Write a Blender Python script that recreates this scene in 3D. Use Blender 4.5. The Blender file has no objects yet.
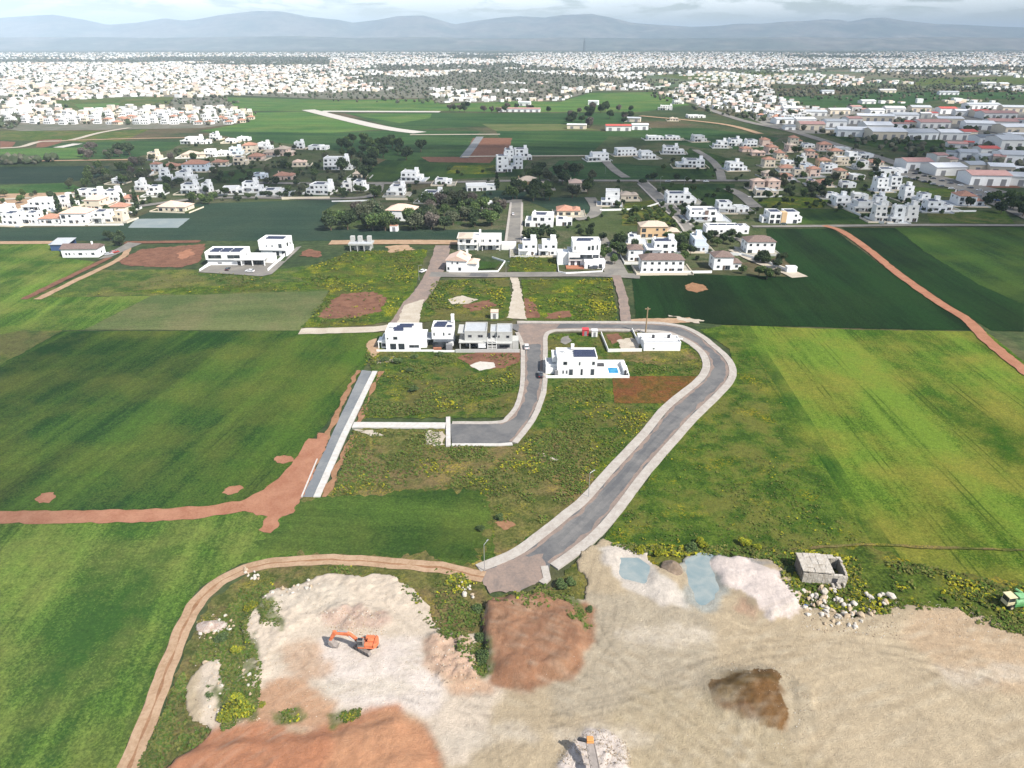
import bpy, bmesh, math, random
import numpy as np
from mathutils import Vector, Matrix, noise
R = math.radians
PI = math.pi
C = bpy.context.scene.collection
random.seed(11)

# ------------------------------------------------------------------ camera model
FPX, HOR, CAMH = 683.0, 43.0, 100.0
TH = math.atan((384 - HOR) / FPX)
CT, ST = math.cos(TH), math.sin(TH)

def at(px, py, z=0.0):
    """ground point seen at a photo position"""
    u, v = (px - 512) / FPX, (384 - py) / FPX
    d = (u, CT + v * ST, -ST + v * CT)
    t = (z - CAMH) / d[2]
    return Vector((d[0] * t, d[1] * t, z))

def proj(x, y, z=0.0):
    dz = z - CAMH
    dep = y * CT - dz * ST
    return 512 + FPX * x / dep, 384 - FPX * (y * ST + dz * CT) / dep

def pxm(py):
    p = at(512, py)
    return FPX / (p.y * CT + CAMH * ST)

def lin(c):
    c = c / 255.0
    return c / 12.92 if c <= 0.04045 else ((c + 0.055) / 1.055) ** 2.4

def S(r, g, b, k=0.57):
    """surface colour of a thing whose sunlit look is this sRGB triple"""
    return (lin(r) * k, lin(g) * k, lin(b) * k, 1.0)

# ------------------------------------------------------------------ tagging
def tag(o, label=None, cat=None, group=None, kind=None):
    if label: o['label'] = label
    if cat: o['category'] = cat
    if group: o['group'] = group
    if kind: o['kind'] = kind
    return o

def thing(name, label, cat, loc=(0, 0, 0), rz=0.0, group=None):
    o = bpy.data.objects.new(name, None)
    o.empty_display_size = 0.5
    C.objects.link(o)
    o.location = loc
    o.rotation_euler = (0, 0, rz)
    return tag(o, label, cat, group)

class MB:
    """collects faces for ONE mesh"""
    def __init__(s):
        s.v, s.f, s.m = [], [], []
    def add(s, vs, fs, mi=0):
        b = len(s.v)
        s.v += [tuple(p) for p in vs]
        s.f += [tuple(b + i for i in f) for f in fs]
        s.m += [mi] * len(fs)
    def box(s, x0, x1, y0, y1, z0, z1, mi=0, bottom=True, M=None):
        vs = [Vector(p) for p in ((x0, y0, z0), (x1, y0, z0), (x1, y1, z0), (x0, y1, z0), (x0, y0, z1), (x1, y0, z1), (x1, y1, z1), (x0, y1, z1))]
        if M: vs = [M @ p for p in vs]
        fs = [(0, 1, 5, 4), (1, 2, 6, 5), (2, 3, 7, 6), (3, 0, 4, 7), (4, 5, 6, 7)]
        if bottom: fs.append((3, 2, 1, 0))
        s.add(vs, fs, mi)
    def prism(s, poly, z0, z1, mi=0):
        n = len(poly)
        vs = [(p[0], p[1], z0) for p in poly] + [(p[0], p[1], z1) for p in poly]
        fs = [(i, (i + 1) % n, n + (i + 1) % n, n + i) for i in range(n)] + [tuple(range(n, 2 * n)), tuple(range(n - 1, -1, -1))]
        s.add(vs, fs, mi)
    def extrude_x(s, prof, x0, x1, mi=0, M=None):
        """profile in (y,z) swept along x"""
        n = len(prof)
        vs = [Vector((x0, p[0], p[1])) for p in prof] + [Vector((x1, p[0], p[1])) for p in prof]
        if M: vs = [M @ p for p in vs]
        fs = [(i, i + n, (i + 1) % n + n, (i + 1) % n) for i in range(n)] + [tuple(range(n)), tuple(range(2 * n - 1, n - 1, -1))]
        s.add(vs, fs, mi)
    def tube(s, p, q, r0, r1=None, n=8, mi=0, caps=True):
        r1 = r0 if r1 is None else r1
        p, q = Vector(p), Vector(q)
        d = (q - p).normalized()
        a = d.orthogonal().normalized()
        b = d.cross(a)
        vs = []
        for c, r in ((p, r0), (q, r1)):
            vs += [c + a * math.cos(2 * PI * i / n) * r + b * math.sin(2 * PI * i / n) * r for i in range(n)]
        fs = [(i, (i + 1) % n, n + (i + 1) % n, n + i) for i in range(n)]
        if caps: fs += [tuple(range(n - 1, -1, -1)), tuple(range(n, 2 * n))]
        s.add(vs, fs, mi)
    def beam(s, p, q, w, h, mi=0):
        """square bar from p to q"""
        p, q = Vector(p), Vector(q)
        d = (q - p); L = d.length
        M = Matrix.Translation(p) @ d.to_track_quat('X', 'Z').to_matrix().to_4x4()
        s.box(0, L, -w / 2, w / 2, -h / 2, h / 2, mi, M=M)
    def mesh(s, name, mats):
        me = bpy.data.meshes.new(name)
        me.from_pydata(s.v, [], s.f)
        for m in (mats if isinstance(mats, (list, tuple)) else [mats]):
            me.materials.append(m)
        me.polygons.foreach_set('material_index', s.m)
        bm = bmesh.new(); bm.from_mesh(me)
        bmesh.ops.recalc_face_normals(bm, faces=bm.faces)
        bm.to_mesh(me); bm.free()
        return me
    def build(s, name, mats, parent=None, smooth=False, bevel=0):
        o = bpy.data.objects.new(name, s.mesh(name, mats))
        C.objects.link(o)
        if parent: o.parent = parent
        if smooth:
            for p in o.data.polygons: p.use_smooth = True
        if bevel:
            b = o.modifiers.new('bevel', 'BEVEL'); b.width = bevel; b.segments = 1
        return o

def each(mb, name, mat, parent):
    """every separate piece of mb as an object of its own"""
    par = list(range(len(mb.v)))
    def root(i):
        while par[i] != i: par[i] = par[par[i]]; i = par[i]
        return i
    for f in mb.f:
        for i in f[1:]: par[root(i)] = root(f[0])
    groups = {}
    for f in mb.f: groups.setdefault(root(f[0]), []).append(f)
    for fs in groups.values():
        ids = sorted({i for f in fs for i in f}); new = {a: b for b, a in enumerate(ids)}
        p = MB(); p.add([mb.v[i] for i in ids], [tuple(new[i] for i in f) for f in fs]); p.build(name, mat, parent)

def place(name, me, parent=None, loc=(0, 0, 0), rz=0.0, scale=None):
    o = bpy.data.objects.new(name, me)
    C.objects.link(o)
    o.location = loc
    o.rotation_euler = (0, 0, rz)
    if scale: o.scale = scale
    if parent: o.parent = parent
    return o

# ------------------------------------------------------------------ materials
class N:
    def __init__(s, name):
        s.m = bpy.data.materials.new(name)
        s.m.use_nodes = True
        s.t = s.m.node_tree
        s.b = s.t.nodes['Principled BSDF']
        s.L = s.t.links.new
        g = s.t.nodes.new('ShaderNodeNewGeometry')
        s.pos = g.outputs['Position']
    def node(s, k, **kw):
        n = s.t.nodes.new(k)
        for a, v in kw.items(): setattr(n, a, v)
        return n
    def put(s, sock, v):
        if isinstance(v, bpy.types.NodeSocket): s.L(v, sock)
        else: sock.default_value = v
    def mapping(s, scale=(1, 1, 1), rot=0.0, vec=None):
        if rot:
            r = s.node('ShaderNodeMapping')
            s.L(vec or s.pos, r.inputs['Vector']); r.inputs['Rotation'].default_value = (0, 0, rot)
            vec = r.outputs[0]
        n = s.node('ShaderNodeMapping')
        s.L(vec or s.pos, n.inputs['Vector'])
        n.inputs['Scale'].default_value = scale
        return n.outputs[0]
    def noise(s, scale, detail=4, rough=0.6, vec=None, dist=0.0):
        n = s.node('ShaderNodeTexNoise')
        s.L(vec or s.pos, n.inputs['Vector'])
        n.inputs['Scale'].default_value = scale
        n.inputs['Detail'].default_value = detail
        n.inputs['Roughness'].default_value = rough
        n.inputs['Distortion'].default_value = dist
        return n.outputs['Fac']
    def ramp(s, f, lo, hi, a=0.0, b=1.0):
        n = s.node('ShaderNodeMapRange')
        s.L(f, n.inputs['Value'])
        for k, v in (('From Min', lo), ('From Max', hi), ('To Min', a), ('To Max', b)): n.inputs[k].default_value = v
        return n.outputs[0]
    def mix(s, f, a, b, mode='MIX'):
        n = s.node('ShaderNodeMix', data_type='RGBA', blend_type=mode)
        s.put(n.inputs[0], f); s.put(n.inputs[6], a); s.put(n.inputs[7], b)
        return n.outputs[2]
    def math(s, op, a, b=0.0):
        n = s.node('ShaderNodeMath', operation=op)
        s.put(n.inputs[0], a); s.put(n.inputs[1], b)
        return n.outputs[0]
    def sep(s, v):
        n = s.node('ShaderNodeSeparateXYZ'); s.L(v, n.inputs[0]); return n.outputs
    def bump(s, h, strength=0.5, dist=0.2):
        n = s.node('ShaderNodeBump')
        n.inputs['Strength'].default_value = strength
        n.inputs['Distance'].default_value = dist
        s.L(h, n.inputs['Height'])
        s.L(n.outputs[0], s.b.inputs['Normal'])
    def done(s, col, rough=0.9, spec=0.2, metal=0.0):
        s.put(s.b.inputs['Base Color'], col)
        s.put(s.b.inputs['Roughness'], rough)
        s.b.inputs['Specular IOR Level'].default_value = spec
        s.b.inputs['Metallic'].default_value = metal
        return s.m

def plain(name, col, rough=0.7, spec=0.3, var=0.12, scale=1.2, metal=0.0):
    """one colour with wear: two scales of noise"""
    n = N(name)
    f = n.noise(scale, 5, 0.65)
    g = n.noise(scale * 0.12, 3, 0.5)
    k = n.math('ADD', n.ramp(f, 0.3, 0.7, 1 - var, 1 + var * 0.4), n.ramp(g, 0.3, 0.7, -var * 0.5, var * 0.3))
    c = n.mix(1.0, col, (1, 1, 1, 1), 'MULTIPLY')
    mul = n.node('ShaderNodeVectorMath', operation='SCALE')
    n.L(c, mul.inputs[0]); n.L(k, mul.inputs['Scale'])
    return n.done(mul.outputs[0], rough, spec, metal)

def crop(name, dark, light, other, rot=0.0, rows=0.55, tram=18.0, patch=0.018, other_amt=0.5, tram_k=0.5, grain=2.2, verge=None):
    """sown field: streaks along the drilling direction, tramlines, patches"""
    n = N(name)
    st = n.mapping((0.03, rows, 1), rot)
    streak = n.noise(1.0, 5, 0.62, st)
    big = n.noise(patch, 4, 0.55, dist=0.4)
    big2 = n.noise(patch * 2.7, 4, 0.6)
    wide = n.noise(1.0, 3, 0.6, n.mapping((0.004, 0.06, 1), rot))
    fine = n.noise(grain, 6, 0.75)
    f = n.math('ADD', n.ramp(streak, 0.3, 0.7, -0.28, 0.32), n.ramp(big, 0.3, 0.7, -0.1, 0.7))
    f = n.math('ADD', f, n.ramp(fine, 0.3, 0.7, -0.5, 0.5))
    f = n.math('ADD', f, n.ramp(wide, 0.32, 0.68, -0.6, 0.8))
    cl = n.ramp(f, 0, 1, 0, 1)
    c = n.mix(cl, dark, light)
    c = n.mix(n.ramp(n.math('ADD', big2, n.math('MULTIPLY', fine, 0.25)), 0.56, 0.78, 0, other_amt), c, other)
    if tram:
        y = n.sep(n.mapping((1, 1, 1), rot))[1]
        fr = n.math('FRACT', n.math('DIVIDE', n.math('ADD', y, n.math('MULTIPLY', big, 3.0)), tram))
        a = n.math('COMPARE', fr, 0.46); a.node.inputs[2].default_value = 0.26 / tram
        b = n.math('COMPARE', fr, 0.46 + 1.9 / tram); b.node.inputs[2].default_value = 0.26 / tram
        t = n.math('MULTIPLY', n.math('MULTIPLY', n.math('MAXIMUM', a, b), tram_k), n.ramp(n.noise(0.05, 3), 0.4, 0.62))
        c = n.mix(t, c, tuple(0.55 * x for x in dark[:3]) + (1,))
    if verge:      # unsown grass verge with a ragged, gradual edge along a world line
        (ax, ay), (bx, by), vc = verge
        L = math.hypot(bx - ax, by - ay); nx, ny = (by - ay) / L, -(bx - ax) / L
        sx = n.sep(n.pos)
        d = n.math('ADD', n.math('MULTIPLY', sx[0], nx), n.math('ADD', n.math('MULTIPLY', sx[1], ny), -(ax * nx + ay * ny)))
        dn = n.math('ADD', d, n.ramp(n.noise(0.06, 5, 0.65), 0.3, 0.7, -7.0, 7.0))
        va = n.noise(0.16, 5, 0.68, dist=0.3); vb = n.noise(0.04, 4, 0.6)
        v1 = n.mix(n.ramp(n.math('ADD', va, n.ramp(fine, 0.3, 0.7, -0.12, 0.12)), 0.38, 0.62), vc[0], vc[1])
        v1 = n.mix(n.ramp(n.math('ADD', vb, n.ramp(va, 0.3, 0.7, -0.1, 0.1)), 0.48, 0.62, 0, 0.8), v1, vc[2])
        yl = n.math('MULTIPLY', n.ramp(n.noise(0.07, 4, 0.6), 0.54, 0.66), n.ramp(n.noise(1.6, 4, 0.7), 0.48, 0.62, 0, 0.6))
        v1 = n.mix(yl, v1, vc[3])
        c = n.mix(n.ramp(dn, -3.0, 4.0), c, v1)
        band = n.math('COMPARE', d, -3.5); band.node.inputs[2].default_value = 2.2
        c = n.mix(n.math('MULTIPLY', band, n.ramp(n.noise(0.05, 3), 0.35, 0.6, 0.1, 0.75)), c, vc[4])
    n.bump(n.math('ADD', fine, n.math('MULTIPLY', streak, 0.6)), 0.8, 0.4)
    mul = n.node('ShaderNodeVectorMath', operation='SCALE'); n.L(c, mul.inputs[0]); n.L(n.math('MULTIPLY', n.ramp(fine, 0.3, 0.7, 0.68, 1.26), n.ramp(n.noise(grain * 0.3, 4, 0.7), 0.3, 0.7, 0.82, 1.16)), mul.inputs['Scale'])
    return n.done(mul.outputs[0], 0.95, 0.1)

def weedy(name, cols, scale=0.25, yellow=None, yamt=0.5, grain=1.6):
    """waste ground: blotches of several colours at several sizes"""
    n = N(name)
    a = n.noise(scale, 5, 0.68, dist=0.3)
    b = n.noise(scale * 0.23, 4, 0.6, dist=0.5)
    fine = n.noise(grain, 6, 0.75)
    c = n.mix(n.ramp(n.math('ADD', a, n.ramp(fine, 0.3, 0.7, -0.12, 0.12)), 0.38, 0.62), cols[0], cols[1])
    c = n.mix(n.ramp(n.math('ADD', b, n.ramp(a, 0.3, 0.7, -0.12, 0.12)), 0.46, 0.60, 0, 0.85), c, cols[2])
    if yellow:
        m = n.math('MULTIPLY', n.ramp(n.noise(scale * 0.45, 4, 0.6), 0.52, 0.64), n.ramp(n.noise(2.4, 4, 0.7), 0.48, 0.60, 0, yamt))
        c = n.mix(m, c, yellow)
    k = n.math('MULTIPLY', n.ramp(fine, 0.28, 0.72, 0.55, 1.36), n.ramp(n.noise(scale * 2.5, 4, 0.7), 0.3, 0.7, 0.8, 1.18))
    mul = n.node('ShaderNodeVectorMath', operation='SCALE'); n.L(c, mul.inputs[0]); n.L(k, mul.inputs['Scale'])
    n.bump(n.math('ADD', fine, a), 0.8, 0.4)
    return n.done(mul.outputs[0], 0.95, 0.1)

def soil(name, a, b, scale=0.3, rough=0.95, grain=2.0, bump=0.5):
    n = N(name)
    f = n.noise(scale, 6, 0.7, dist=0.4)
    g = n.noise(grain, 5, 0.75)
    c = n.mix(n.ramp(n.math('ADD', f, n.ramp(g, 0.3, 0.7, -0.15, 0.15)), 0.36, 0.64), a, b)
    n.bump(n.math('ADD', g, f), bump, 0.25)
    return n.done(c, rough, 0.15)

M = {}
M['white'] = plain('white_render', (0.85, 0.85, 0.84, 1), 0.8, 0.2, 0.10, 0.7)
M['offwhite'] = plain('aged_render', (0.74, 0.73, 0.70, 1), 0.85, 0.2, 0.08, 0.6)
M['cream'] = plain('cream_render', (0.70, 0.61, 0.48, 1), 0.85, 0.2, 0.08, 0.6)
M['pink'] = plain('pink_render', (0.66, 0.50, 0.42, 1), 0.85, 0.2, 0.08, 0.6)
M['tan'] = plain('tan_render', (0.62, 0.43, 0.25, 1), 0.85, 0.2, 0.10, 0.6)
M['paleblue'] = plain('pale_blue_or_shaded_render', (0.62, 0.68, 0.74, 1), 0.85, 0.2, 0.06, 0.6)  # also carries the bluish shade of the driveway house
M['grey'] = plain('bare_concrete_wall', (0.44, 0.44, 0.42, 1), 0.9, 0.2, 0.12, 0.9)
M['flatroof'] = plain('roof_screed', (0.62, 0.62, 0.61, 1), 0.85, 0.2, 0.12, 0.5)
M['greyroof'] = plain('grey_roof_felt', (0.42, 0.44, 0.46, 1), 0.85, 0.2, 0.14, 0.5)
def tiles(name, a, b):
    n = N(name)
    w = n.node('ShaderNodeTexWave', wave_type='BANDS', bands_direction='Y')
    n.L(n.pos, w.inputs['Vector']); w.inputs['Scale'].default_value = 3.0; w.inputs['Distortion'].default_value = 0.4
    f = n.noise(1.4, 5, 0.7)
    c = n.mix(n.ramp(f, 0.35, 0.65), a, b)
    n.bump(w.outputs['Fac'], 0.4, 0.06)
    return n.done(c, 0.85, 0.2)
M['redtile'] = tiles('red_roof_tiles', (0.34, 0.15, 0.10, 1), (0.50, 0.29, 0.21, 1))
M['pinktile'] = tiles('pale_pink_roof_tiles', (0.60, 0.40, 0.31, 1), (0.68, 0.52, 0.43, 1))
M['browntile'] = tiles('brown_roof_tiles', (0.14, 0.10, 0.085, 1), (0.22, 0.16, 0.14, 1))
M['tantile'] = tiles('tan_roof_tiles', (0.45, 0.36, 0.28, 1), (0.54, 0.45, 0.37, 1))
n = N('window_glass'); M['glass'] = n.done(n.mix(n.ramp(n.noise(0.4, 2), 0.4, 0.6), (0.015, 0.02, 0.025, 1), (0.05, 0.06, 0.07, 1)), 0.08, 0.6)
M['frame'] = plain('window_frame', (0.22, 0.22, 0.23, 1), 0.5, 0.4, 0.05)
M['door'] = plain('dark_door', (0.10, 0.07, 0.05, 1), 0.6, 0.3, 0.1)
n = N('solar_cells')
br = n.node('ShaderNodeTexBrick'); n.L(n.mapping((1, 1, 1)), br.inputs['Vector'])
br.inputs['Color1'].default_value = (0.012, 0.018, 0.05, 1); br.inputs['Color2'].default_value = (0.02, 0.028, 0.07, 1)
br.inputs['Mortar'].default_value = (0.10, 0.11, 0.13, 1); br.inputs['Scale'].default_value = 0.6; br.inputs['Mortar Size'].default_value = 0.02
M['solar'] = n.done(br.outputs['Color'], 0.2, 0.5)
M['steel'] = plain('galvanised_steel', (0.45, 0.46, 0.47, 1), 0.45, 0.5, 0.1, 2.0, 0.6)
M['dark'] = plain('dark_metal', (0.05, 0.05, 0.055, 1), 0.55, 0.4, 0.15, 2.0)
M['rubber'] = plain('tyre_rubber', (0.03, 0.03, 0.03, 1), 0.8, 0.2, 0.2, 3.0)
M['blue'] = plain('blue_sheet_metal', (0.05, 0.09, 0.20, 1), 0.6, 0.3, 0.1)
M['redpaint'] = plain('red_painted_sheet', (0.50, 0.05, 0.06, 1), 0.5, 0.3, 0.1)
M['wood'] = plain('weathered_wood', (0.32, 0.23, 0.14, 1), 0.85, 0.2, 0.2, 3.0)
M['terrace'] = soil('terracotta_terrace', (0.30, 0.12, 0.07, 1), (0.38, 0.17, 0.10, 1), 0.8)
M['yard'] = soil('yard_earth_and_paving', (0.20, 0.19, 0.15, 1), (0.40, 0.37, 0.31, 1), 0.25)
# ------------------------------------------------------------------ ground sheets
_lev = [1]
def rough_edge(poly, amp, step):
    out = []
    n = len(poly)
    for i in range(n):
        a, b = poly[i], poly[(i + 1) % n]
        k = max(1, int((b - a).length / step))
        d = (b - a)
        nrm = Vector((-d.y, d.x, 0))
        nrm = nrm.normalized() if nrm.length else nrm
        for j in range(k):
            p = a + d * (j / k)
            if amp:
                q = p * 0.13
                p = p + nrm * amp * (noise.noise(Vector((q.x, q.y, 3.1))) + 1.1 * noise.noise(Vector((q.x * 4.3, q.y * 4.3, 9.7))) + .6 * noise.noise(Vector((q.x * 11, q.y * 11, 2.7))))
            out.append(p)
    return out

def crossings(p):
    n = len(p); k = 0
    f = lambda a, b, c: (b[0] - a[0]) * (c[1] - a[1]) - (b[1] - a[1]) * (c[0] - a[0])
    for i in range(n):
        for j in range(i + 2, n):
            if (j + 1) % n == i: continue
            a, b, c, d = p[i], p[(i + 1) % n], p[j], p[(j + 1) % n]
            if f(a, b, c) * f(a, b, d) < 0 and f(c, d, a) * f(c, d, b) < 0: k += 1; import sys; print('CROSS', a, b, c, d)
    return k

def sheet(name, px, mat, amp=0.4, step=None, world=False):
    pts = [Vector((p[0], p[1], 0)) for p in px] if world else [at(*p) for p in px]
    if crossings(px): print('CROSSING', name, px[:3])
    cy = sum(p.y for p in pts) / len(pts)
    pts = rough_edge(pts, amp * max(1, cy / 350), step or max(0.7, cy / 260))
    z = 0.003 * _lev[0]; _lev[0] += 1
    from mathutils.geometry import delaunay_2d_cdt
    vo, _e, fo = delaunay_2d_cdt([p.to_2d() for p in pts], [], [list(range(len(pts)))], 1, 1e-4)[:3]
    mb = MB(); mb.add([(p.x, p.y, z) for p in vo], [tuple(f) for f in fo])
    o = mb.build(name, mat)
    if sum(p.normal.z for p in o.data.polygons) < 0: o.data.flip_normals()
    tag(o, kind='structure')
    o['z'] = z
    return o

def smooth_line(pts, k=6):
    """Catmull-Rom through the points"""
    P = [pts[0]] + list(pts) + [pts[-1]]
    out = []
    for i in range(1, len(P) - 2):
        a, b, c, d = P[i - 1], P[i], P[i + 1], P[i + 2]
        for j in range(k):
            t = j / k
            out.append(0.5 * ((2 * b) + (c - a) * t + (2 * a - 5 * b + 4 * c - d) * t * t + (3 * b - a - 3 * c + d) * t ** 3))
    out.append(P[-2])
    return out

def normals(pts):
    r = []
    for i in range(len(pts)):
        d = (pts[min(i + 1, len(pts) - 1)] - pts[max(i - 1, 0)])
        r.append(Vector((-d.y, d.x, 0)).normalized())
    return r

def road(name, px, width, mat, amp=0.15, smooth=True):
    pts = [at(*p) for p in px]
    if smooth and len(pts) > 2: pts = smooth_line(pts)
    fine = []
    for a, b in zip(pts, pts[1:]):
        k = max(1, int((b - a).length / max(1.5, a.y / 150)))
        fine += [a + (b - a) * (j / k) for j in range(k)]
    fine.append(pts[-1])
    w = width if callable(width) else (lambda t: width)
    nr = normals(fine)
    z = 0.003 * _lev[0]; _lev[0] += 1
    mb = MB(); vs = []; L = len(fine)
    for i, (p, q) in enumerate(zip(fine, nr)):
        h = w(i / (L - 1)) / 2
        e1 = amp * noise.noise(Vector((p.x * .3, p.y * .3, 1))); e2 = amp * noise.noise(Vector((p.x * .3, p.y * .3, 7)))
        a, b = p + q * (h + e1), p - q * (h + e2)
        vs += [(a.x, a.y, z), (b.x, b.y, z)]
    mb.add(vs, [(2 * i, 2 * i + 1, 2 * i + 3, 2 * i + 2) for i in range(L - 1)])
    o = mb.build(name, mat)
    if o.data.polygons[0].normal.z < 0: o.data.flip_normals()
    o['z'] = z
    return tag(o, kind='structure')

def kerbed(name, px, width, mat, h=0.09, smooth=True, kerb=None):
    """raised pavement along an edge line, 'width' metres to its left (negative: right)"""
    pts = [at(*p) for p in px]
    if smooth: pts = smooth_line(pts)
    nr = normals(pts)
    z0, z1 = 0.0, h + 0.003 * _lev[0]
    mb = MB(); vs = []
    for i, (p, q) in enumerate(zip(pts, nr)):
        e = 0.12 * noise.noise(Vector((p.x * .4, p.y * .4, 5)))
        a, b = p, p + q * (width + e)
        vs += [(a.x, a.y, z0), (a.x, a.y, z1), (b.x, b.y, z1), (b.x, b.y, z0)]
    L = len(pts); fs = []
    for i in range(L - 1):
        k = 4 * i
        fs += [(k, k + 1, k + 5, k + 4), (k + 1, k + 2, k + 6, k + 5), (k + 2, k + 3, k + 7, k + 6)]
    fs += [(0, 1, 2, 3), (4 * L - 4, 4 * L - 3, 4 * L - 2, 4 * L - 1)]
    mb.add(vs, fs)
    return tag(mb.build(name, mat), kind='structure')

def offset_px(px, d):
    pts = smooth_line([at(*p) for p in px]); nr = normals(pts)
    return [proj(*(p + q * d)[:2]) for p, q in zip(pts, nr)]

# ------------------------------------------------------------------ ground materials
M['ground'] = weedy('open_country', [S(64, 84, 50), S(88, 100, 62), S(116, 102, 78)], 0.012, grain=0.25)
M['lotground'] = weedy('suburb_ground', [S(64, 88, 44), S(118, 114, 88), S(84, 100, 54)], 0.06, grain=0.8)
M['townground'] = soil('town_ground', S(150, 143, 130), S(112, 118, 96), 0.02, grain=0.1)
M['indground'] = soil('yard_ground', S(140, 138, 132), S(165, 160, 150), 0.03, grain=0.4)
M['cropA'] = crop('winter_barley_deep', S(30, 72, 14), S(84, 116, 34), S(118, 124, 48), R(-80), 0.4, 20, 0.012, 0.6, 0.35)
M['cropB'] = crop('winter_barley_mid', S(60, 100, 26), S(126, 156, 60), S(152, 154, 78), R(-95), 0.5, 16, 0.016, 0.6, 0.35)
M['cropB2'] = crop('winter_barley_tongue', S(58, 88, 28), S(96, 124, 46), S(118, 128, 54), R(6), 0.7, 0, 0.02, 0.4)
M['cropR'] = crop('yellow_green_barley', S(58, 98, 16), S(124, 152, 52), S(152, 148, 62), R(92), 0.45, 14.5, 0.014, 0.8, 0.6, verge=(at(757, 362)[:2], at(868, 548)[:2], (S(62, 92, 26), S(104, 128, 44), S(122, 122, 58), S(206, 182, 36), S(44, 88, 22))))  # yellow-green crop tones, blending into a grass verge
M['cropD'] = crop('dense_dark_wheat', S(14, 40, 10), S(32, 68, 24), S(46, 70, 26), R(92), 0.4, 22, 0.01, 0.4, 0.25)
M['cropD2'] = crop('dense_wheat', S(36, 66, 26), S(64, 96, 36), S(86, 108, 42), R(92), 0.4, 22, 0.012, 0.6, 0.25)
M['cropT'] = crop('shade_tinted_crop', S(48, 72, 56), S(62, 86, 66), S(76, 92, 68), R(0), 0.3, 24, 0.012, 0.4, 0.2, 1.2)  # blue-green of haze and shade put into the crop colour
M['cropF'] = crop('far_green_crop', S(70, 112, 52), S(104, 142, 68), S(136, 146, 80), R(8), 0.2, 30, 0.006, 0.5, 0.15, 0.6)
M['cropFd'] = crop('far_deep_crop', S(46, 82, 42), S(72, 106, 56), S(90, 112, 60), R(8), 0.2, 30, 0.006, 0.4, 0.15, 0.6)
M['cropL'] = crop('thin_pale_crop', S(96, 114, 64), S(122, 132, 80), S(140, 132, 92), R(-8), 0.5, 20, 0.015, 0.6, 0.25)
M['weedA'] = weedy('weedy_plot_green', [S(58, 88, 26), S(100, 120, 44), S(116, 110, 60)], 0.22, S(196, 184, 40), 0.55)
M['weedB'] = weedy('weedy_plot_dry', [S(86, 98, 42), S(128, 124, 68), S(138, 118, 80)], 0.18, S(204, 186, 60), 0.55)
M['weedC'] = weedy('weedy_plot_yellow', [S(66, 94, 26), S(108, 128, 36), S(96, 100, 44)], 0.2, S(214, 200, 30), 0.9)
M['weedD'] = weedy('rough_grass', [S(66, 96, 36), S(98, 118, 50), S(120, 118, 68)], 0.12, S(186, 178, 60), 0.4)
M['weedE'] = weedy('field_margin_grass', [S(66, 88, 28), S(102, 120, 44), S(122, 118, 58)], 0.16, S(226, 196, 30), 0.9)
M['redsoil'] = soil('ploughed_red_soil', S(124, 86, 68), S(156, 112, 88), 0.25)
M['redroad'] = soil('red_dirt_road', S(176, 120, 92), S(196, 142, 112), 0.2)
M['orangeplot'] = weedy('tinted_orange_plot', [S(104, 88, 40), S(138, 98, 48), S(134, 84, 52)], 0.25)  # plot-marker tint mixed into the ground colour
M['track'] = soil('beige_dirt_track', S(186, 152, 120), S(212, 180, 148), 0.3)
M['tracksoil'] = soil('brown_track_ruts', S(160, 118, 86), S(186, 142, 108), 0.4)
M['beige'] = soil('pale_gravel', S(206, 192, 172), S(228, 216, 198), 0.2)
M['chalk'] = soil('white_gravel', S(222, 214, 202), S(240, 234, 224), 0.3)
def asphalt(name, a, b):
    n = N(name)
    big = n.noise(0.09, 4, 0.6, dist=0.6); f = n.noise(4.0, 4, 0.7); mid = n.noise(0.7, 4, 0.6)
    c = n.mix(n.ramp(n.math('ADD', big, n.ramp(mid, 0.3, 0.7, -0.08, 0.08)), 0.38, 0.62), a, b)
    k = n.ramp(f, 0.3, 0.7, 0.88, 1.12)
    mul = n.node('ShaderNodeVectorMath', operation='SCALE'); n.L(c, mul.inputs[0]); n.L(k, mul.inputs['Scale'])
    n.bump(f, 0.2, 0.03)
    return n.done(mul.outputs[0], 0.9, 0.25)
M['asphalt'] = asphalt('fresh_asphalt', S(112, 112, 114), S(136, 134, 132))
M['asphalt2'] = asphalt('old_asphalt', S(140, 136, 130), S(164, 158, 148))
M['asphaltw'] = asphalt('worn_asphalt', S(122, 121, 121), S(146, 143, 140))
M['asphaltblue'] = asphalt('pale_grey_asphalt', S(136, 140, 144), S(158, 160, 160))
M['dusty'] = soil('dusty_asphalt', S(150, 136, 128), S(178, 156, 142), 0.25)
M['pave'] = soil('pavement_slabs', S(194, 184, 174), S(216, 208, 198), 0.5, grain=1.2, bump=0.2)
M['pavew'] = soil('new_white_pavement', S(222, 216, 208), S(240, 236, 230), 0.6, grain=1.2, bump=0.2)
M['farmix'] = weedy('far_plain_mixed', [S(96, 116, 82), S(126, 132, 98), S(140, 128, 108)], 0.004, grain=0.05)
M['plastic'] = soil('pale_field_cover', S(150, 165, 168), S(170, 180, 178), 0.1)

# base terrain
mb = MB()
mb.add([(-42000, -3000, 0), (42000, -3000, 0), (42000, 42000, 0), (-42000, 42000, 0)], [(0, 1, 2, 3)])
tag(mb.build('ground', M['ground']), kind='structure')

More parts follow.
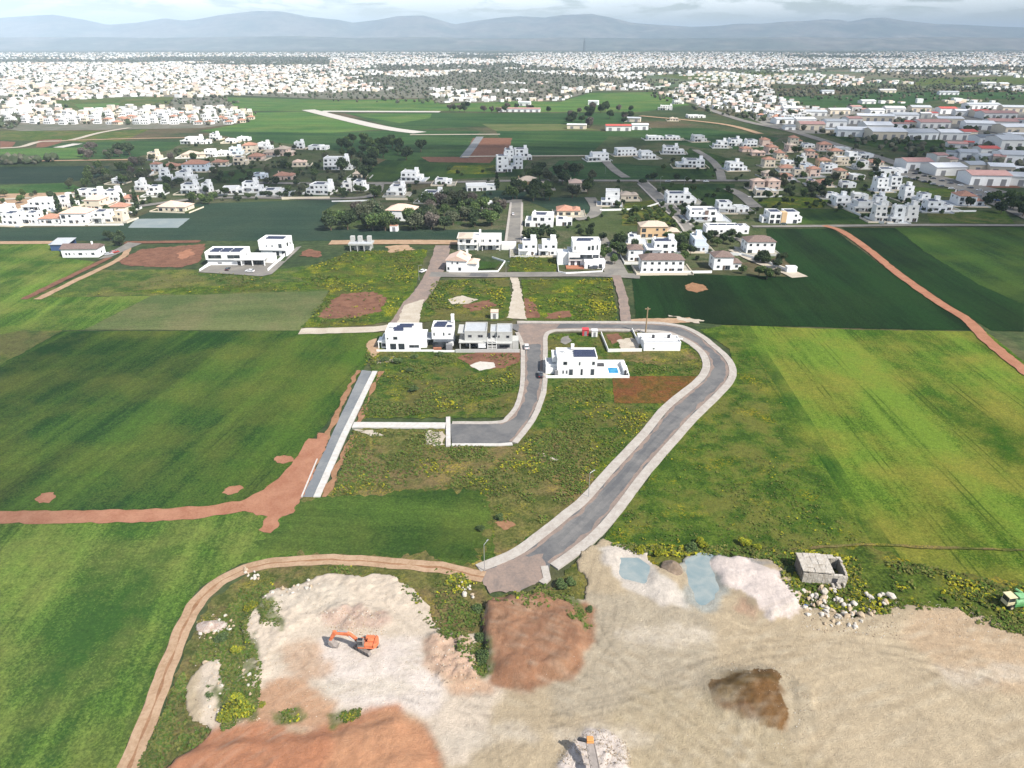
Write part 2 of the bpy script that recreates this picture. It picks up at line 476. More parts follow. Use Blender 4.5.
T1 = [(0, 53), (1024, 52), (1024, 66), (860, 68), (760, 69), (640, 76), (660, 90), (592, 91), (560, 101), (440, 103), (430, 98), (330, 99), (225, 95), (236, 102), (262, 118), (250, 122), (200, 128), (20, 131), (0, 128)]
T1hole = [(52, 101), (130, 97), (174, 97), (170, 104), (120, 108), (70, 111)]
T2 = [(656, 93), (700, 84), (768, 83), (775, 97), (800, 104), (822, 112), (790, 124), (745, 114), (700, 106)]
T3 = [(790, 106), (850, 111), (960, 107), (1024, 108), (1024, 188), (985, 180), (935, 162), (965, 154), (940, 140), (860, 132), (812, 134), (772, 128), (745, 116)]
sheet('ground', T1, M['townground'], 0)
sheet('ground', T2, M['townground'], 0)
sheet('ground', T3, M['indground'], 0)
sheet('ground', [(0, 200), (130, 180), (180, 140), (350, 140), (385, 200), (500, 165), (620, 150), (720, 130), (850, 135), (960, 180), (960, 226), (830, 227), (770, 260), (620, 275), (440, 250), (130, 200), (130, 226), (0, 226)], M['lotground'], 0)

F = lambda px, m, amp=0.4: sheet('field', px, M[m], amp * .8)
# far fields
F([(220, 97), (330, 100), (430, 99), (440, 104), (520, 101), (560, 102), (590, 93), (655, 92), (690, 105), (640, 112), (520, 112), (430, 110.9), (300, 110.9), (240, 111), (232, 104)], 'cropF', 0)
F([(224, 113), (305, 111.5), (384, 129), (330, 133), (200, 131), (250, 122)], 'cropF', 0)
F([(345, 113), (430, 113), (470, 113), (560, 113), (620, 113), (640, 125), (520, 124), (410, 130), (395, 128)], 'cropFd', 0)
F([(345, 113.5), (432, 113.5), (430, 118), (400, 123)], 'cropF', 0)
F([(200, 131), (330, 133), (400, 130), (480, 131), (462, 158), (400, 162), (300, 145), (240, 139)], 'cropFd', 0)
F([(496, 131), (600, 131), (612, 133), (590, 155), (530, 156), (505, 150)], 'cropFd', 0)
F([(612, 128), (700, 128), (780, 138), (760, 150), (700, 148), (640, 138), (600, 135)], 'cropFd', 0)
F([(482, 124), (560, 124), (600, 130), (496, 131)], 'cropL', 0)
F([(690, 148), (735, 160), (720, 178), (690, 172), (680, 158)], 'cropD2', 0.3)
F([(560, 160), (690, 168), (700, 180), (560, 180), (545, 172)], 'cropFd', 0.3)
F([(385, 160), (530, 158), (520, 176), (400, 182), (350, 180)], 'cropD2', 0.3)
F([(455, 165), (498, 165), (496, 174), (445, 174)], 'weedC', 0.6)
sheet('field', [(473, 138), (512, 138), (508, 155), (464, 157)], M['redsoil'], 0.4)
sheet('field', [(420, 157), (495, 157), (490, 163), (430, 162)], M['redsoil'], 0.5)
F([(52, 100), (130, 97), (174, 97), (170, 104), (120, 108), (70, 111)], 'weedD', 0)
F([(74, 104), (120, 103), (116, 107), (80, 109)], 'cropF', 0)
# left far fields
F([(0, 131), (115, 131), (150, 129), (120, 143), (0, 140)], 'weedD', 0)
sheet('field', [(0, 141), (16, 142), (12, 147), (0, 148)], M['redsoil'], 0.3)
sheet('field', [(38, 140), (62, 139), (60, 147), (36, 147)], M['redsoil'], 0.3)
F([(60, 143), (130, 141), (185, 142), (170, 150), (130, 158), (75, 160), (20, 155)], 'cropFd', 0)
F([(0, 149), (60, 148), (90, 147), (80, 158), (0, 160)], 'cropF', 0)
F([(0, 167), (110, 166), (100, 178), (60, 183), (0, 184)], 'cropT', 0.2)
F([(0, 185), (70, 183), (85, 190), (60, 193), (0, 194)], 'cropF', 0.2)
sheet('field', [(0, 194), (78, 192), (100, 192), (40, 206), (0, 214)], M['track'], 0.3)
F([(225, 171), (262, 168), (255, 178), (245, 184), (205, 182)], 'cropD2', 0.3)
# right far fields
F([(640, 76), (760, 70), (860, 70), (1024, 68), (1024, 88), (900, 88), (780, 82), (700, 83), (660, 90)], 'farmix', 0)
F([(650, 75), (760, 72), (850, 78), (760, 82), (690, 80)], 'weedD', 0)
F([(900, 79), (1024, 76), (1024, 84), (910, 86)], 'weedD', 0)
F([(770, 97), (860, 95), (950, 98), (900, 107), (820, 108), (790, 103)], 'cropFd', 0)
F([(860, 92), (1024, 92), (1024, 99), (870, 98)], 'cropFd', 0)
F([(826, 134), (870, 136), (940, 139), (966, 153), (930, 154), (890, 150), (850, 143)], 'cropD2', 0.2)
F([(915, 170), (968, 178), (960, 186), (925, 184)], 'weedD', 0.3)
sheet('field', [(960, 176), (1010, 178), (1020, 188), (975, 188)], M['redsoil'], 0.6)
F([(900, 186), (960, 190), (1024, 192), (1024, 205), (985, 200), (930, 196)], 'weedD', 0.3)
# middle band
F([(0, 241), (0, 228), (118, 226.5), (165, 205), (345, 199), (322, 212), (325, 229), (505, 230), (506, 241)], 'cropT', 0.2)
sheet('field', [(128, 228), (136, 219), (190, 218.5), (178, 228)], M['plastic'], 0.15)
F([(800, 209), (870, 209), (830, 216), (800, 216)], 'cropD2', 0.2)
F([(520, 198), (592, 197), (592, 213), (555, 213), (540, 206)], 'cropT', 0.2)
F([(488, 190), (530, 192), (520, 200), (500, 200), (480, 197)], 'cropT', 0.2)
F([(545, 172), (650, 172), (676, 180), (600, 182), (550, 181)], 'cropFd', 0.2)
F([(655, 168), (700, 168), (716, 180), (660, 180)], 'cropD2', 0.2)
F([(655, 184), (735, 184), (732, 206), (700, 205), (670, 190)], 'cropD2', 0.2)
F([(622, 212), (640, 206), (668, 206), (688, 226), (660, 224), (622, 226)], 'weedA', 0.3)
F([(625, 204), (655, 200), (664, 205), (640, 208), (624, 212)], 'weedC', 0.3)
F([(752, 200), (792, 196), (830, 200), (822, 208), (770, 208)], 'weedC', 0.4)
F([(798, 210), (872, 208), (880, 224), (800, 224)], 'cropD2', 0.2)
F([(926, 212), (1005, 211), (1015, 224), (930, 223)], 'weedD', 0.3)
# right big fields
F([(632, 277), (690, 274), (740, 276), (800, 277), (768, 240), (766, 229), (832, 228.5), (886, 269), (950, 314), (986, 331), (860, 329), (724, 325), (690, 322), (636, 318)], 'cropD', 0.5)
F([(842, 228), (1024, 227), (1024, 332), (992, 331), (955, 309), (895, 268)], 'cropD', 0.4)
F([(895, 228), (1024, 227), (1024, 305), (980, 285), (925, 252)], 'cropD2', 0.8)
F([(700, 330), (724, 325.5), (860, 330), (986, 332), (1040, 374), (1060, 640), (960, 612), (860, 600), (640, 600), (590, 560), (620, 515), (690, 424), (734, 380), (730, 350)], 'cropR', 0.5)
sheet('field', [(600, 545), (640, 552), (780, 549), (862, 546), (920, 566), (1060, 590), (1060, 660), (960, 625), (900, 612), (800, 620), (640, 605), (590, 565)], M['weedE'], 1.2)
# left big fields
F([(-60, 244), (55, 244), (62, 258), (96, 262), (30, 298), (100, 297), (152, 296), (85, 330), (62, 331), (0, 366), (-60, 380)], 'cropB', 0.4)
F([(85, 330), (152, 296), (180, 293), (330, 289), (322, 305), (300, 331)], 'cropL', 0.5)
F([(30, 298), (95, 270), (205, 270), (240, 275), (420, 250), (330, 291), (200, 295)], 'weedD', 0.8)
F([(115, 292), (200, 287), (330, 281), (330, 289), (180, 295)], 'weedC', 0.8)
F([(0, 366), (62, 331.5), (300, 331), (382, 333), (366, 366), (330, 420), (300, 455), (262, 497), (210, 512), (-60, 513), (-60, 380)], 'cropA', 0.4)
F([(0, 366), (62, 331), (20, 331), (-60, 345), (-60, 400)], 'weedD', 1.0)
F([(-60, 515), (210, 513), (265, 505), (302, 500), (330, 497), (420, 488), (480, 488), (494, 505), (488, 545), (478, 567), (400, 558), (300, 556), (240, 564), (200, 588), (178, 620), (158, 670), (110, 790), (-60, 790)], 'cropB', 0.4)
F([(285, 538), (302, 498), (330, 488), (420, 478), (492, 478), (504, 510), (496, 560), (478, 574), (400, 562), (300, 560)], 'weedB', 0.4)
F([(268, 530), (302, 500), (330, 497), (420, 489), (478, 489), (492, 506), (486, 545), (474, 564), (400, 557), (300, 555), (240, 560)], 'cropB2', 2.5)
# waste plots
P = lambda px, m, amp=0.8: sheet('waste_ground', px, M[m], amp)
P([(300, 328), (345, 328), (392, 322), (412, 296), (428, 250), (350, 252), (290, 275), (330, 291), (318, 310)], 'weedC')
P([(412, 316), (428, 281), (510, 278), (512, 321), (415, 322)], 'weedA')
P([(522, 280), (610, 279), (618, 322), (524, 322)], 'weedC')
P([(512, 254), (558, 255), (556, 273), (508, 272)], 'weedC')
P([(366, 345), (385, 333), (388, 352), (520, 352), (523, 385), (518, 404), (508, 418), (360, 419), (372, 372)], 'weedA')
P([(545, 334), (690, 332), (712, 360), (700, 383), (640, 440), (590, 500), (480, 571), (490, 535), (492, 500), (478, 488), (440, 470), (450, 446), (512, 446), (535, 418), (543, 385)], 'weedA')
P([(332, 497), (352, 432), (366, 428), (446, 430), (446, 447), (512, 447), (560, 430), (600, 460), (585, 500), (545, 525), (494, 560), (494, 505), (478, 487), (420, 487)], 'weedB')
P([(300, 563), (430, 567), (478, 574), (490, 596), (552, 588), (575, 562), (600, 545), (640, 560), (620, 640), (520, 640), (480, 700), (400, 720), (200, 790), (130, 790), (172, 690), (190, 640), (212, 600), (250, 572)], 'weedB')
# soil and gravel patches, one overlay-tinted plot
Q = lambda px, m, amp=1.3: sheet('soil_or_tint_patch', px, M[m], amp)
Q([(118, 262), (140, 250), (205, 244), (200, 262), (182, 268), (130, 266)], 'redsoil')
Q([(176, 254), (190, 249), (195, 255), (182, 260)], 'redroad')
Q([(318, 318), (340, 294), (375, 292), (388, 300), (380, 312), (345, 320)], 'redsoil', 1.6)
Q([(298, 256), (308, 249), (322, 252), (318, 258)], 'redsoil')
Q([(385, 247), (405, 245), (415, 250), (390, 253)], 'track')
Q([(463, 306), (490, 300), (496, 306), (470, 312)], 'redsoil', 1.0)
Q([(524, 298), (534, 302), (540, 318), (525, 319)], 'redsoil', 1.0)
Q([(548, 314), (570, 311), (572, 318), (546, 319)], 'redsoil', 1.0)
Q([(455, 358), (480, 352), (520, 350), (520, 362), (500, 370), (475, 368)], 'redsoil', 1.0)
Q([(508, 318), (513, 290), (510, 278), (518, 278), (523, 300), (527, 320)], 'beige', 0.6)
Q([(470, 366), (480, 362), (494, 363), (496, 368), (480, 371)], 'chalk', 0.4)
Q([(374, 358), (395, 357), (397, 362), (378, 364)], 'beige', 0.5)
Q([(368, 342), (376, 339), (380, 352), (374, 360), (366, 352)], 'track', 0.5)
Q([(620, 352), (690, 350), (698, 360), (660, 366), (630, 362)], 'weedB', 1.2)
Q([(612, 377), (701, 376.5), (703, 381), (672, 404), (614, 404)], 'orangeplot', 0.15)  # graphic overlay tint put into the ground colour, not soil
Q([(448, 300), (462, 296), (478, 300), (468, 304), (452, 305)], 'beige', 0.4)
Q([(685, 286), (692, 283), (703, 285), (708, 290), (697, 293), (687, 291)], 'tracksoil', 0.6)
Q([(232, 486), (240, 486), (244, 489), (238, 494), (228, 496), (221, 494), (223, 489)], 'redroad', 0.8)
Q([(284, 456), (291, 457), (292, 461), (286, 464), (277, 464), (273, 461), (277, 457)], 'redroad', 0.8)
Q([(42, 494), (52, 494), (56, 498), (50, 503), (40, 504), (35, 500)], 'redroad', 0.8)
Q([(425, 432), (445, 432), (445, 446), (424, 446)], 'beige', 0.9)
Q([(352, 430), (372, 431), (384, 436), (372, 437)], 'beige', 0.4)
Q([(620, 320), (690, 318), (690, 323), (640, 326), (622, 324)], 'track', 0.5)
Q([(668, 316), (685, 318), (704, 321), (700, 324), (684, 322)], 'beige', 1.6)

Q([(606, 335), (618, 334), (624, 341), (612, 345)], 'redsoil', 0.5)
Q([(616, 341), (632, 338), (640, 343), (638, 350), (622, 350)], 'beige', 0.8)
Q([(622, 334), (634, 333), (636, 337), (624, 338)], 'weedA', 0.5)
Q([(562, 338), (568, 336), (572, 341), (566, 345), (560, 343)], 'asphalt2', 0.6)
Q([(490, 455), (510, 452), (520, 457), (505, 461)], 'weedB', 1.0)
Q([(535, 452), (548, 456), (562, 460), (556, 463), (540, 458)], 'beige', 0.8)
Q([(494, 523), (506, 521), (516, 526), (504, 531)], 'tracksoil', 0.6)
# ------------------------------------------------------------------ roads
# main loop
outer = [(522, 324.5), (560, 324.3), (600, 324.2), (640, 324.5), (662, 325.3), (683, 329), (700, 338), (709, 345.5), (722, 357), (728.5, 368), (727, 380), (713, 396), (690, 418), (670, 440), (640, 474), (615, 507), (593, 532), (570, 551), (550, 565)]
inner = [(481, 573), (519, 557), (549, 535), (571, 517), (589, 502), (615, 472), (648, 436), (670, 409), (699, 385), (708, 374.5), (710, 364), (704, 352), (689, 341), (668, 332.5), (640, 330.2), (600, 329.8), (562, 330), (549, 331.5), (543.5, 337), (543, 350), (542, 385), (537, 405), (528, 423), (512, 443)]
left = [(499, 424.5), (511, 418), (520, 405), (524.5, 385), (525, 360), (524, 345), (519, 333)]
sheet('road', outer + [(549, 578), (520, 592), (490, 592)] + inner + [(500, 444), (452, 444), (450, 424.5)] + left + [(512, 329), (512, 325)], M['asphalt'], 0.05)
zr = 0.003 * (_lev[0] - 1)
sheet('road', [(478, 574), (519, 558), (542, 555), (549, 578), (520, 593), (489, 595)], M['dusty'], 0.6)
sheet('road', [(519, 325), (560, 324.5), (556, 330), (545, 332), (543, 345), (525, 345), (518, 333)], M['dusty'], 0.5)
# worn wheel tracks on the sloping stretch
road('road', [(560, 546), (575, 532), (622, 485), (655, 444), (688, 413), (714, 386)], 1.6, M['asphaltw'], 0.3)
road('road', [(548, 540), (565, 528), (608, 486), (644, 446), (676, 414)], 1.2, M['asphaltw'], 0.3)
for q_, d_ in ((outer[2:], -0.5), (inner[:14], -0.5), (inner[14:], -0.45), (left, -0.45)):
    road('road', offset_px(q_, d_), 0.9, M['dusty'], 0.9, False)
kerbed('pavement', [(517, 324)] + outer[1:], 2.4, M['pave'])
kerbed('pavement', inner[:15], 2.6, M['pave'])
kerbed('pavement', inner[14:], 1.7, M['pave'])
kerbed('pavement', [(452, 425)] + left, 1.5, M['pave'])
kerbed('pavement', [(512, 443.5), (500, 444.5), (452, 444.5)], 1.3, M['pavew'], smooth=False)
kerbed('pavement', [(548, 567), (551, 580), (545, 586)], -1.6, M['pave'], smooth=False)
kerbed('pavement', [(446, 447), (446, 418)], -1.3, M['pavew'], smooth=False)
kerbed('pavement', [(352, 428.5), (445, 429)], 3.1, M['pavew'], smooth=False)
# pale path and its kerb strip
for q_, w_ in (([(300, 498), (330, 430), (358, 371)], 1.6), ([(325, 498), (352, 436)], 1.5), ([(358, 424), (381, 372)], 1.4)):
    road('soil_or_tint_patch', q_, w_, M['tracksoil'], 1.3, False)
sheet('path', [(303, 498), (313, 498), (372, 372), (362, 371)], M['asphaltblue'], 0.1)
kerbed('pavement', [(313.5, 498), (341, 436), (372.5, 372)], -1.7, M['pavew'], smooth=False)
kerbed('pavement', [(302.5, 498), (318, 460)], 0.35, M['pavew'], smooth=False)
# red dirt road
road('dirt_road', [(-60, 518.5), (60, 518), (160, 516), (225, 510), (265, 497), (295, 472), (318, 440)], 4.9, M['redroad'], 0.9)
sheet('dirt_road', [(240, 512), (296, 476), (318, 433), (330, 436), (303, 497), (296, 512), (280, 520), (272, 533), (262, 531), (268, 518)], M['redroad'], 0.8)
# curved farm track with two ruts
trk = [(484, 578), (440, 569), (400, 565), (340, 561), (300, 562), (262, 566), (228, 578), (202, 598), (184, 628), (170, 664), (152, 712), (126, 775)]
road('farm_track', trk, 3.3, M['track'], 0.4)
road('farm_track', offset_px(trk, 0.1), 0.4, M['tracksoil'], 0.5, False)
# village roads
road('dirt_road', [(-60, 243.5), (60, 243)], 6, M['track'], 0.4)
road('dirt_road', [(125, 243), (200, 242)], 5, M['redsoil'], 0.4)
road('dirt_road', [(24, 300), (60, 282), (110, 258)], 3.5, M['redsoil'], 0.6)
road('dirt_road', [(38, 300), (72, 283), (122, 258), (128, 245)], 3.5, M['track'], 0.6)
road('dirt_road', [(330, 243), (400, 242.5), (470, 243)], 9, M['track'], 0.5)
sheet('road', [(98, 260), (110, 258), (142, 244), (128, 243)], M['asphalt2'], 0.3)
road('dirt_road', [(300, 332), (345, 331), (385, 329), (402, 322), (412, 306)], 6, M['beige'], 0.7)
road('dirt_road', [(400, 325), (412, 306), (425, 290), (436, 270), (443, 246)], 8.5, M['dusty'], 0.6)
sheet('road', [(396, 326), (404, 306), (424, 300), (418, 326)], M['beige'], 0.5)
road('road', [(430, 275), (480, 275.5), (540, 275), (600, 275), (640, 277)], 7.5, M['asphalt2'], 0.2)
road('road', [(470, 275.2), (488, 276)], 5, M['asphalt'], 0.4)
road('road', [(597, 238), (606, 252), (618, 277)], 11, M['asphalt2'], 0.2, False)
road('road', [(616, 276), (622, 295), (626, 322)], 4.2, M['dusty'], 0.5)
road('road', [(517, 200), (515.5, 220), (513.5, 243)], 7.5, M['asphalt2'], 0.1)
kerbed('pavement', [(512, 203), (507, 243)], -1.5, M['pave'], smooth=False)
kerbed('pavement', [(521, 203), (520, 243)], 1.5, M['pave'], smooth=False)
road('road', [(500, 203), (517, 201)], 7, M['asphalt2'], 0.1)
road('road', [(642, 181), (652, 192), (668, 207), (683, 222), (693, 236), (696, 241)], 9, M['asphalt2'], 0.1)
kerbed('pavement', [(637, 184), (660, 207), (676, 222), (686, 237)], 1.3, M['pave'])
kerbed('pavement', [(649, 183), (663, 195), (680, 210), (692, 226)], -1.3, M['pave'])
road('road', [(692, 230), (712, 235), (742, 241), (745, 250)], 5, M['asphalt2'], 0.1)
road('path', [(735, 250), (760, 262), (785, 271), (800, 278)], 8.5, M['beige'], 0.3)
road('road', [(250, 183), (330, 184), (430, 183), (520, 181), (640, 181), (760, 181), (800, 182)], 8, M['asphalt2'], 0.2)
road('road', [(130, 208), (200, 199), (260, 198), (330, 199), (372, 196), (380, 184)], 7, M['asphalt2'], 0.2)
road('road', [(752, 227), (830, 226.5), (920, 225.5), (1040, 226)], 5, M['asphalt2'], 0.2)
road('dirt_road', [(824, 226), (842, 232), (868, 250), (900, 276), (940, 304), (966, 320), (990, 344), (1040, 384)], 4.6, M['redroad'], 0.5)
road('road', [(728, 189), (742, 196), (756, 208)], 9, M['asphalt2'], 0.2)
road('road', [(695, 150), (708, 158), (718, 168), (722, 181)], 7.5, M['asphalt2'], 0.2)
road('road', [(464, 158), (472, 148), (480, 137)], 9, M['asphaltblue'], 0.2)
road('path', [(410, 135), (500, 134.5)], 7, M['beige'], 0.3)
road('path', [(462, 157), (500, 156.5), (600, 156)], 6, M['beige'], 0.3)
road('path', [(322, 111.5), (440, 112)], 22, M['chalk'], 0.3)
road('path', [(308, 110), (340, 118), (384, 128), (420, 133)], 22, M['chalk'], 0.3)
road('road', [(590, 198), (596, 208), (592, 216), (575, 220)], 8, M['asphalt2'], 0.2)
road('road', [(500, 173), (508, 158), (512, 148)], 9, M['asphalt2'], 0.2)
road('road', [(600, 156), (614, 170), (626, 178)], 8, M['asphalt2'], 0.2)
road('dirt_road', [(0, 148.5), (22, 147), (40, 142), (70, 140.5), (100, 133), (130, 128)], 8, M['beige'], 0.5)
road('dirt_road', [(58, 148), (78, 144)], 12, M['chalk'], 0.5)
road('dirt_road', [(0, 162), (60, 161), (130, 160)], 6, M['track'], 0.5)
road('dirt_road', [(60, 141), (130, 139), (190, 138)], 7, M['track'], 0.5)
road('dirt_road', [(0, 200), (50, 197), (100, 192)], 6, M['beige'], 0.5)
road('road', [(700, 106), (740, 120), (790, 131), (830, 143), (900, 165), (1000, 205), (1040, 222)], 13, M['asphalt2'], 0.2)
road('road', [(640, 116), (720, 124), (760, 134)], 10, M['track'], 0.3)
sheet('road', [(880, 170), (905, 168), (1024, 196), (1024, 204), (930, 184)], M['asphalt2'], 0.2)
road('path', [(790, 551), (830, 548), (870, 546), (940, 549), (1040, 552)], 0.8, M['weedB'], 0.4)
sheet('path', [(320, 112), (330, 112), (322, 114)], M['chalk'], 0.2)
# ------------------------------------------------------------------ quarry: one relief mesh
def inpoly(X, Y, poly):
    r = np.zeros(X.shape, bool)
    n = len(poly)
    for i in range(n):
        x1, y1 = poly[i]; x2, y2 = poly[(i + 1) % n]
        c = (y1 > Y) != (y2 > Y)
        with np.errstate(divide='ignore', invalid='ignore'):
            xi = (x2 - x1) * (Y - y1) / (y2 - y1 + 1e-12) + x1
        r ^= c & (X < xi)
    return r

def fbm(X, Y, s, seed, oct=4):
    """cheap value noise on arrays, about -1..1"""
    out = np.zeros(X.shape); amp = 1.0; tot = 0
    for o in range(oct):
        a, b = X * s + seed * 17.3, Y * s - seed * 9.1
        i, j = np.floor(a), np.floor(b)
        u, v = a - i, b - j
        u = u * u * (3 - 2 * u); v = v * v * (3 - 2 * v)
        def h(p, q):
            t = np.sin(p * 127.1 + q * 311.7 + seed * 13.7 + o * 7.7) * 43758.5453
            return (t - np.floor(t)) * 2 - 1
        out += amp * ((h(i, j) * (1 - u) + h(i + 1, j) * u) * (1 - v) + (h(i, j + 1) * (1 - u) + h(i + 1, j + 1) * u) * v)
        tot += amp; amp *= 0.55; s *= 2.03
    return out / tot * 1.4

def blur(A, k):
    for _ in range(k):
        A = (A + np.roll(A, 1, 0) + np.roll(A, -1, 0) + np.roll(A, 1, 1) + np.roll(A, -1, 1)) / 5
    return A

QP = [(120, 820), (172, 768), (214, 730), (192, 722), (188, 692), (204, 668), (222, 660), (244, 652), (246, 622), (262, 600), (285, 589), (330, 577), (395, 577), (424, 602), (440, 628), (474, 634), (480, 672), (487, 676), (482, 640), (486, 601), (530, 594), (575, 598), (588, 600), (586, 580), (572, 562), (600, 541), (622, 547), (645, 552), (662, 572), (690, 558), (730, 555), (772, 562), (800, 588), (800, 606), (850, 616), (920, 604), (1000, 622), (1080, 645), (1120, 820)]
GX, GY, GS = (-78, 112), (54, 123), 0.33
gx = np.arange(GX[0], GX[1], GS); gy = np.arange(GY[0], GY[1], GS)
X, Y = np.meshgrid(gx, gy, indexing='ij')
dep = Y * CT + CAMH * ST
PXx = 512 + FPX * X / dep; PXy = 384 - FPX * (Y * ST - CAMH * CT) / dep
wob = 5.0
PX = PXx + wob * fbm(X, Y, 0.3, 3); PY = PXy + wob * fbm(X, Y, 0.3, 5)
inside = inpoly(PX, PY, QP)
def region(poly, soft=4, w=1.0):
    q = inpoly(PXx + 9 * fbm(X, Y, 0.22, len(poly) + poly[0][0]), PXy + 9 * fbm(X, Y, 0.22, 2 + poly[0][1]), poly).astype(float)
    return blur(q, soft) * w
col = np.zeros(X.shape + (3,)) + np.array(S(208, 190, 160)[:3])
def paint(poly, c, soft=4, w=1.0):
    global col
    a = region(poly, soft, w)[..., None]
    a = np.clip(a + 0.25 * a * (1 - a) * 4 * fbm(X, Y, 0.9, 8)[..., None], 0, 1)
    col = col * (1 - a) + a * np.array(S(*c)[:3])
paint([(560, 590), (700, 600), (720, 660), (690, 720), (560, 720), (540, 660)], (198, 186, 164), 12, 0.8)
paint([(800, 620), (1100, 640), (1100, 800), (850, 800), (820, 690)], (214, 196, 166), 12)
paint([(920, 606), (1000, 622), (1080, 645), (1080, 700), (960, 690), (900, 640)], (214, 188, 156), 12)
paint([(200, 590), (330, 570), (400, 572), (440, 600), (476, 640), (500, 700), (470, 768), (440, 768), (420, 715), (330, 728), (200, 740)], (238, 222, 202), 8)
paint([(330, 640), (420, 640), (450, 690), (420, 720), (340, 705), (310, 670)], (250, 238, 228), 10)
paint([(250, 690), (300, 680), (340, 705), (330, 730), (240, 730), (244, 700)], (214, 172, 138), 6)
paint([(280, 650), (320, 640), (330, 680), (300, 690)], (220, 186, 156), 10, 0.8)
paint([(130, 800), (172, 766), (216, 726), (300, 730), (350, 720), (400, 706), (424, 728), (440, 768), (450, 800)], (204, 142, 106), 7)
paint([(330, 735), (400, 715), (430, 740), (440, 800), (330, 800)], (216, 164, 126), 9, 0.8)
paint([(425, 640), (470, 640), (478, 680), (500, 700), (460, 700), (425, 670)], (216, 182, 154), 6)
paint([(484, 596), (560, 594), (594, 612), (594, 645), (572, 682), (530, 692), (490, 684), (480, 640)], (176, 132, 102), 3)
paint([(500, 640), (560, 620), (580, 650), (540, 690), (500, 690)], (166, 122, 94), 8, 0.7)
paint([(600, 540), (625, 548), (660, 580), (692, 600), (690, 610), (660, 600), (630, 590), (614, 575)], (232, 224, 210), 3)
paint([(706, 672), (735, 664), (785, 672), (806, 690), (815, 720), (800, 745), (740, 750), (700, 715)], (196, 182, 156), 5)
paint([(705, 694), (712, 684), (735, 676), (765, 676), (780, 686), (785, 715), (784, 737), (768, 738), (752, 722), (740, 730), (722, 716), (706, 704)], (120, 90, 52), 0)
paint([(708, 692), (730, 680), (760, 678), (770, 684), (740, 694), (715, 704)], (108, 88, 52), 3, 0.8)
paint([(690, 555), (735, 553), (772, 560), (760, 568), (700, 566)], (172, 168, 164), 4)
paint([(640, 690), (700, 700), (800, 750), (900, 800), (560, 800)], (204, 188, 156), 14, 0.7)
for k, (x, y) in enumerate([(360, 690), (300, 600), (480, 740), (600, 740), (980, 680), (660, 640)]):
    paint([(x - 50, y - 8), (x + 40, y - 14), (x + 60, y + 6), (x - 30, y + 14)], (234, 222, 204), 8, 0.6)
for g in ([(226, 640), (256, 640), (262, 668), (250, 676), (226, 668)], [(222, 684), (240, 676), (250, 700), (256, 724), (226, 730), (222, 712)], [(272, 718), (300, 710), (304, 722), (274, 728)], [(322, 720), (360, 712), (360, 720), (330, 730)], [(258, 602), (282, 606), (280, 632), (262, 628)], [(476, 636), (486, 640), (492, 676), (478, 674)], [(540, 586), (580, 590), (594, 630), (588, 632), (574, 604), (520, 600)], [(214, 692), (220, 680), (224, 712), (216, 716)]):
    paint(g, (104, 118, 60), 1, 0.8)
paint([(748, 690), (776, 692), (783, 716), (782, 736), (764, 734), (752, 716)], (142, 104, 62), 3, 0.8)
paint([(716, 704), (745, 712), (752, 722), (728, 714)], (136, 100, 70), 3, 0.8)
paint([(566, 744), (584, 736), (604, 735), (620, 746), (628, 770), (632, 820), (556, 820), (558, 768)], (250, 238, 230), 1)
paint([(318, 612), (350, 606), (386, 614), (392, 632), (350, 634), (322, 628)], (214, 184, 168), 4, 0.8)
paint([(426, 640), (470, 640), (478, 676), (446, 682), (424, 664)], (226, 192, 168), 3)
paint([(604, 546), (626, 548), (656, 562), (662, 576), (690, 600), (694, 612), (664, 608), (634, 596), (614, 580), (604, 560)], (232, 222, 210), 3)
paint([(684, 556), (700, 550), (730, 556), (728, 600), (704, 616), (684, 604)], (186, 190, 184), 5, .9)
paint([(712, 566), (730, 560), (752, 561), (772, 571), (792, 588), (801, 606), (792, 622), (772, 627), (756, 614), (742, 600), (722, 590)], (246, 232, 224), 1)
paint([(735, 596), (752, 608), (756, 620), (736, 612)], (206, 168, 142), 5, .7)
# vehicle tracks worn into the floor: long arcs
def arc_marks(cx, cy, r0, r1, k):
    global col
    d = np.hypot(X - cx, (Y - cy))
    m = (d > r0) & (d < r1)
    s = np.sin(d * k) * fbm(X, Y, 0.15, 12)
    a = (blur(m.astype(float), 10) * np.clip(s, 0, 1) * 0.35)[..., None]
    col = col * (1 - a) + a * np.array(S(228, 216, 192)[:3])
    a = (blur(m.astype(float), 10) * np.clip(-s, 0, 1) * 0.30)[..., None]
    col = col * (1 - a) + a * np.array(S(178, 160, 132)[:3])
arc_marks(40, 160, 66, 98, 2.6); arc_marks(-10, 40, 38, 62, 2.4); arc_marks(90, 20, 50, 90, 2.2)
col *= (1 + 0.12 * fbm(X, Y, 0.5, 21, 5) + 0.07 * fbm(X, Y, 1.9, 22, 2))[..., None]
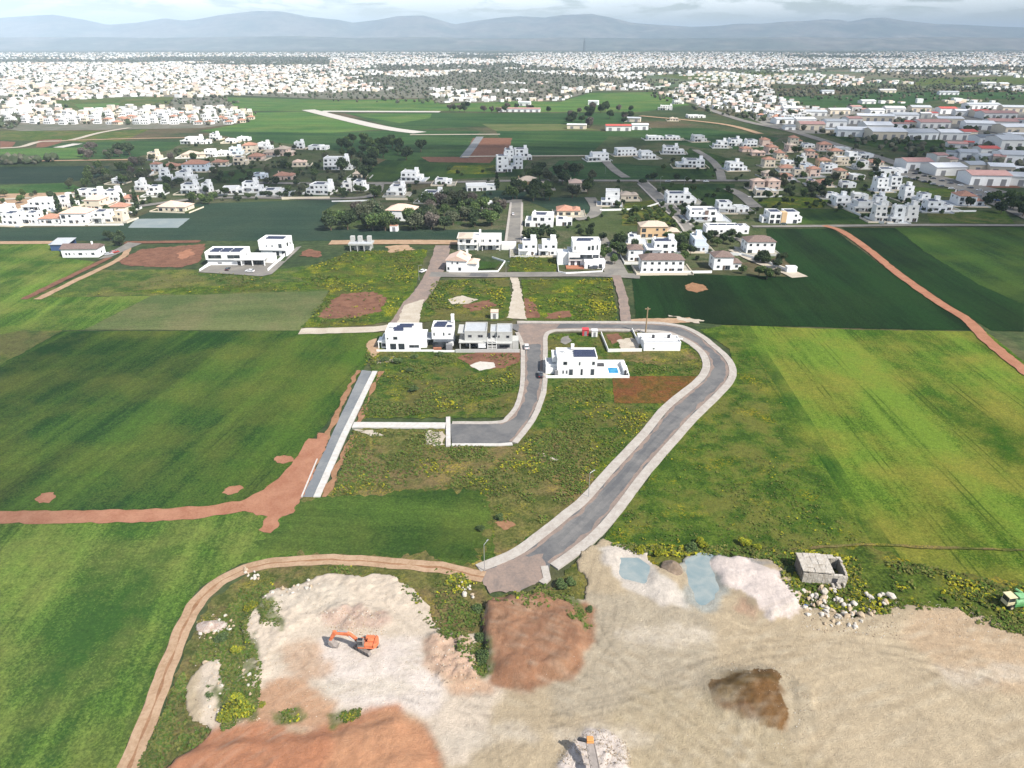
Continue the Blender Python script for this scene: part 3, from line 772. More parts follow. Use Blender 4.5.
# wheel tracks
for tr_ in ([(600, 560), (590, 600), (600, 640), (640, 690), (700, 740), (760, 800)], [(430, 700), (520, 705), (620, 690), (720, 655), (830, 650), (1000, 690)], [(440, 720), (540, 725), (640, 705), (740, 660), (900, 655), (1060, 720)],
            [(480, 770), (560, 722), (650, 702), (700, 692)], [(1060, 664), (920, 640), (820, 650), (760, 640), (700, 612)], [(1060, 700), (960, 668), (860, 668), (806, 690), (830, 770)], [(1060, 760), (940, 720), (860, 720), (800, 790)],
            [(640, 600), (660, 640), (720, 652)], [(610, 560), (620, 620), (560, 700), (500, 800)], [(600, 570), (606, 640), (540, 710), (440, 800)], [(340, 690), (420, 700), (480, 720), (500, 810)], [(300, 650), (330, 690), (420, 715), (460, 790)],
            [(1060, 680), (940, 652), (840, 640), (740, 630)], [(460, 700), (600, 730), (760, 770), (900, 800)], [(620, 700), (760, 655), (900, 670), (1060, 740)]):
    P_ = smooth_line([at(*p) for p in tr_], 14); nr_ = normals(P_)
    for off in (-1.05, 1.05):
        for a_, b_, n_ in zip(P_, P_[1:], nr_):
            a_, b_ = a_ + n_ * off, b_ + n_ * off
            i0, i1 = sorted((int((a_.x - GX[0]) / GS), int((b_.x - GX[0]) / GS))); j0, j1 = sorted((int((a_.y - GY[0]) / GS), int((b_.y - GY[0]) / GS)))
            i0, i1, j0, j1 = max(0, i0 - 3), min(len(gx), i1 + 4), max(0, j0 - 3), min(len(gy), j1 + 4)
            if i0 >= i1 or j0 >= j1: continue
            xs_, ys_ = X[i0:i1, j0:j1], Y[i0:i1, j0:j1]; d_ = b_ - a_; L2 = max(1e-6, d_.x ** 2 + d_.y ** 2)
            t_ = np.clip(((xs_ - a_.x) * d_.x + (ys_ - a_.y) * d_.y) / L2, 0, 1)
            dist = np.hypot(xs_ - a_.x - t_ * d_.x, ys_ - a_.y - t_ * d_.y)
            w_ = np.clip(1 - dist / .45, 0, 1) * .08 * (0.6 + .8 * (fbm(xs_, ys_, .2, 91, 2) > 0))
            sg = 1 if off > 0 else -1
            col[i0:i1, j0:j1] *= (1 + w_ * (.9 if (len(tr_) % 2) else -1.0))[..., None]
col *= np.array([1.02, 1.0, 0.98])
# relief
PONDS = ([(615, 565), (622, 559), (638, 559), (648, 566), (652, 576), (648, 590), (634, 586), (622, 578)], [(687, 562), (700, 555), (713, 557), (719, 568), (721, 584), (717, 600), (704, 606), (692, 600), (688, 586)])
FANS = (([(712, 566), (730, 562), (752, 562), (772, 572), (790, 588), (799, 606), (790, 620), (772, 624), (756, 612), (742, 598), (724, 588), (716, 580)], 0.95), ([(650, 578), (662, 576), (684, 598), (690, 608), (668, 606), (652, 596)], .5), ([(604, 546), (622, 550), (618, 560), (610, 570), (602, 560)], .3))
edge = np.clip(blur(inside.astype(float), 6) * 2 - 1, 0, 1)
Z = 0.50 + 0.22 * edge + 0.14 * fbm(X, Y, 0.12, 31) + 0.05 * fbm(X, Y, 0.8, 33)
mound = region([(488, 604), (556, 600), (586, 616), (584, 645), (566, 672), (530, 682), (496, 674), (488, 640)], 9)
Z += 1.7 * mound * (1 + 0.25 * fbm(X, Y, 0.35, 37))
om = region([(120, 810), (180, 766), (230, 742), (320, 742), (400, 722), (420, 760), (430, 810)], 12)
Z += 1.2 * om * (1 + 0.3 * fbm(X, Y, 0.3, 41))
pit = region([(708, 694), (735, 678), (768, 678), (786, 700), (786, 735), (768, 738), (740, 724), (716, 708)], 5)
rim = np.clip(region([(700, 690), (735, 668), (785, 670), (812, 700), (806, 742), (770, 750), (735, 732), (706, 712)], 7) - pit, 0, 1)
Z += 0.3 * rim * (1 + 0.8 * fbm(X, Y, 0.7, 43)) + 1.5 * blur(pit, 9) * (1 + 0.3 * fbm(X, Y, 0.3, 44) + .08 * fbm(X, Y, 1.3, 45, 2))
rub = region([(205, 640), (260, 600), (330, 578), (395, 578), (424, 604), (350, 615), (290, 630), (250, 700), (200, 720)], 8)
Z += rub * (0.25 + 0.4 * np.abs(fbm(X, Y, 0.3, 47)) + 0.16 * fbm(X, Y, 1.1, 48, 2))
rub2 = region([(426, 642), (472, 640), (478, 690), (440, 690)], 6)
Z += rub2 * (0.4 + 0.9 * np.abs(fbm(X, Y, 0.4, 49)))
for pl, hh_ in (([(566, 744), (584, 736), (604, 735), (620, 746), (628, 770), (632, 820), (556, 820), (558, 768)], 0.8), ([(322, 614), (350, 608), (384, 616), (388, 630), (350, 632)], .6)):
    Z += region(pl, 9) * hh_ * (1 + .5 * fbm(X, Y, .6, 51) + .3 * fbm(X, Y, 1.6, 52, 2))
for pl in PONDS: Z = Z * (1 - region(pl, 6)) + region(pl, 6) * 0.36
for pl, hh_ in FANS: Z += region(pl, 9) * hh_ * (1 + .35 * fbm(X, Y, .3, 57))
Z[~inside] = np.minimum(Z[~inside], 0.0) - 0.4
keep = inside | (blur(inside.astype(float), 1) > 0)
def zat(px, py):
    p = at(px, py, 0.7)
    i = int(np.clip((p.x - GX[0]) / GS, 0, len(gx) - 1)); j = int(np.clip((p.y - GY[0]) / GS, 0, len(gy) - 1))
    return Vector((p.x, p.y, Z[i, j] if keep[i, j] else 0.4))
ni, nj = X.shape
idx = np.arange(ni * nj).reshape(ni, nj)
q = np.stack([idx[:-1, :-1], idx[1:, :-1], idx[1:, 1:], idx[:-1, 1:]], -1).reshape(-1, 4)
kf = keep.reshape(-1)
q = q[kf[q].all(1)]
used, inv = np.unique(q, return_inverse=True)
co = np.stack([X, Y, Z], -1).reshape(-1, 3)[used]
me = bpy.data.meshes.new('quarry_ground')
me.from_pydata(co.tolist(), [], inv.reshape(-1, 4).tolist())
ca = me.attributes.new('soil', 'FLOAT_COLOR', 'POINT')
ca.data.foreach_set('color', np.concatenate([np.clip(col.reshape(-1, 3)[used], 0, 1), np.ones((len(used), 1))], 1).astype(np.float32).ravel())
for p in me.polygons: p.use_smooth = True
n = N('quarry_soil')
a = n.node('ShaderNodeAttribute', attribute_name='soil')
f = n.noise(1.3, 6, 0.75); g = n.noise(5.0, 4, 0.7)
k = n.math('ADD', n.ramp(f, 0.3, 0.7, 0.84, 1.10), n.ramp(g, 0.3, 0.7, -0.12, 0.10))
mul = n.node('ShaderNodeVectorMath', operation='SCALE'); n.L(a.outputs['Color'], mul.inputs[0]); n.L(k, mul.inputs['Scale'])
n.bump(n.math('ADD', f, g), 0.8, 0.3)
me.materials.append(n.done(mul.outputs[0], 0.95, 0.15))
o = bpy.data.objects.new('quarry_ground', me); C.objects.link(o); tag(o, kind='structure')

# slurry ponds
n = N('pond_water')
c = n.mix(n.ramp(n.noise(0.35, 4, 0.6, dist=0.5), 0.35, 0.65), S(146, 166, 170), S(174, 184, 182))
M['pond'] = n.done(c, 0.5, 0.3)
for poly in (PONDS[0], PONDS[1]):
    pts = [at(*p, 0.6) for p in poly]; c_ = sum(pts, Vector()) / len(pts)
    mb = MB(); mb.add([(c_.x + (p.x - c_.x) * 1.12, c_.y + (p.y - c_.y) * 1.12, 0.56) for p in pts], [tuple(range(len(pts)))])
    tag(mb.build('water', M['pond']), kind='structure')

# ------------------------------------------------------------------ heaps, stones, ruin
def heap(name, label, cat, px, py, rx, ry, h, mat, rough=0.25, seed=1, group=None, flat=0.0, rz=0.0):
    p = zat(px, py)
    mb = MB(); NR, NA = 16, 48; vs = [(0, 0, h)]
    for i in range(1, NR + 1):
        t = i / NR
        for j in range(NA):
            a = 2 * PI * j / NA
            wob = 1 + 0.22 * noise.noise(Vector((math.cos(a) * 1.3, math.sin(a) * 1.3, seed * 3.3))) + 0.08 * noise.noise(Vector((math.cos(a) * 5, math.sin(a) * 5, seed)))
            x, y = rx * t * wob * math.cos(a), ry * t * wob * math.sin(a)
            s = max(0, 1 - max(0, t - flat) / (1 - flat)) ** 1.15
            z = h * s * (1 + rough * noise.noise(Vector((x * .6, y * .6, seed)))) + rough * 0.5 * noise.noise(Vector((x * 1.7, y * 1.7, seed))) * (1 - t)
            vs.append((x, y, z if i < NR else -0.4))
    fs = [(0, 1 + j, 1 + (j + 1) % NA) for j in range(NA)]
    for i in range(NR - 1):
        b = 1 + i * NA
        fs += [(b + j, b + NA + j, b + NA + (j + 1) % NA, b + (j + 1) % NA) for j in range(NA)]
    mb.add(vs, fs)
    o = mb.build(name, mat, smooth=True)
    o.location = p; o.rotation_euler = (0, 0, rz)
    return tag(o, label, cat, group)
M['gypsum'] = soil('pale_pink_gypsum', S(226, 214, 206), S(244, 236, 232), 0.5, bump=0.3)
M['mudheap'] = soil('brown_spoil', S(140, 122, 104), S(172, 152, 132), 0.5)
M['rubble'] = soil('mixed_rubble', S(186, 160, 144), S(232, 216, 204), 0.9, grain=4.0)
M['gravelw'] = soil('crushed_white_stone', S(222, 206, 196), S(250, 244, 238), 2.2, grain=6.0, bump=0.9)
heap('earth_heap', 'round brown earth heap in weeds between the two slurry ponds', 'heap', 672, 568, 2.4, 2.6, 1.5, M['mudheap'], 0.3, 3)
heap('rubble_heap', 'grey white rubble dump beside the curved farm track', 'heap', 212, 625, 3.2, 1.8, 1.0, M['rubble'], 0.6, 9)

def stone_mesh(seed):
    bm = bmesh.new()
    bmesh.ops.create_icosphere(bm, subdivisions=2, radius=1)
    rnd = random.Random(seed)
    for v in bm.verts:
        d = v.co.normalized()
        v.co = d * (0.8 + 0.5 * noise.noise(d * 1.3 + Vector((seed * 5.1, 0, 0)))) * 1.0
        v.co.x *= 1.15; v.co.z *= 0.72
    for _ in range(4):          # broken flat faces
        nrm = Vector((rnd.uniform(-1, 1), rnd.uniform(-1, 1), rnd.uniform(0, 1))).normalized()
        for v in bm.verts:
            k = v.co.dot(nrm) - 0.62
            if k > 0: v.co -= nrm * k
    me = bpy.data.meshes.new('stone'); bm.to_mesh(me); bm.free()
    return me
M['stoneA'] = soil('pale_limestone', S(226, 216, 200), S(240, 232, 220), 0.8)
M['stoneB'] = soil('sandy_limestone', S(206, 180, 148), S(224, 204, 176), 0.8)
stones = []
for k in range(6):
    me = stone_mesh(k); me.materials.append(M['stoneA'] if k < 4 else M['stoneB']); stones.append(me)
rnd = random.Random(5)
def scatter_stones(n, poly, smin, smax, label, group, zb=None):
    xs = [p[0] for p in poly]; ys = [p[1] for p in poly]; done = 0
    while done < n:
        x, y = rnd.uniform(min(xs), max(xs)), rnd.uniform(min(ys), max(ys))
        if not inpoly(np.array([x]), np.array([y]), poly)[0]: continue
        p = zat(x, y); s = rnd.uniform(smin, smax) * rnd.uniform(0.7, 1.1)
        o = place('boulder', rnd.choice(stones), None, (p.x, p.y, p.z + s * 0.25), rnd.uniform(0, 6), (s, s * rnd.uniform(.7, 1.1), s * rnd.uniform(.8, 1.2)))
        tag(o, label, 'boulder', group); done += 1
scatter_stones(90, [(800, 590), (830, 582), (850, 600), (876, 612), (858, 628), (830, 626), (806, 618)], 0.3, 0.85, 'pale boulder in the tumbled stone bank in front of the ruin', 'boulders in front of the ruin')
scatter_stones(9, [(864, 590), (880, 588), (898, 600), (890, 606), (868, 598)], 0.6, 1.1, 'large white boulder in the weeds right of the stone bank', 'boulders right of the stone bank')
scatter_stones(26, [(196, 628), (230, 612), (236, 628), (204, 640)], 0.25, 0.6, 'pale broken block on the rubble dump beside the farm track', 'blocks on the trackside dump')
scatter_stones(22, [(262, 592), (310, 578), (330, 584), (270, 604)], 0.25, 0.7, 'white boulder along the weedy upper rim of the excavation', 'boulders on the excavation rim')
scatter_stones(14, [(456, 582), (470, 580), (478, 596), (466, 598)], 0.25, 0.6, 'white block dumped beside the end of the asphalt road', 'blocks by the road end')
scatter_stones(24, [(205, 660), (250, 640), (262, 690), (240, 722), (205, 726)], 0.2, 0.55, 'white boulder among yellow bushes beside the chalk ramp', 'boulders by the chalk ramp')
scatter_stones(12, [(244, 565), (262, 572), (258, 580), (246, 578)], 0.25, 0.7, 'white boulder in the weeds inside the track bend', 'boulders inside the track bend')
# fine gravel: uncountable
def gravel(regions):
    V, Fc = [], []
    base = np.array([(1, 0, 0), (-.5, .87, 0), (-.5, -.87, 0), (0, 0, 1.0)])
    rg = np.random.RandomState(3)
    for poly, n, s0, s1 in [(a, int(b * .8), c * .7, d * .62) for a, b, c, d in regions]:
        xs = [p[0] for p in poly]; ys = [p[1] for p in poly]
        x = rg.uniform(min(xs), max(xs), n * 2); y = rg.uniform(min(ys), max(ys), n * 2)
        m = inpoly(x, y, poly); x, y = x[m][:n], y[m][:n]
        for a, b in zip(x, y):
            p = zat(a, b); s = rg.uniform(s0, s1) ** 1.0; r = rg.uniform(0, 6.28)
            c, d = math.cos(r) * s, math.sin(r) * s
            k = len(V)
            for q in base: V.append((p.x + q[0] * c - q[1] * d, p.y + q[0] * d + q[1] * c, p.z + q[2] * s * 0.8 - 0.02))
            Fc += [(k, k + 1, k + 3), (k + 1, k + 2, k + 3), (k + 2, k, k + 3)]
    me = bpy.data.meshes.new('gravel'); me.from_pydata(V, [], Fc); me.materials.append(M['stoneA']); me.materials.append(M['stoneB']); me.materials.append(M['mudheap'])
    me.polygons.foreach_set('material_index', np.repeat(np.random.RandomState(1).choice([0, 1, 1, 2], len(Fc) // 3), 3).astype(np.int32))
    o = bpy.data.objects.new('gravel', me); C.objects.link(o); tag(o, kind='stuff')
gravel([([(700, 670), (735, 662), (785, 668), (815, 700), (806, 745), (770, 752), (800, 700), (770, 676)], 700, 0.06, 0.28),
        ([(280, 600), (400, 580), (440, 620), (480, 700), (300, 720), (250, 680)], 1500, 0.05, 0.24),
        ([(195, 620), (260, 595), (260, 720), (195, 730)], 600, 0.08, 0.35),
        ([(562, 738), (600, 730), (626, 742), (634, 768), (552, 768)], 2600, 0.05, 0.22),
        ([(600, 545), (1000, 625), (1000, 768), (480, 768), (560, 600)], 1600, 0.05, 0.17),
        ([(800, 595), (900, 600), (900, 640), (800, 630)], 900, 0.08, 0.35),
        ([(930, 600), (1000, 615), (1024, 640), (960, 640), (900, 620)], 400, 0.08, 0.3),
        ([(425, 640), (472, 638), (480, 690), (430, 685)], 700, 0.08, 0.35),
        ([(320, 612), (380, 612), (385, 635), (330, 636)], 900, 0.08, 0.35)])

# ruined stone building
p = zat(824, 583)
t = thing('ruined_building', 'ruined pale stone building with half collapsed roof above the stone bank', 'ruin', p, R(-6))
M['ruin'] = soil('old_plastered_stone', S(206, 194, 178), S(238, 230, 218), 0.8, grain=2.5, bump=0.9)
M['ruinshade'] = soil('shaded_rubble_masonry', S(134, 118, 102), S(196, 182, 166), 1.8, grain=3.5, bump=1.0)  # rubble masonry, darkened to carry the shade on the end wall
def jag(mb, x0, x1, y0, y1, h0, h1, axis, seed, mi=0):
    rr = random.Random(seed); n = 9
    for i in range(n):
        a, b = i / n, (i + 1) / n
        h = h0 + (h1 - h0) * (a + b) / 2 + rr.uniform(-0.22, 0.16)
        if axis == 'x': mb.box(x0 + (x1 - x0) * a, x0 + (x1 - x0) * b, y0, y1, -0.5, h, mi)
        else: mb.box(x0, x1, y0 + (y1 - y0) * a, y0 + (y1 - y0) * b, -0.5, h, mi)
mb = MB(); jag(mb, -4.4, 4.4, 0, 0.5, 2.7, 2.4, 'x', 1); jag(mb, -4.4, 4.4, 5.0, 5.5, 2.9, 2.9, 'x', 2)
jag(mb, 3.95, 4.45, 0.52, 4.98, 2.5, 2.9, 'y', 3); mb.build('wall', M['ruin'], t, bevel=0.05)
mb = MB(); jag(mb, -4.6, -4.0, 0.52, 4.98, 2.6, 3.0, 'y', 4); mb.build('end_wall', M['ruinshade'], t, bevel=0.05)
mb = MB()
for i in range(6):
    for j in range(5):
        if i == 5 and j < 4: continue
        rr = random.Random(i * 7 + j)
        mb.box(-4.7 + i * 1.25, -3.46 + i * 1.25, -0.1 + j * 1.15, 1.04 + j * 1.15, 2.95 + rr.uniform(-.1, .1), 3.2 + rr.uniform(-.08, .12))
mb.build('roof', M['ruin'], t, bevel=0.05)
mb = MB(); mb.box(1.4, 2.5, -0.03, 0.02, 0.5, 1.7); mb.build('doorway_shade', M['dark'], t)  # dark panel on the solid wall, painted shade of an opening
mb = MB()
for k in range(8):
    rr = random.Random(k + 40); x = rr.uniform(1.2, 3.8); s = rr.uniform(.3, .6)
    mb.box(x, x + s, -1.0 + rr.uniform(-.3, .5), -0.1, -0.4, rr.uniform(.3, 1.0))
mb.build('fallen_masonry', M['ruin'], t, bevel=0.08)
# blue barrel beside the stones
p = zat(806, 605)
t = thing('barrel', 'small blue plastic barrel between gypsum heap and stone bank', 'barrel', p)
mb = MB(); mb.tube((0, 0, 0), (0, 0, 1.0), 0.42, 0.42, 14); mb.build('drum', M['blue'], t)
mb = MB(); mb.tube((0, 0, 1.0), (0, 0, 1.06), 0.36, 0.34, 14); mb.build('lid', M['blue'], t)
# ------------------------------------------------------------------ machines and vehicles
M['orange'] = plain('orange_machine_paint', (0.62, 0.17, 0.07, 1), 0.65, 0.3, 0.4, 1.5)
M['trackgrey'] = plain('dusty_track_steel', (0.24, 0.21, 0.19, 1), 0.8, 0.3, 0.25, 2.0)
p = zat(367, 648)
t = thing('excavator', 'orange tracked excavator with its arm bent to the left on white ground', 'excavator', p, R(176))
# local +x: the direction the arm reaches
for s in (-1, 1):
    mb = MB()
    prof = [(-2.0, 0.35), (-1.65, 0.05), (1.65, 0.05), (2.0, 0.35), (2.0, 0.62), (1.65, 0.9), (-1.65, 0.9), (-2.0, 0.62)]
    Mx = Matrix.Rotation(R(62), 4, 'Z')
    mb.extrude_x(prof, s * 1.2 - 0.3, s * 1.2 + 0.3, 0, Mx)
    for i in range(22):
        y = -1.6 + i * 0.152
        mb.box(s * 1.2 - 0.33, s * 1.2 + 0.33, y, y + 0.08, 0.88, 0.95, 0, M=Mx)
    tr = mb.build('track', M['trackgrey'], t)
    mb = MB()
    for y in (-1.6, -0.8, 0, 0.8, 1.6):
        mb.tube(Mx @ Vector((s * 1.2 - 0.36, y, 0.45)), Mx @ Vector((s * 1.2 + 0.36, y, 0.45)), 0.3, None, 10)
    each(mb, 'roller', M['dark'], tr)
mb = MB(); mb.box(-1.0, 1.0, -0.8, 0.8, 0.45, 0.95); mb.tube((0, 0, 0.9), (0, 0, 1.1), 0.75, None, 16); mb.build('undercarriage', M['dark'], t)
mb = MB()
mb.box(-1.5, 1.3, -1.25, 1.25, 1.1, 1.35)
mb.box(-1.45, 0.2, -1.2, -0.35, 1.35, 2.1); mb.box(-1.45, 0.1, 0.35, 1.2, 1.35, 2.0); mb.box(-1.45, -0.3, -0.34, 0.34, 1.35, 2.2)
mb.build('body', M['orange'], t, bevel=0.06)
mb = MB(); mb.prism([(-1.55, -1.3), (-1.55, 1.3), (-2.1, 0.95), (-2.3, 0), (-2.1, -0.95)], 1.15, 2.15); mb.build('counterweight', M['orange'], t, bevel=0.08)
cab = MB(); cab.extrude_x([(0.38, 1.36), (1.22, 1.36), (1.22, 2.95), (0.38, 2.95)], 0.15, 1.35); co = cab.build('cab', M['trackgrey'], t, bevel=0.06)
mb = MB(); mb.box(1.36, 1.38, 0.48, 1.12, 1.7, 2.8); mb.box(0.3, 1.25, 1.23, 1.25, 1.9, 2.8); mb.box(0.3, 1.25, 0.35, 0.37, 1.9, 2.8); mb.box(0.35, 1.2, 0.5, 1.1, 2.96, 2.98); mb.build('cab_glass', M['glass'], co)
def armplate(pts, w):
    m = MB(); m.extrude_x([(0, 0)], 0, 0) if 0 else None
    n_ = len(pts); vs = [(p[0], -w / 2, p[1]) for p in pts] + [(p[0], w / 2, p[1]) for p in pts]
    m.add(vs, [(i, (i + 1) % n_, n_ + (i + 1) % n_, n_ + i) for i in range(n_)] + [tuple(range(n_)), tuple(range(2 * n_ - 1, n_ - 1, -1))])
    return m
armplate([(0.9, 1.5), (1.3, 1.25), (3.4, 3.0), (5.6, 3.15), (5.75, 3.5), (3.3, 3.7), (2.7, 3.45)], 0.5).build('boom', M['orange'], t, bevel=0.04)
armplate([(5.2, 3.75), (5.9, 3.85), (6.9, 1.6), (6.7, 1.4), (6.4, 1.5), (5.3, 3.2)], 0.42).build('stick', M['orange'], t, bevel=0.04)
mb = armplate([(6.5, 1.6), (6.9, 1.55), (6.95, 0.9), (6.4, 0.25), (5.5, 0.15), (5.45, 0.3), (6.0, 0.7), (6.2, 1.2)], 1.15)
for k in range(5): mb.box(5.2, 5.5, -0.55 + k * 0.25, -0.45 + k * 0.25, 0.13, 0.24)
mb.build('bucket', M['trackgrey'], t, bevel=0.03)
mb = MB()
for s in (-1, 1): mb.tube((1.6, s * 0.34, 1.5), (3.0, s * 0.34, 3.1), 0.09, None, 8)
mb.tube((3.2, 0, 3.75), (5.2, 0, 3.72), 0.09, None, 8); mb.tube((5.5, 0, 3.7), (6.5, 0, 2.0), 0.08, None, 8)
each(mb, 'hydraulic_ram', M['steel'], t)

# conveyor over the white gravel heap
b = zat(606, 800)
t = thing('conveyor', 'dark conveyor with an orange head drum above the white gravel heap', 'conveyor', (at(590, 742, 4.6).x, at(590, 742, 4.6).y, 0.6), 0)
top = Vector((0, 0, 4.1)); low = Vector((1.7, -13, 0.9))
mb = MB(); mb.beam(top, low, 0.95, 0.1); mb.build('belt', M['trackgrey'], t)
mb = MB(); d = (low - top)
for s in (-0.62, 0.62):
    mb.beam(top + Vector((s, 0, -0.15)), low + Vector((s, 0, -0.15)), 0.12, 0.4)
for k in range(20):
    q = top + d * (k / 20); mb.beam(q + Vector((-0.7, 0, -0.05)), q + Vector((0.7, 0, -0.05)), 0.18, 0.06)
mb.build('frame', M['trackgrey'], t)
mb = MB()
for s in (-0.9, 0.9):
    q = top + d * 0.55; mb.beam(Vector((s + q.x, q.y, q.z)), Vector((s * 1.3 + q.x, q.y, -0.3)), 0.14, 0.14)
    mb.beam(Vector((s * 0.7 + q.x, q.y + 2, q.z + .4)), Vector((s * 1.3 + q.x, q.y, -0.3)), 0.12, 0.12)
each(mb, 'support', M['dark'], t)
mb = MB(); mb.tube((-0.55, 0.1, 4.1), (0.55, 0.1, 4.1), 0.42, None, 16); mb.box(-0.5, 0.5, -0.25, 0.6, 4.3, 4.62)
mb.build('head_drum', plain('orange_drum_paint', (0.58, 0.26, 0.08, 1), 0.5, 0.4, 0.15), t, bevel=0.05)
mb = MB(); mb.beam((-0.5, 0.0, 4.3), (-1.7, 0.9, 3.5), 0.5, 0.3); mb.build('chute', M['dark'], t)

# green field machine at the right edge
p = at(1010, 607); p.z = 0.35
t = thing('farm_machine', 'old green farm machine with a cream cab in weeds at right edge', 'farm machine', p, R(8))
M['greenpaint'] = plain('faded_green_paint', (0.20, 0.42, 0.20, 1), 0.65, 0.3, 0.4, 1.2)
M['creampaint'] = plain('cream_paint', (0.55, 0.49, 0.30, 1), 0.6, 0.3, 0.15)
mb = MB(); mb.extrude_x([(-1.0, 0.75), (1.0, 0.75), (1.0, 1.7), (0.6, 2.2), (-0.6, 2.2), (-1.0, 1.7)], -0.1, 4.9)
mb.box(0.4, 2.2, -0.8, 0.8, 2.2, 2.75); mb.build('body', M['greenpaint'], t, bevel=0.08)
mb = MB(); mb.box(-0.4, 4.9, -1.16, -1.01, 0.7, 1.4); mb.box(1.0, 4.6, 1.01, 1.16, 0.7, 1.4); mb.build('side_panel', plain('dark_green_paint', (0.08, 0.26, 0.09, 1), 0.55, 0.35, 0.2), t, bevel=0.03)
mb = MB(); mb.box(-1.9, -0.3, -0.85, 0.85, 0.9, 1.75); mb.box(-2.0, -0.2, -0.95, 0.95, 2.85, 3.0)
for x in (-1.85, -0.4):
    for y in (-0.8, 0.72): mb.box(x, x + 0.1, y, y + 0.08, 1.75, 2.85)
cb = mb.build('cab', M['creampaint'], t, bevel=0.04)
mb = MB(); mb.box(-1.8, -0.4, -0.78, -0.74, 1.76, 2.84); mb.box(-1.8, -0.4, 0.74, 0.78, 1.76, 2.84); mb.box(-1.84, -1.8, -0.7, 0.7, 1.76, 2.84); mb.build('cab_glass', M['glass'], cb)
for x, r in ((-0.9, 0.55), (3.6, 0.8)):
    for y in (-1.0, 1.0):
        mb = MB(); mb.tube((x, y - 0.2, r), (x, y + 0.2, r), r, None, 18); w = mb.build('wheel', M['rubber'], t, bevel=0.04)
        mb = MB(); mb.tube((x, y - 0.22, r), (x, y + 0.22, r), r * 0.5, None, 12); mb.build('rim', M['creampaint'], w)
mb = MB(); mb.beam((2.0, 0.4, 2.7), (0.6, 0.9, 3.5), 0.3, 0.3); mb.build('unloading_pipe', M['greenpaint'], t)

# cars
_carmesh = {}
def car_meshes():
    prof = [(-2.15, 0.35), (-2.2, 0.75), (-2.05, 0.98), (-1.05, 1.05), (1.2, 1.05), (2.0, 0.9), (2.2, 0.68), (2.15, 0.35)]
    b = MB(); b.extrude_x([(p[0], p[1]) for p in prof], -0.86, 0.86)
    roof = MB(); roof.add([(-.6, -1.35, 1.42), (.6, -1.35, 1.42), (.6, .35, 1.45), (-.6, .35, 1.45), (-.62, -1.4, 1.38), (.62, -1.4, 1.38), (.62, .4, 1.41), (-.62, .4, 1.41)], [(0, 1, 2, 3), (4, 5, 1, 0), (5, 6, 2, 1), (6, 7, 3, 2), (7, 4, 0, 3)])
    g = MB(); g.add([(-.8, -1.95, 1.03), (.8, -1.95, 1.03), (.8, 1.05, 1.05), (-.8, 1.05, 1.05), (-.61, -1.4, 1.4), (.61, -1.4, 1.4), (.61, .38, 1.42), (-.61, .38, 1.42)], [(4, 5, 6, 7), (0, 1, 5, 4), (1, 2, 6, 5), (2, 3, 7, 6), (3, 0, 4, 7)])
    w = MB(); w.tube((-0.11, 0, 0), (0.11, 0, 0), 0.33, None, 16)
    rm = MB(); rm.tube((-0.12, 0, 0), (0.12, 0, 0), 0.2, None, 12)
    h = MB(); h.box(-0.2, 0.2, -0.04, 0.04, -0.08, 0.08)
    return b, roof, g, w, rm, h
_b, _r, _g, _w, _rm, _h = car_meshes()
gm, wm, rmm = _g.mesh('car_glass', M['glass']), _w.mesh('car_wheel', M['rubber']), _rm.mesh('car_rim', M['steel'])
hm = _h.mesh('headlight', plain('headlight_glass', (.7, .7, .72, 1), .1, .6, .02)); tm = _h.mesh('taillight', plain('tail_light_red', (.4, .02, .02, 1), .2, .6, .02))
def car(px, py, yaw, colname, col, where, z=0.35):
    if colname not in _carmesh:
        m = plain(colname + '_car_paint', col, 0.25, 0.6, 0.03)
        _carmesh[colname] = (_b.mesh('car_body', m), _r.mesh('car_roof', m))
    p = at(px, py, z)
    t = thing('parked_car', colname + ' car ' + where, 'car', p, R(yaw), 'cars parked in the streets')
    bd = place('body', _carmesh[colname][0], t); bv = bd.modifiers.new('bevel', 'BEVEL'); bv.width = 0.09; bv.segments = 2
    place('roof', _carmesh[colname][1], t)
    place('car_glass', gm, t)
    for x in (-0.78, 0.78):
        for y in (-1.35, 1.35):
            w = place('wheel', wm, t, (x, y, 0.33)); place('rim', rmm, w)
        place('headlight', hm, t, (x * 0.75, 2.14, 0.72)); place('taillight', tm, t, (x * 0.75, -2.18, 0.8))
W_, K_, G_, D_, B_ = (.78, .78, .78, 1), (.02, .02, .025, 1), (.35, .36, .38, 1), (.09, .10, .12, 1), (.05, .12, .3, 1)
car(526.5, 348, 3, 'white', W_, 'on the asphalt bend beside the grey concrete houses')
car(540.5, 376, 2, 'black', K_, 'parked at the kerb left of the pool house')
car(423, 272, -30, 'white', W_, 'at the edge of the dirt road by the gable house')
car(250, 272, 80, 'white', W_, 'in the grey yard of the villa with two wings')
car(228, 270, 5, 'black', K_, 'beside the wall of the villa with two wings')
car(594, 268, 82, 'dark grey', D_, 'below the corner house with the terracotta terrace')
car(783, 225, 85, 'dark green', (.03, .06, .05, 1), 'in front of the twin tan and white house')
car(513, 215, 2, 'white', W_, 'on the wide street beside the dark grove')
car(668, 182, 88, 'silver', G_, 'on the long back street near the fork')
car(706, 182, 88, 'white', W_, 'on the long back street by the white villa')
car(115, 253, -50, 'red', (.35, .04, .03, 1), 'at the right end of the farm shed driveway')
car(109, 255, -50, 'silver', G_, 'at the left end of the farm shed driveway')
car(396, 183, 88, 'silver', G_, 'on the back street left of the twin villas')
rr = random.Random(8)
names = [('white', W_), ('black', K_), ('silver', G_), ('dark grey', D_), ('blue', B_)]
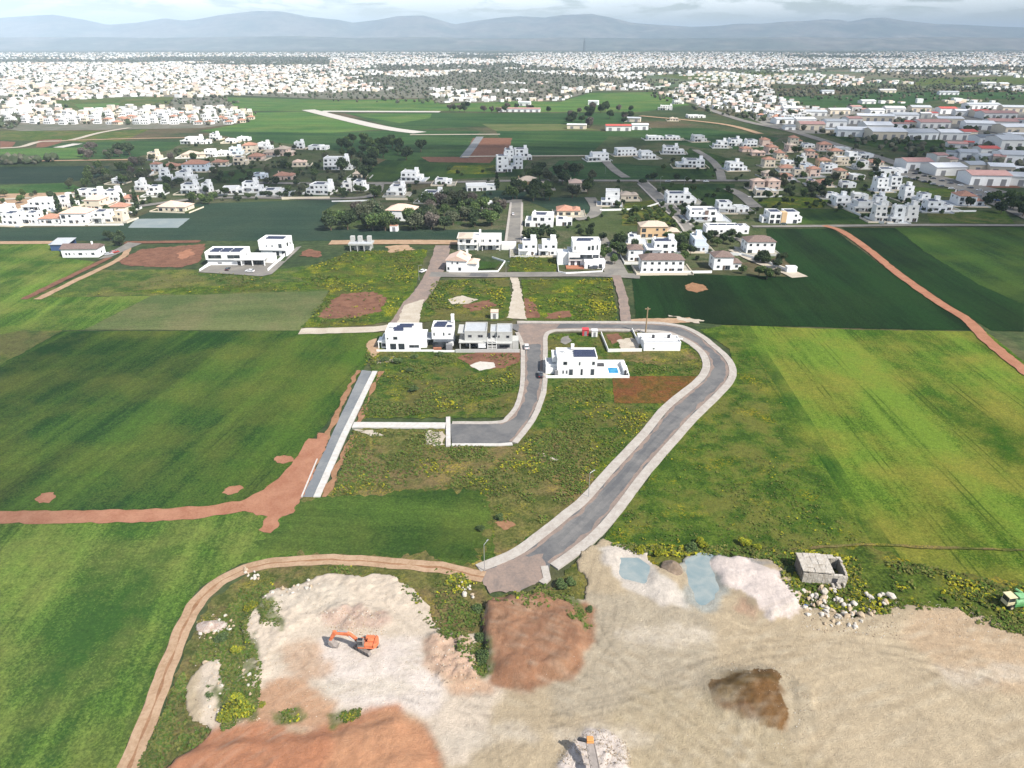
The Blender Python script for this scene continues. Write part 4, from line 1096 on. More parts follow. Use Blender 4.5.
for k in range(26):
    a, b = 905 + (k % 13) * 9.2, 172 + (k % 13) * 2.35 + (k // 13) * 5.5
    nm = rr.choice(names)
    car(a + rr.uniform(-1, 1), b, 62 + rr.uniform(-4, 4), nm[0], nm[1], 'in the long car park below the red roofed sheds')
# poles and lamps
def lamp(px, py, h, yaw, where):
    p = at(px, py, 0.3)
    t = thing('street_lamp', 'grey street lamp ' + where, 'street lamp', p, R(yaw), 'street lamps')
    mb = MB(); mb.tube((0, 0, 0), (0, 0, h), 0.09, 0.06, 8); mb.build('pole', M['steel'], t)
    mb = MB(); mb.tube((0, 0, h), (1.3, 0, h + 0.2), 0.05, 0.04, 6); mb.build('arm', M['steel'], t)
    mb = MB(); mb.box(1.1, 1.7, -0.12, 0.12, h + 0.14, h + 0.26); mb.build('lamp_head', M['steel'], t, bevel=0.03)
lamp(484.5, 571, 7, 60, 'at the lower end of the main road')
lamp(588.5, 497, 7, 40, 'halfway up the main road pavement')
lamp(542.5, 391, 6.5, 180, 'on the kerb below the pool house')
lamp(419, 280, 7, 0, 'beside the dirt road crossing')
lamp(506, 276, 7, 0, 'at the garden corner of the gable house')
lamp(660, 186, 7, 0, 'at the fork of the back street')
lamp(684, 186, 7, 0, 'on the grass verge of the back street')
lamp(605, 174, 7, 0, 'near the small end street among green fields')
p = at(645.5, 333, 0.2)
t = thing('utility_pole', 'tall wooden utility pole behind the unfinished white house', 'pole', p)
mb = MB(); mb.tube((0, 0, 0), (0, 0, 10.5), 0.3, 0.22, 8); mb.build('post', M['wood'], t)
mb = MB(); mb.box(-1.0, 1.0, -0.12, 0.12, 9.7, 9.95); mb.build('crossarm', M['wood'], t)
# site huts
def hut(px, py, w, d, h, wall, roof, name, label, cat):
    p = at(px, py, 0.2); t = thing(name, label, cat, p)
    mb = MB(); mb.box(-w / 2, w / 2, 0, d, 0, h); mb.build('wall', M[wall], t)
    mb = MB(); mb.extrude_x([(-0.15, h + 0.02), (d + 0.15, h + 0.12), (d + 0.15, h + 0.22), (-0.15, h + 0.14)], -w / 2 - .1, w / 2 + .1); mb.build('roof', M[roof], t)
    mb = MB(); mb.box(-w * .2, w * .2, -0.04, 0, 0, h * .8); mb.build('door', M['frame'], t)
hut(585.5, 336, 2.4, 2.2, 2.4, 'redpaint', 'redpaint', 'site_cabin', 'small red site cabin on the weedy corner plot', 'cabin')
hut(594.5, 337, 2.2, 2.0, 2.4, 'offwhite', 'flatroof', 'site_cabin', 'small grey site cabin beside the red one', 'cabin')
hut(494.5, 319, 3.0, 3.2, 2.8, 'offwhite', 'pinktile', 'shed', 'pink topped grey shed behind the right concrete house', 'shed')
hut(394, 231.5, 4.6, 3.6, 3.2, 'white', 'redtile', 'farm_hut', 'tiny white hut with a red roof alone in the green strip', 'hut')
# ------------------------------------------------------------------ houses
_wc = {}
def win_mesh(w, h):
    k = (round(w, 1), round(h, 1))
    if k not in _wc:
        w, h = k
        f = MB(); e = 0.09
        f.box(-w / 2, w / 2, -0.07, 0, 0, e); f.box(-w / 2, w / 2, -0.07, 0, h - e, h)
        f.box(-w / 2, -w / 2 + e, -0.07, 0, e, h - e); f.box(w / 2 - e, w / 2, -0.07, 0, e, h - e)
        if w > 1.5: f.box(-0.04, 0.04, -0.06, 0, e, h - e)
        g = MB(); g.box(-w / 2 + e, w / 2 - e, -0.03, 0, e, h - e)
        _wc[k] = (f.mesh('window_frame', M['frame']), g.mesh('window_pane', M['glass']))
    return _wc[k]
def add_window(par, loc, rz, w, h):
    f, g = win_mesh(w, h)
    o = place('window', f, par, loc, rz)
    place('pane', g, o)
_sc = {}
def solar(par, x, y, z, w, d, tilt=14):
    k = (round(w, 1), round(d, 1), tilt)
    if k not in _sc:
        mb = MB(); Mx = Matrix.Rotation(R(tilt), 4, 'X')
        mb.box(-w / 2, w / 2, -d / 2, d / 2, 0.0, 0.07, 0, M=Mx)
        for i in range(int(w)):
            pass
        mb.box(-w / 2 + .1, w / 2 - .1, d / 2 - .25, d / 2 - .15, -0.3, 0.1, 1)
        mb.box(-w / 2 + .1, w / 2 - .1, -d / 2 + .15, -d / 2 + .25, -0.3, -0.05, 1)
        _sc[k] = mb.mesh('solar_panel', [M['solar'], M['steel']])
    place('solar_panel', _sc[k], par, (x, y, z + 0.35))
mb = MB(); mb.tube((-0.6, 0, 0.9), (0.6, 0, 0.9), 0.32, None, 12); mb.box(-.5, -.4, -.2, .2, 0, .7, 1); mb.box(.4, .5, -.2, .2, 0, .7, 1); TANK = mb.mesh('water_tank', [M['white'], M['steel']])

def flat_volume(w, r, v):
    """wall box with parapet coping and roof screed"""
    x0, x1, y0, y1, z0, z1 = v
    w.box(x0, x1, y0, y1, z0, z1, bottom=z0 > 0.5)
    e, t, h = 0.05, 0.22, 0.42
    w.box(x0 - e, x1 + e, y0 - e, y0 + t, z1, z1 + h); w.box(x0 - e, x1 + e, y1 - t, y1 + e, z1, z1 + h)
    w.box(x0 - e, x0 + t, y0 + t, y1 - t, z1, z1 + h); w.box(x1 - t, x1 + e, y0 + t, y1 - t, z1, z1 + h)
    r.box(x0 + t, x1 - t, y0 + t, y1 - t, z1 + 0.02, z1 + 0.06, bottom=False)

def pitched(kind, x0, x1, y0, y1, z, o=0.45, pitch=0.42):
    mb = MB(); x0 -= o; x1 += o; y0 -= o; y1 += o
    w, d = x1 - x0, y1 - y0
    h = min(w, d) / 2 * pitch; ym = (y0 + y1) / 2; xm = (x0 + x1) / 2
    b = [(x0, y0, z), (x1, y0, z), (x1, y1, z), (x0, y1, z)]; b2 = [(p[0], p[1], z + 0.16) for p in b]
    base = [(0, 1, 5, 4), (1, 2, 6, 5), (2, 3, 7, 6), (3, 0, 4, 7), (3, 2, 1, 0)]
    if kind == 'hip':
        i = min(w, d) / 2
        rg = [(x0 + i, ym, z + .16 + h), (x1 - i, ym, z + .16 + h)] if w >= d else [(xm, y0 + i, z + .16 + h), (xm, y1 - i, z + .16 + h)]
        f = [(4, 5, 9, 8), (5, 6, 9), (6, 7, 8, 9), (7, 4, 8)] if w >= d else [(4, 5, 8), (5, 6, 9, 8), (6, 7, 9), (7, 4, 8, 9)]
    elif kind == 'gablex':   # ridge along x
        rg = [(x0, ym, z + .16 + h), (x1, ym, z + .16 + h)]
        f = [(4, 5, 9, 8), (5, 6, 9), (6, 7, 8, 9), (7, 4, 8)]
    else:                    # ridge along y
        h = w / 2 * pitch
        rg = [(xm, y0, z + .16 + h), (xm, y1, z + .16 + h)]
        f = [(4, 5, 8), (5, 6, 9, 8), (6, 7, 9), (7, 4, 8, 9)]
    mb.add(b + b2 + rg, base + f)
    return mb

HOUSES = []
def house(px0, px1, py, st=2, roof='flat', wall='white', label='', seed=0, yaw=0.0, depth=None, vols=None, wins=None, panels=None, extra=None, tile='redtile', group='houses', name='house', cat='house', tank=None):
    rd = random.Random(seed * 7 + int(px0 * 3 + py))
    p = at((px0 + px1) / 2, py); W = (px1 - px0) / pxm(py)
    D = depth or max(7.0, min(13.0, W * 0.85))
    t = thing(name, label, cat, (p.x, p.y, 0.0), R(yaw), group)
    t['px'] = (px0 + px1) / 2
    w, r = MB(), MB()
    auto = vols is None
    if auto:
        H = 3.2
        if roof != 'flat':
            vols = [(-W / 2, W / 2, 0, D, 0, H * st)]
            if W > 11 and rd.random() < .6: vols = [(-W / 2, W * .18, 0.02, D, 0, H * st), (W * .18, W / 2, 0.8, D * .9, 0, H * max(1, st - 1))]
        elif st == 1: vols = [(-W / 2, W * .2, 0, D, 0, 3.6), (W * .2, W / 2, 1.2, D - .6, 0, 3.1)]
        else:
            a = rd.choice([-1, 1]); c = W * rd.uniform(.15, .28)
            up = (-W / 2 + .03, W / 2 - c, 0.5, D - .5) if a > 0 else (-W / 2 + c, W / 2 - .03, 0.5, D - .5)
            vols = [(-W / 2, W / 2, 0, D, 0, H)] + [(up[0] + .05 * k, up[1] - .05 * k, up[2] + .7 * k, up[3] - .05 * k, H + H * k + .0, H * (k + 2)) for k in range(st - 1)]
            if rd.random() < .6:
                u = vols[-1]; vols.append((u[1] - 3.2, u[1] - .4, u[3] - 3.4, u[3] - .4, u[5] + .07, u[5] + 2.2))
    tops = []
    for v in vols:
        if roof == 'flat': flat_volume(w, r, v)
        else:
            w.box(*v, bottom=False)
            k = roof if roof != 'gable' else 'gablex'
            pm = pitched(k, *v[:4], v[5])
            pm.build('roof', M[tile], t)
            if k != 'hip':
                x0, x1, y0, y1 = v[:4]; h = (min(x1 - x0, y1 - y0) if k == 'gablex' else (x1 - x0)) / 2 * .42
                if k == 'gablex': w.add([(x0 + .01, y0, v[5] + .1), (x0 + .01, y1, v[5] + .1), (x0 + .01, (y0 + y1) / 2, v[5] + h), (x1 - .01, y0, v[5] + .1), (x1 - .01, y1, v[5] + .1), (x1 - .01, (y0 + y1) / 2, v[5] + h)], [(0, 1, 2), (3, 4, 5)])
                else: w.add([(x0, y0 - .02, v[5] + .1), (x1, y0 - .02, v[5] + .1), ((x0 + x1) / 2, y0 - .02, v[5] + h)], [(0, 1, 2)])
    w.build('wall', M[wall], t)
    if r.v: r.build('roof', M['flatroof'] if wall != 'grey' else M['greyroof'], t)
    # openings
    side = 1 if p.x < 0 else -1
    if wins is None:
        wins = []
        for i, v in enumerate(vols):
            x0, x1, y0, y1, z0, z1 = v
            if z1 - z0 < 2.4 or x1 - x0 < 2.5: continue
            k = max(1, int((z1 - z0 + .3) / 3.1))
            for s in range(k):
                zz = z0 + s * 3.2; n = max(1, int((x1 - x0) / 3.4))
                for j in range(n):
                    if rd.random() < .12: continue
                    xx = x0 + (x1 - x0) * (j + .5) / n; big = rd.random() < (.5 if s + (z0 > 2) == 0 else .3)
                    ww = min(2.4 if big else 1.4, (x1 - x0) / n * .75)
                    wins.append(('f', xx, y0, zz + (.12 if big else 1.0), ww, 2.2 if big else 1.3))
                m = max(1, int((y1 - y0) / 4.5))
                for j in range(m):
                    if rd.random() < .35: continue
                    wins.append(('s', side, (x1 if side > 0 else x0, y0 + (y1 - y0) * (j + .5) / m), zz + 1.0, 1.3, 1.3))
    for q in wins:
        if q[0] == 'f': add_window(t, (q[1], q[2], q[3]), 0, q[4], q[5])
        else: add_window(t, (q[2][0], q[2][1], q[3]), R(90) if q[1] > 0 else R(-90), q[4], q[5])
    if auto:
        v = vols[0]
        mb = MB(); mb.box(-.55, .55, -.04, 0, 0, 2.2); place('door', mb.mesh('door', M['door']), t, (v[0] + (v[1] - v[0]) * rd.uniform(.3, .7) + 1.2, v[2], 0.05))
        if roof == 'flat' and st > 1 and rd.random() < .7:
            mb = MB(); x0 = vols[0][0] + .1; x1 = x0 + (vols[0][1] - vols[0][0]) * .55
            mb.box(x0, x1, -1.5, -.06, 3.02, 3.2); mb.box(x0, x1, -1.5, -1.45, 3.2, 4.1); mb.build('balcony', M[wall], t)
            mb = MB(); mb.box(x0 + .05, x0 + .3, -1.42, -1.15, 0, 3.02); mb.box(x1 - .3, x1 - .05, -1.42, -1.15, 0, 3.02); each(mb, 'column', M[wall], t)
        if roof == 'flat':
            u = max(vols, key=lambda q: q[5] if (q[1] - q[0]) > 4 else 0)
            if panels is None and rd.random() < .6: panels = [(u[0] + (u[1] - u[0]) * .42, u[2] + (u[3] - u[2]) * (.35 + .3 * j), u[5], (u[1] - u[0]) * rd.uniform(.4, .6), 1.7) for j in range(2)]
            if tank is None and rd.random() < .6: tank = (u[0] + 1.3, u[3] - 1.0, u[5] + .06)
        elif rd.random() < .5:
            v = vols[0]; mb = MB(); mb.box(v[0] + 1, v[0] + 1.7, v[3] - 3, v[3] - 2.3, v[5] - .2, v[5] + 2.4); mb.build('chimney', M[wall], t)
    for q in panels or []: solar(t, *q)
    if tank: place('water_tank', TANK, t, tank)
    if extra: extra(t)
    HOUSES.append((px0 - 2, px1 + 2, py))
    if auto and name == 'house':
        a, b, c = rd.uniform(1.5, 5), rd.uniform(1.5, 5), rd.uniform(2.5, 5)
        if rd.random() < .75:
            mb = MB(); mb.box(-W / 2 - a, W / 2 + b, -c, D + 2.5, -.2, .5); mb.build('paved_yard', M[rd.choice(['greyroof', 'yard', 'yard', 'lotground'])], t)
            mb = MB(); h = rd.uniform(.7, 1.3)
            mb.box(-W / 2 - a, W / 2 + b * .3, -c - .2, -c, -.2, h); mb.box(-W / 2 - a - .2, -W / 2 - a, -c - .2, D + 2.5, -.2, h); mb.box(W / 2 + b, W / 2 + b + .2, -c, D + 2.5, -.2, h)
            mb.build('yard_wall', M[rd.choice(['offwhite', 'cream', 'grey', 'cream'])], t)
    return t

def gwall(pxs, h, label, mat='white', th=0.22, z=0.0, group='garden walls'):
    """low boundary wall along photo points; one thing"""
    pts = [at(*p) for p in pxs]
    mb = MB()
    for a, b in zip(pts, pts[1:]):
        d = (b - a); L = d.length
        Mx = Matrix.Translation(a + Vector((0, 0, z))) @ Matrix.Rotation(math.atan2(d.y, d.x), 4, 'Z')
        mb.box(-th / 2, L - th / 2 - 0.002, -th / 2, th / 2, 0, h, M=Mx)
    o = mb.build('boundary_wall', M[mat])
    return tag(o, label, 'wall', group)

def slab(name, par, x0, x1, y0, y1, z0, z1, mat):
    mb = MB(); mb.box(x0, x1, y0, y1, z0, z1); return mb.build(name, M[mat], par)

# ---- named houses, nearest first
def ex(t):
    slab('terrace', t, 6.6, 17.2, -0.6, 9.0, 0, 0.25, 'flatroof')
    mb = MB(); mb.box(6.8, 17, 8.6, 8.9, 0.2, 1.9); mb.box(15.8, 17.1, 0.4, 8.6, 0.2, 1.7); mb.build('terrace_wall', M['white'], t)
    slab('pool_surround', t, 10.2, 15.0, 0.8, 6.6, 0.25, 0.4, 'white')
    n = N('pool_blue_water'); m = n.done(n.mix(n.ramp(n.noise(0.8, 3), .4, .6), S(40, 150, 205), S(80, 180, 225)), 0.15, 0.5)
    mb = MB(); mb.box(11.0, 14.3, 1.4, 5.8, 0.3, 0.42); mb.build('swimming_pool', m, t)
    mb = MB(); mb.box(7.0, 10.0, 7.0, 8.4, .25, 1.0); mb.build('outdoor_kitchen', M['dark'], t)
    mb = MB(); mb.box(15.9, 16.6, -0.2, 0.3, 0.25, 2.1); mb.build('pool_shower', M['dark'], t)
    slab('porch_wall', t, -10.4, -6.2, 1.0, 1.25, 0, 2.6, 'white')
    mb = MB(); mb.box(-7.4, -6.3, -0.4, 0.9, 0, 2.2); mb.build('side_gate', M['frame'], t)
house(556.5, 597, 376, 2, label='white two-storey pool house with black solar roof panels inside the loop', vols=[(-6.7, 6.6, 0, 8.4, 0, 6.3), (-10.3, -6.72, 1.6, 6.8, 0, 3.2), (-8.2, -6.74, 3.0, 8.0, 3.65, 5.6), (-1.6, -0.6, 7.2, 8.2, 6.7, 7.9)], wins=[('f', -4.0, 0, 4.1, 1.3, 1.2), ('f', .8, 0, 4.0, .5, 1.2), ('f', 5.4, 0, 4.1, .9, 1.2), ('f', -4.6, 0, .9, .5, 1.2), ('f', -3.4, 0, .9, .5, 1.2), ('f', -2.0, 0, .3, 1.3, 2.2), ('f', 1.6, 0, .3, .7, 2.3), ('f', 5.2, 0, .3, 1.2, 2.3), ('s', 1, (6.6, 3), 3.9, 1.2, 1.3), ('s', 1, (6.6, 4), .2, 2.2, 2.2)], panels=[(2.6, 1.9, 6.3, 7.2, 1.5), (2.6, 3.8, 6.3, 7.2, 1.5), (2.6, 5.7, 6.3, 7.2, 1.5)], extra=ex, tank=(-4.2, 5.2, 6.36))
gwall([(546, 378.5), (629, 378.5), (626, 368)], 1.1, 'white front wall of the plot with the swimming pool')
def ex(t):
    mb = MB()
    for s in (-3.6, -0.6): mb.box(s - 1.1, s + 1.1, -.05, .02, .1, 2.7)
    each(mb, 'glass_door', M['glass'], t)
    slab('terrace', t, -6.8, 8.5, -2.0, -.05, 0, .2, 'flatroof')
    mb = MB(); mb.box(-9.4, -7.2, 1.2, 6, 2.7, 2.95); mb.box(-9.3, -9.0, 1.3, 1.6, 0, 2.7); mb.build('carport', M['white'], t)
house(387, 420, 350.5, 2, label='wide white two-storey house with staggered solar panels, leftmost of the front row', vols=[(-6.2, 6.0, 0, 9.5, 0, 6.6), (6.02, 8.2, 2.5, 9, 0, 4.2), (-8.2, -6.22, 1.5, 8, 0, 3.1)], wins=[('f', -2.6, 0, 4.3, 1.5, 1.1), ('f', 4.0, 0, 1.1, 3.6, 1.1), ('f', -5.4, 0, 4.4, .5, .6), ('s', 1, (6, 3), 4.5, 1.2, 1.2), ('f', -7.2, 1.5, .9, 1.5, 1.3)], panels=[(.6, 7.9, 6.6, 5.2, 1.3), (.0, 6.2, 6.6, 5.6, 1.3), (-2.0, 4.6, 6.6, 3.6, 1.3), (-1.6, 2.9, 6.6, 3.4, 1.3)], extra=ex, tank=(-4.6, 5.4, 6.66))
gwall([(377, 352), (434, 352)], 0.9, 'white front wall of the leftmost house of the front row')
def ex(t):
    slab('carport_roof', t, -9.0, -4.1, 1.5, 8, 2.9, 3.15, 'greyroof')
    mb = MB()
    for y in (2, 7.5): mb.box(-8.8, -8.5, y, y + .3, 0, 2.9)
    each(mb, 'column', M['white'], t)
    mb = MB(); mb.box(-3.6, 2.2, -0.03, .02, .1, 2.6); each(mb, 'glass_door', M['glass'], t)
    mb = MB(); mb.box(1.4, 3.6, -1.8, -.3, .0, 2.3); mb.build('garden_store', M['frame'], t)
    mb = MB(); mb.box(-3.3, -0.4, -1.5, -.5, .0, .8); mb.build('outdoor_sofa', M['terrace'], t)
house(432, 453.5, 348.5, 2, label='narrow white house with steep stack of panels and a white chimney', vols=[(-3.9, 3.9, 1.2, 9.5, 3.2, 6.8), (-3.5, 3.8, 2.2, 9.3, 0, 3.2), (2.7, 3.8, 8.1, 9.3, 7.25, 9.6)], wins=[('f', -3.0, 1.2, 4.6, .5, 1.2), ('f', .5, 1.2, 4.6, .5, 1.2), ('f', 2.6, 1.2, 4.9, .9, .6)], panels=[(-.6, 7.7, 6.8, 4.0, 1.4), (-1.0, 6.0, 6.8, 4.2, 1.4), (-1.2, 4.4, 6.8, 4.2, 1.4), (2.4, 4.2, 6.8, 1.8, 1.4)], extra=ex)
gwall([(434, 352.6), (457, 352.6)], 0.9, 'white front wall of the narrow house with the chimney')
def ex(t):
    slab('floor_slab', t, -6.2, 3.9, -1.6, 8.6, 3.0, 3.25, 'grey')
    mb = MB()
    for x in (-5.9, -2.4, 0.6): mb.box(x, x + .35, -1.4, -1.05, 0, 3.0)
    each(mb, 'column', M['grey'], t)
    slab('roof_canopy', t, -6.6, -4.12, 0.3, 8.6, 6.0, 6.22, 'grey')
    slab('white_panel', t, .9, 3.6, -1.75, -1.62, 1.2, 2.9, 'white')
house(465, 487.5, 349, 2, wall='grey', label='unfinished grey concrete house, left of the concrete pair beside the bend', vols=[(-4.1, 3.9, .2, 9, 3.27, 6.6), (-3.9, 3.7, 2.4, 8.8, 0, 2.98)], wins=[('f', 1.6, .2, 4.5, 1.8, 1.0), ('f', -2.2, .2, 4.5, 1.4, 1.0), ('f', -1.8, 2.4, .1, 3, 2.3)], panels=[], extra=ex)
def ex(t):
    slab('floor_slab', t, -5.2, 3.9, -1.4, 8.4, 3.0, 3.25, 'grey')
    mb = MB()
    for z in (1.1, 1.9, 3.9, 4.6): mb.box(-5.0, -1.8, -1.2, -1.0, z, z + .25)
    for x in (-5.1, -3.5, -1.9): mb.box(x, x + .25, -1.25, -.95, 0, 5.4)
    each(mb, 'scaffold_beam', M['offwhite'], t)
    slab('stair_wall', t, 4.0, 6.2, 1.0, 6.0, 0, 3.2, 'grey')
house(490.5, 512.5, 350, 2, wall='grey', label='unfinished grey concrete house, right of the concrete pair beside the bend', vols=[(-1.7, 3.9, .1, 9, 0, 2.98), (-1.6, 3.85, .8, 9, 3.27, 6.4), (-4.0, -1.72, 1.6, 8.7, 3.27, 6.2)], wins=[('f', 1.2, .1, .9, 3.8, 1.1), ('f', 2.3, .8, 4.4, 1.2, 1.0), ('f', -.9, .8, 4.5, .6, .9), ('f', -2.8, 1.6, 4.2, 1.1, .9)], panels=[], extra=ex)
gwall([(456, 353), (520, 353)], 1.5, 'grey concrete wall in front of the two unfinished houses', 'grey')
def ex(t):
    slab('roof_beam', t, -7.6, 7.4, 1.0, 1.4, 4.3, 4.55, 'white')
    mb = MB()
    for x in (-3.2, 2.4): mb.box(x, x + .9, 3.4, 4.3, 3.6, 4.9)
    each(mb, 'roof_vent', M['dark'], t)
house(642, 681.5, 351.5, 1, label='low long white flat-roofed house behind the orange-tinted plot', vols=[(-6.6, 6.6, 0, 6.5, 0, 3.2), (-7.4, 7.0, 3.0, 9.5, 0, 3.16)][:1] + [(-7.5, 5.0, 6.55, 10, 0, 2.7)], wins=[('f', -3, 0, .9, .6, .5)], panels=[], extra=ex)
gwall([(601, 335), (608, 352.5), (642, 352)], 1.4, 'pale wall round the cluttered garden left of the low white house', 'offwhite')
gwall([(632, 331), (638, 344)], 1.2, 'thin pale dividing wall in the cluttered garden', 'offwhite')
# white farm building with the brown roof
def ex(t):
    mb = MB(); mb.box(5.2, 5.9, 3.2, 3.9, 5.4, 7.6); mb.build('chimney', M['white'], t)
house(64, 98, 257.5, 1, 'gablex', 'white', 'long white farm building with a brown pitched roof in green fields', tile='browntile', yaw=2, depth=8, vols=[(-9.3, 9.0, 0, 8, 0, 4.4)], wins=[('f', x, 0, 1.3, w_, 1.2) for x, w_ in ((-7, .9), (-5.4, .9), (0.2, 1.9), (6.6, 1.6))] + [('s', 1, (9, 4), 1.4, 1.1, 1.2), ('f', -3, 0, 1.4, .4, 1), ('f', 3.2, 0, 1.4, .4, 1)], panels=[], extra=ex)
p = at(61, 251); t = thing('farm_shed', 'open blue shed with a grey sloping roof behind the farm building', 'shed', p, R(2))
mb = MB(); mb.box(-5, 4, 0, .2, 0, 3.4); mb.box(-5, -4.8, .2, 9, 0, 4.0); mb.box(-4.8, 4, 8.8, 9, 0, 4.6); mb.build('wall', M['blue'], t)
mb = MB(); mb.extrude_x([(-.5, 3.45), (9.5, 4.7), (9.5, 4.85), (-.5, 3.6)], -5.5, 4.5); mb.build('roof', M['greyroof'], t)
# villa with two wings
def ex(t):
    slab('canopy', t, 4.7, 20, -1.5, 7.5, 3.4, 3.7, 'white')
    mb = MB()
    for x in (8, 13.5, 19.5): mb.box(x, x + .4, -1.3, -.9, 0, 3.4)
    each(mb, 'column', M['white'], t)
    mb = MB(); mb.box(7, 19, 1.2, 1.3, .1, 3.0); mb.build('glass_front', M['glass'], t)
house(211, 242, 266, 2, label='wide white villa with blue solar roof and long flat-roofed canopy wing', depth=11, vols=[(-9, 9, 0, 11, 0, 3.4), (-9.3, 9.3, -.9, 10, 3.45, 6.9), (9.02, 22, 4, 11, 0, 3.3)], wins=[('f', -4.6, -.9, 4.1, 6.5, 1.8), ('f', 4.8, -.9, 4.1, 6.2, 1.8), ('f', -3, 0, 1.2, 2, .6), ('f', 7, 0, .1, 2.4, 2.4), ('s', 1, (9.3, 4), 4.4, 1.4, 1.4)], panels=[(-5 + 5.2 * i, 1.0 + 2.4 * j, 6.9, 4.6, 1.6) for i in range(3) for j in range(3)], extra=ex)
house(262, 287, 256, 2, label='white two-storey house with one dark roof panel above the yard wall', depth=11, yaw=-3, vols=[(-6.8, 6.8, 0, 11, 0, 3.2), (-7.2, 6.6, -1, 10.5, 3.25, 8.0)], wins=[('f', -3, -1, 5.2, .7, .7), ('f', 0, -1, 5.2, .8, .8), ('f', 4.2, -1, 4.6, 1.7, 2.2), ('f', 1, 0, .2, 3.4, 2.3), ('f', 5.3, 0, .2, 2, 2.4), ('s', 1, (6.6, 3), 4.5, 2.4, 2.0), ('s', 1, (6.6, 7), 4.5, 1.4, 1.4)], panels=[(0, 4.2, 8.0, 9.5, 1.8), (0, 6.8, 8.0, 9.5, 1.8)])
gwall([(292, 249), (279, 262), (268, 272)], 1.6, 'white yard wall running back beside the two-wing villa')
gwall([(200, 272), (214, 262)], 1.4, 'short white wall at the left end of the villa yard')
sheet('path', [(198, 273), (215, 264), (285, 262), (296, 248), (302, 247), (272, 275), (262, 277)], M['asphalt2'], 0.2)
def ex(t):
    mb = MB()
    for x in (-5.5, -1.8, 1.8, 5.2):
        for y in (.2, 6.5): mb.box(x, x + .4, y, y + .4, 0, 4.2)
    each(mb, 'column', M['grey'], t)
    mb = MB()
    for x in (-6, -2, 3): mb.box(x, x + 2.2, 5.0, 7.5, 3.85, 6.8)
    each(mb, 'upper_wall', M['grey'], t)
house(349, 372, 251.5, 1, wall='grey', label='unfinished grey concrete frame house at the end of a red track', vols=[(-6.3, 6.3, 0, 7.5, 3.3, 3.8), (-4, 5, 3, 7.3, 0, 3.28)], wins=[('f', 0, 3, .2, 2, 2.2)], panels=[], extra=ex)
def ex(t):
    mb = MB(); mb.box(3.6, 4.4, 6, 6.8, 7.5, 9.6); mb.build('chimney', M['white'], t)
    pitched('hip', 5.05, 9.6, 1.0, 8.6, 4.2).build('side_roof', M['pinktile'], t)
house(447, 467, 272, 2, 'gabley', 'white', 'white gable house with pink tiled roof at the dirt crossroads', tile='pinktile', yaw=-8, vols=[(-5.2, 5.0, 0, 10, 0, 5.6), (5.02, 9.5, 1.2, 8.4, 0, 4.0)][:1], wins=[('f', -2.2, 0, 3.9, .6, 1.2), ('f', .4, 0, 4.0, .9, 1.1), ('f', .3, 0, 6.2, .8, .7), ('f', -4.2, 0, .9, .9, 1.4), ('f', 1.4, 0, .2, 1.4, 2.1)], panels=[], extra=lambda t: (slab('side_wing', t, 5.02, 9.4, 1.2, 8.4, 0, 4.15, 'white'), ex(t)))
gwall([(449, 272.6), (498, 272), (505, 262), (492, 258)], 0.8, 'low white wall round the lawn beside the gable house')
sheet('lawn', [(478, 270), (496, 269), (500, 263), (478, 262)], M['cropD2'], 0.2)
def ex(t):
    slab('balcony', t, -11.5, -1, -1.8, -.05, 3.3, 3.55, 'offwhite'); slab('balcony', t, 1, 11, -2.4, -.05, 3.3, 3.55, 'offwhite')
    mb = MB()
    for x in (-11.3, -8, -1.3, 1.2, 10.6): mb.box(x, x + .35, -1.7, -1.35, 0, 6.4)
    each(mb, 'column', M['offwhite'], t)
    slab('garage', t, 11.6, 19.5, 0, 6, 0, 3.2, 'offwhite'); slab('chimney', t, -.5, .5, 6, 7, 7.0, 9.6, 'white')
    pitched('hip', -12, -4, -.9, 11, 6.5, .3, .2).build('hipped_roof', M['tantile'], t)
house(460, 500, 250, 2, wall='offwhite', label='long off-white apartment house with balconies beside the wide street', vols=[(-12, -.5, 0, 11, 0, 6.4), (-.48, 11.5, .8, 11, 0, 6.2)], panels=[], extra=ex)
house(518.5, 537, 256, 2, label='white two-storey house with roof panels, left of the white pair', depth=10, panels=[(-.5, 7, 6.4, 6, 1.6)], seed=2)
house(538.5, 557, 256, 2, label='white two-storey house with recessed balcony, right of the white pair', depth=10, panels=[], seed=5)
gwall([(515, 257.5), (556, 257.5)], 0.9, 'low white wall in front of the white pair of houses')
def ex(t):
    slab('corner_annex', t, 1.5, 11.6, -4.6, .9, 0, 3.4, 'white'); slab('annex_roof', t, 1.4, 11.7, -4.7, 1.0, 3.4, 3.75, 'white')
    slab('terracotta_terrace', t, -7.5, 1.2, -5.6, -.2, 0, .45, 'terrace')
    mb = MB(); mb.box(-5.8, 6, -.9, -.85, 3.6, 4.6); mb.build('glass_railing', M['glass'], t)
    mb = MB(); mb.box(8.6, 10.2, -4.66, -4.58, .3, 2.3); mb.build('window', M['glass'], t)
    mb = MB(); mb.box(3.2, 4, -4.66, -4.58, .1, 2); mb.build('window', M['glass'], t)
    slab('stair_wing', t, -11.5, -6.1, 2, 9, 0, 6.2, 'white')
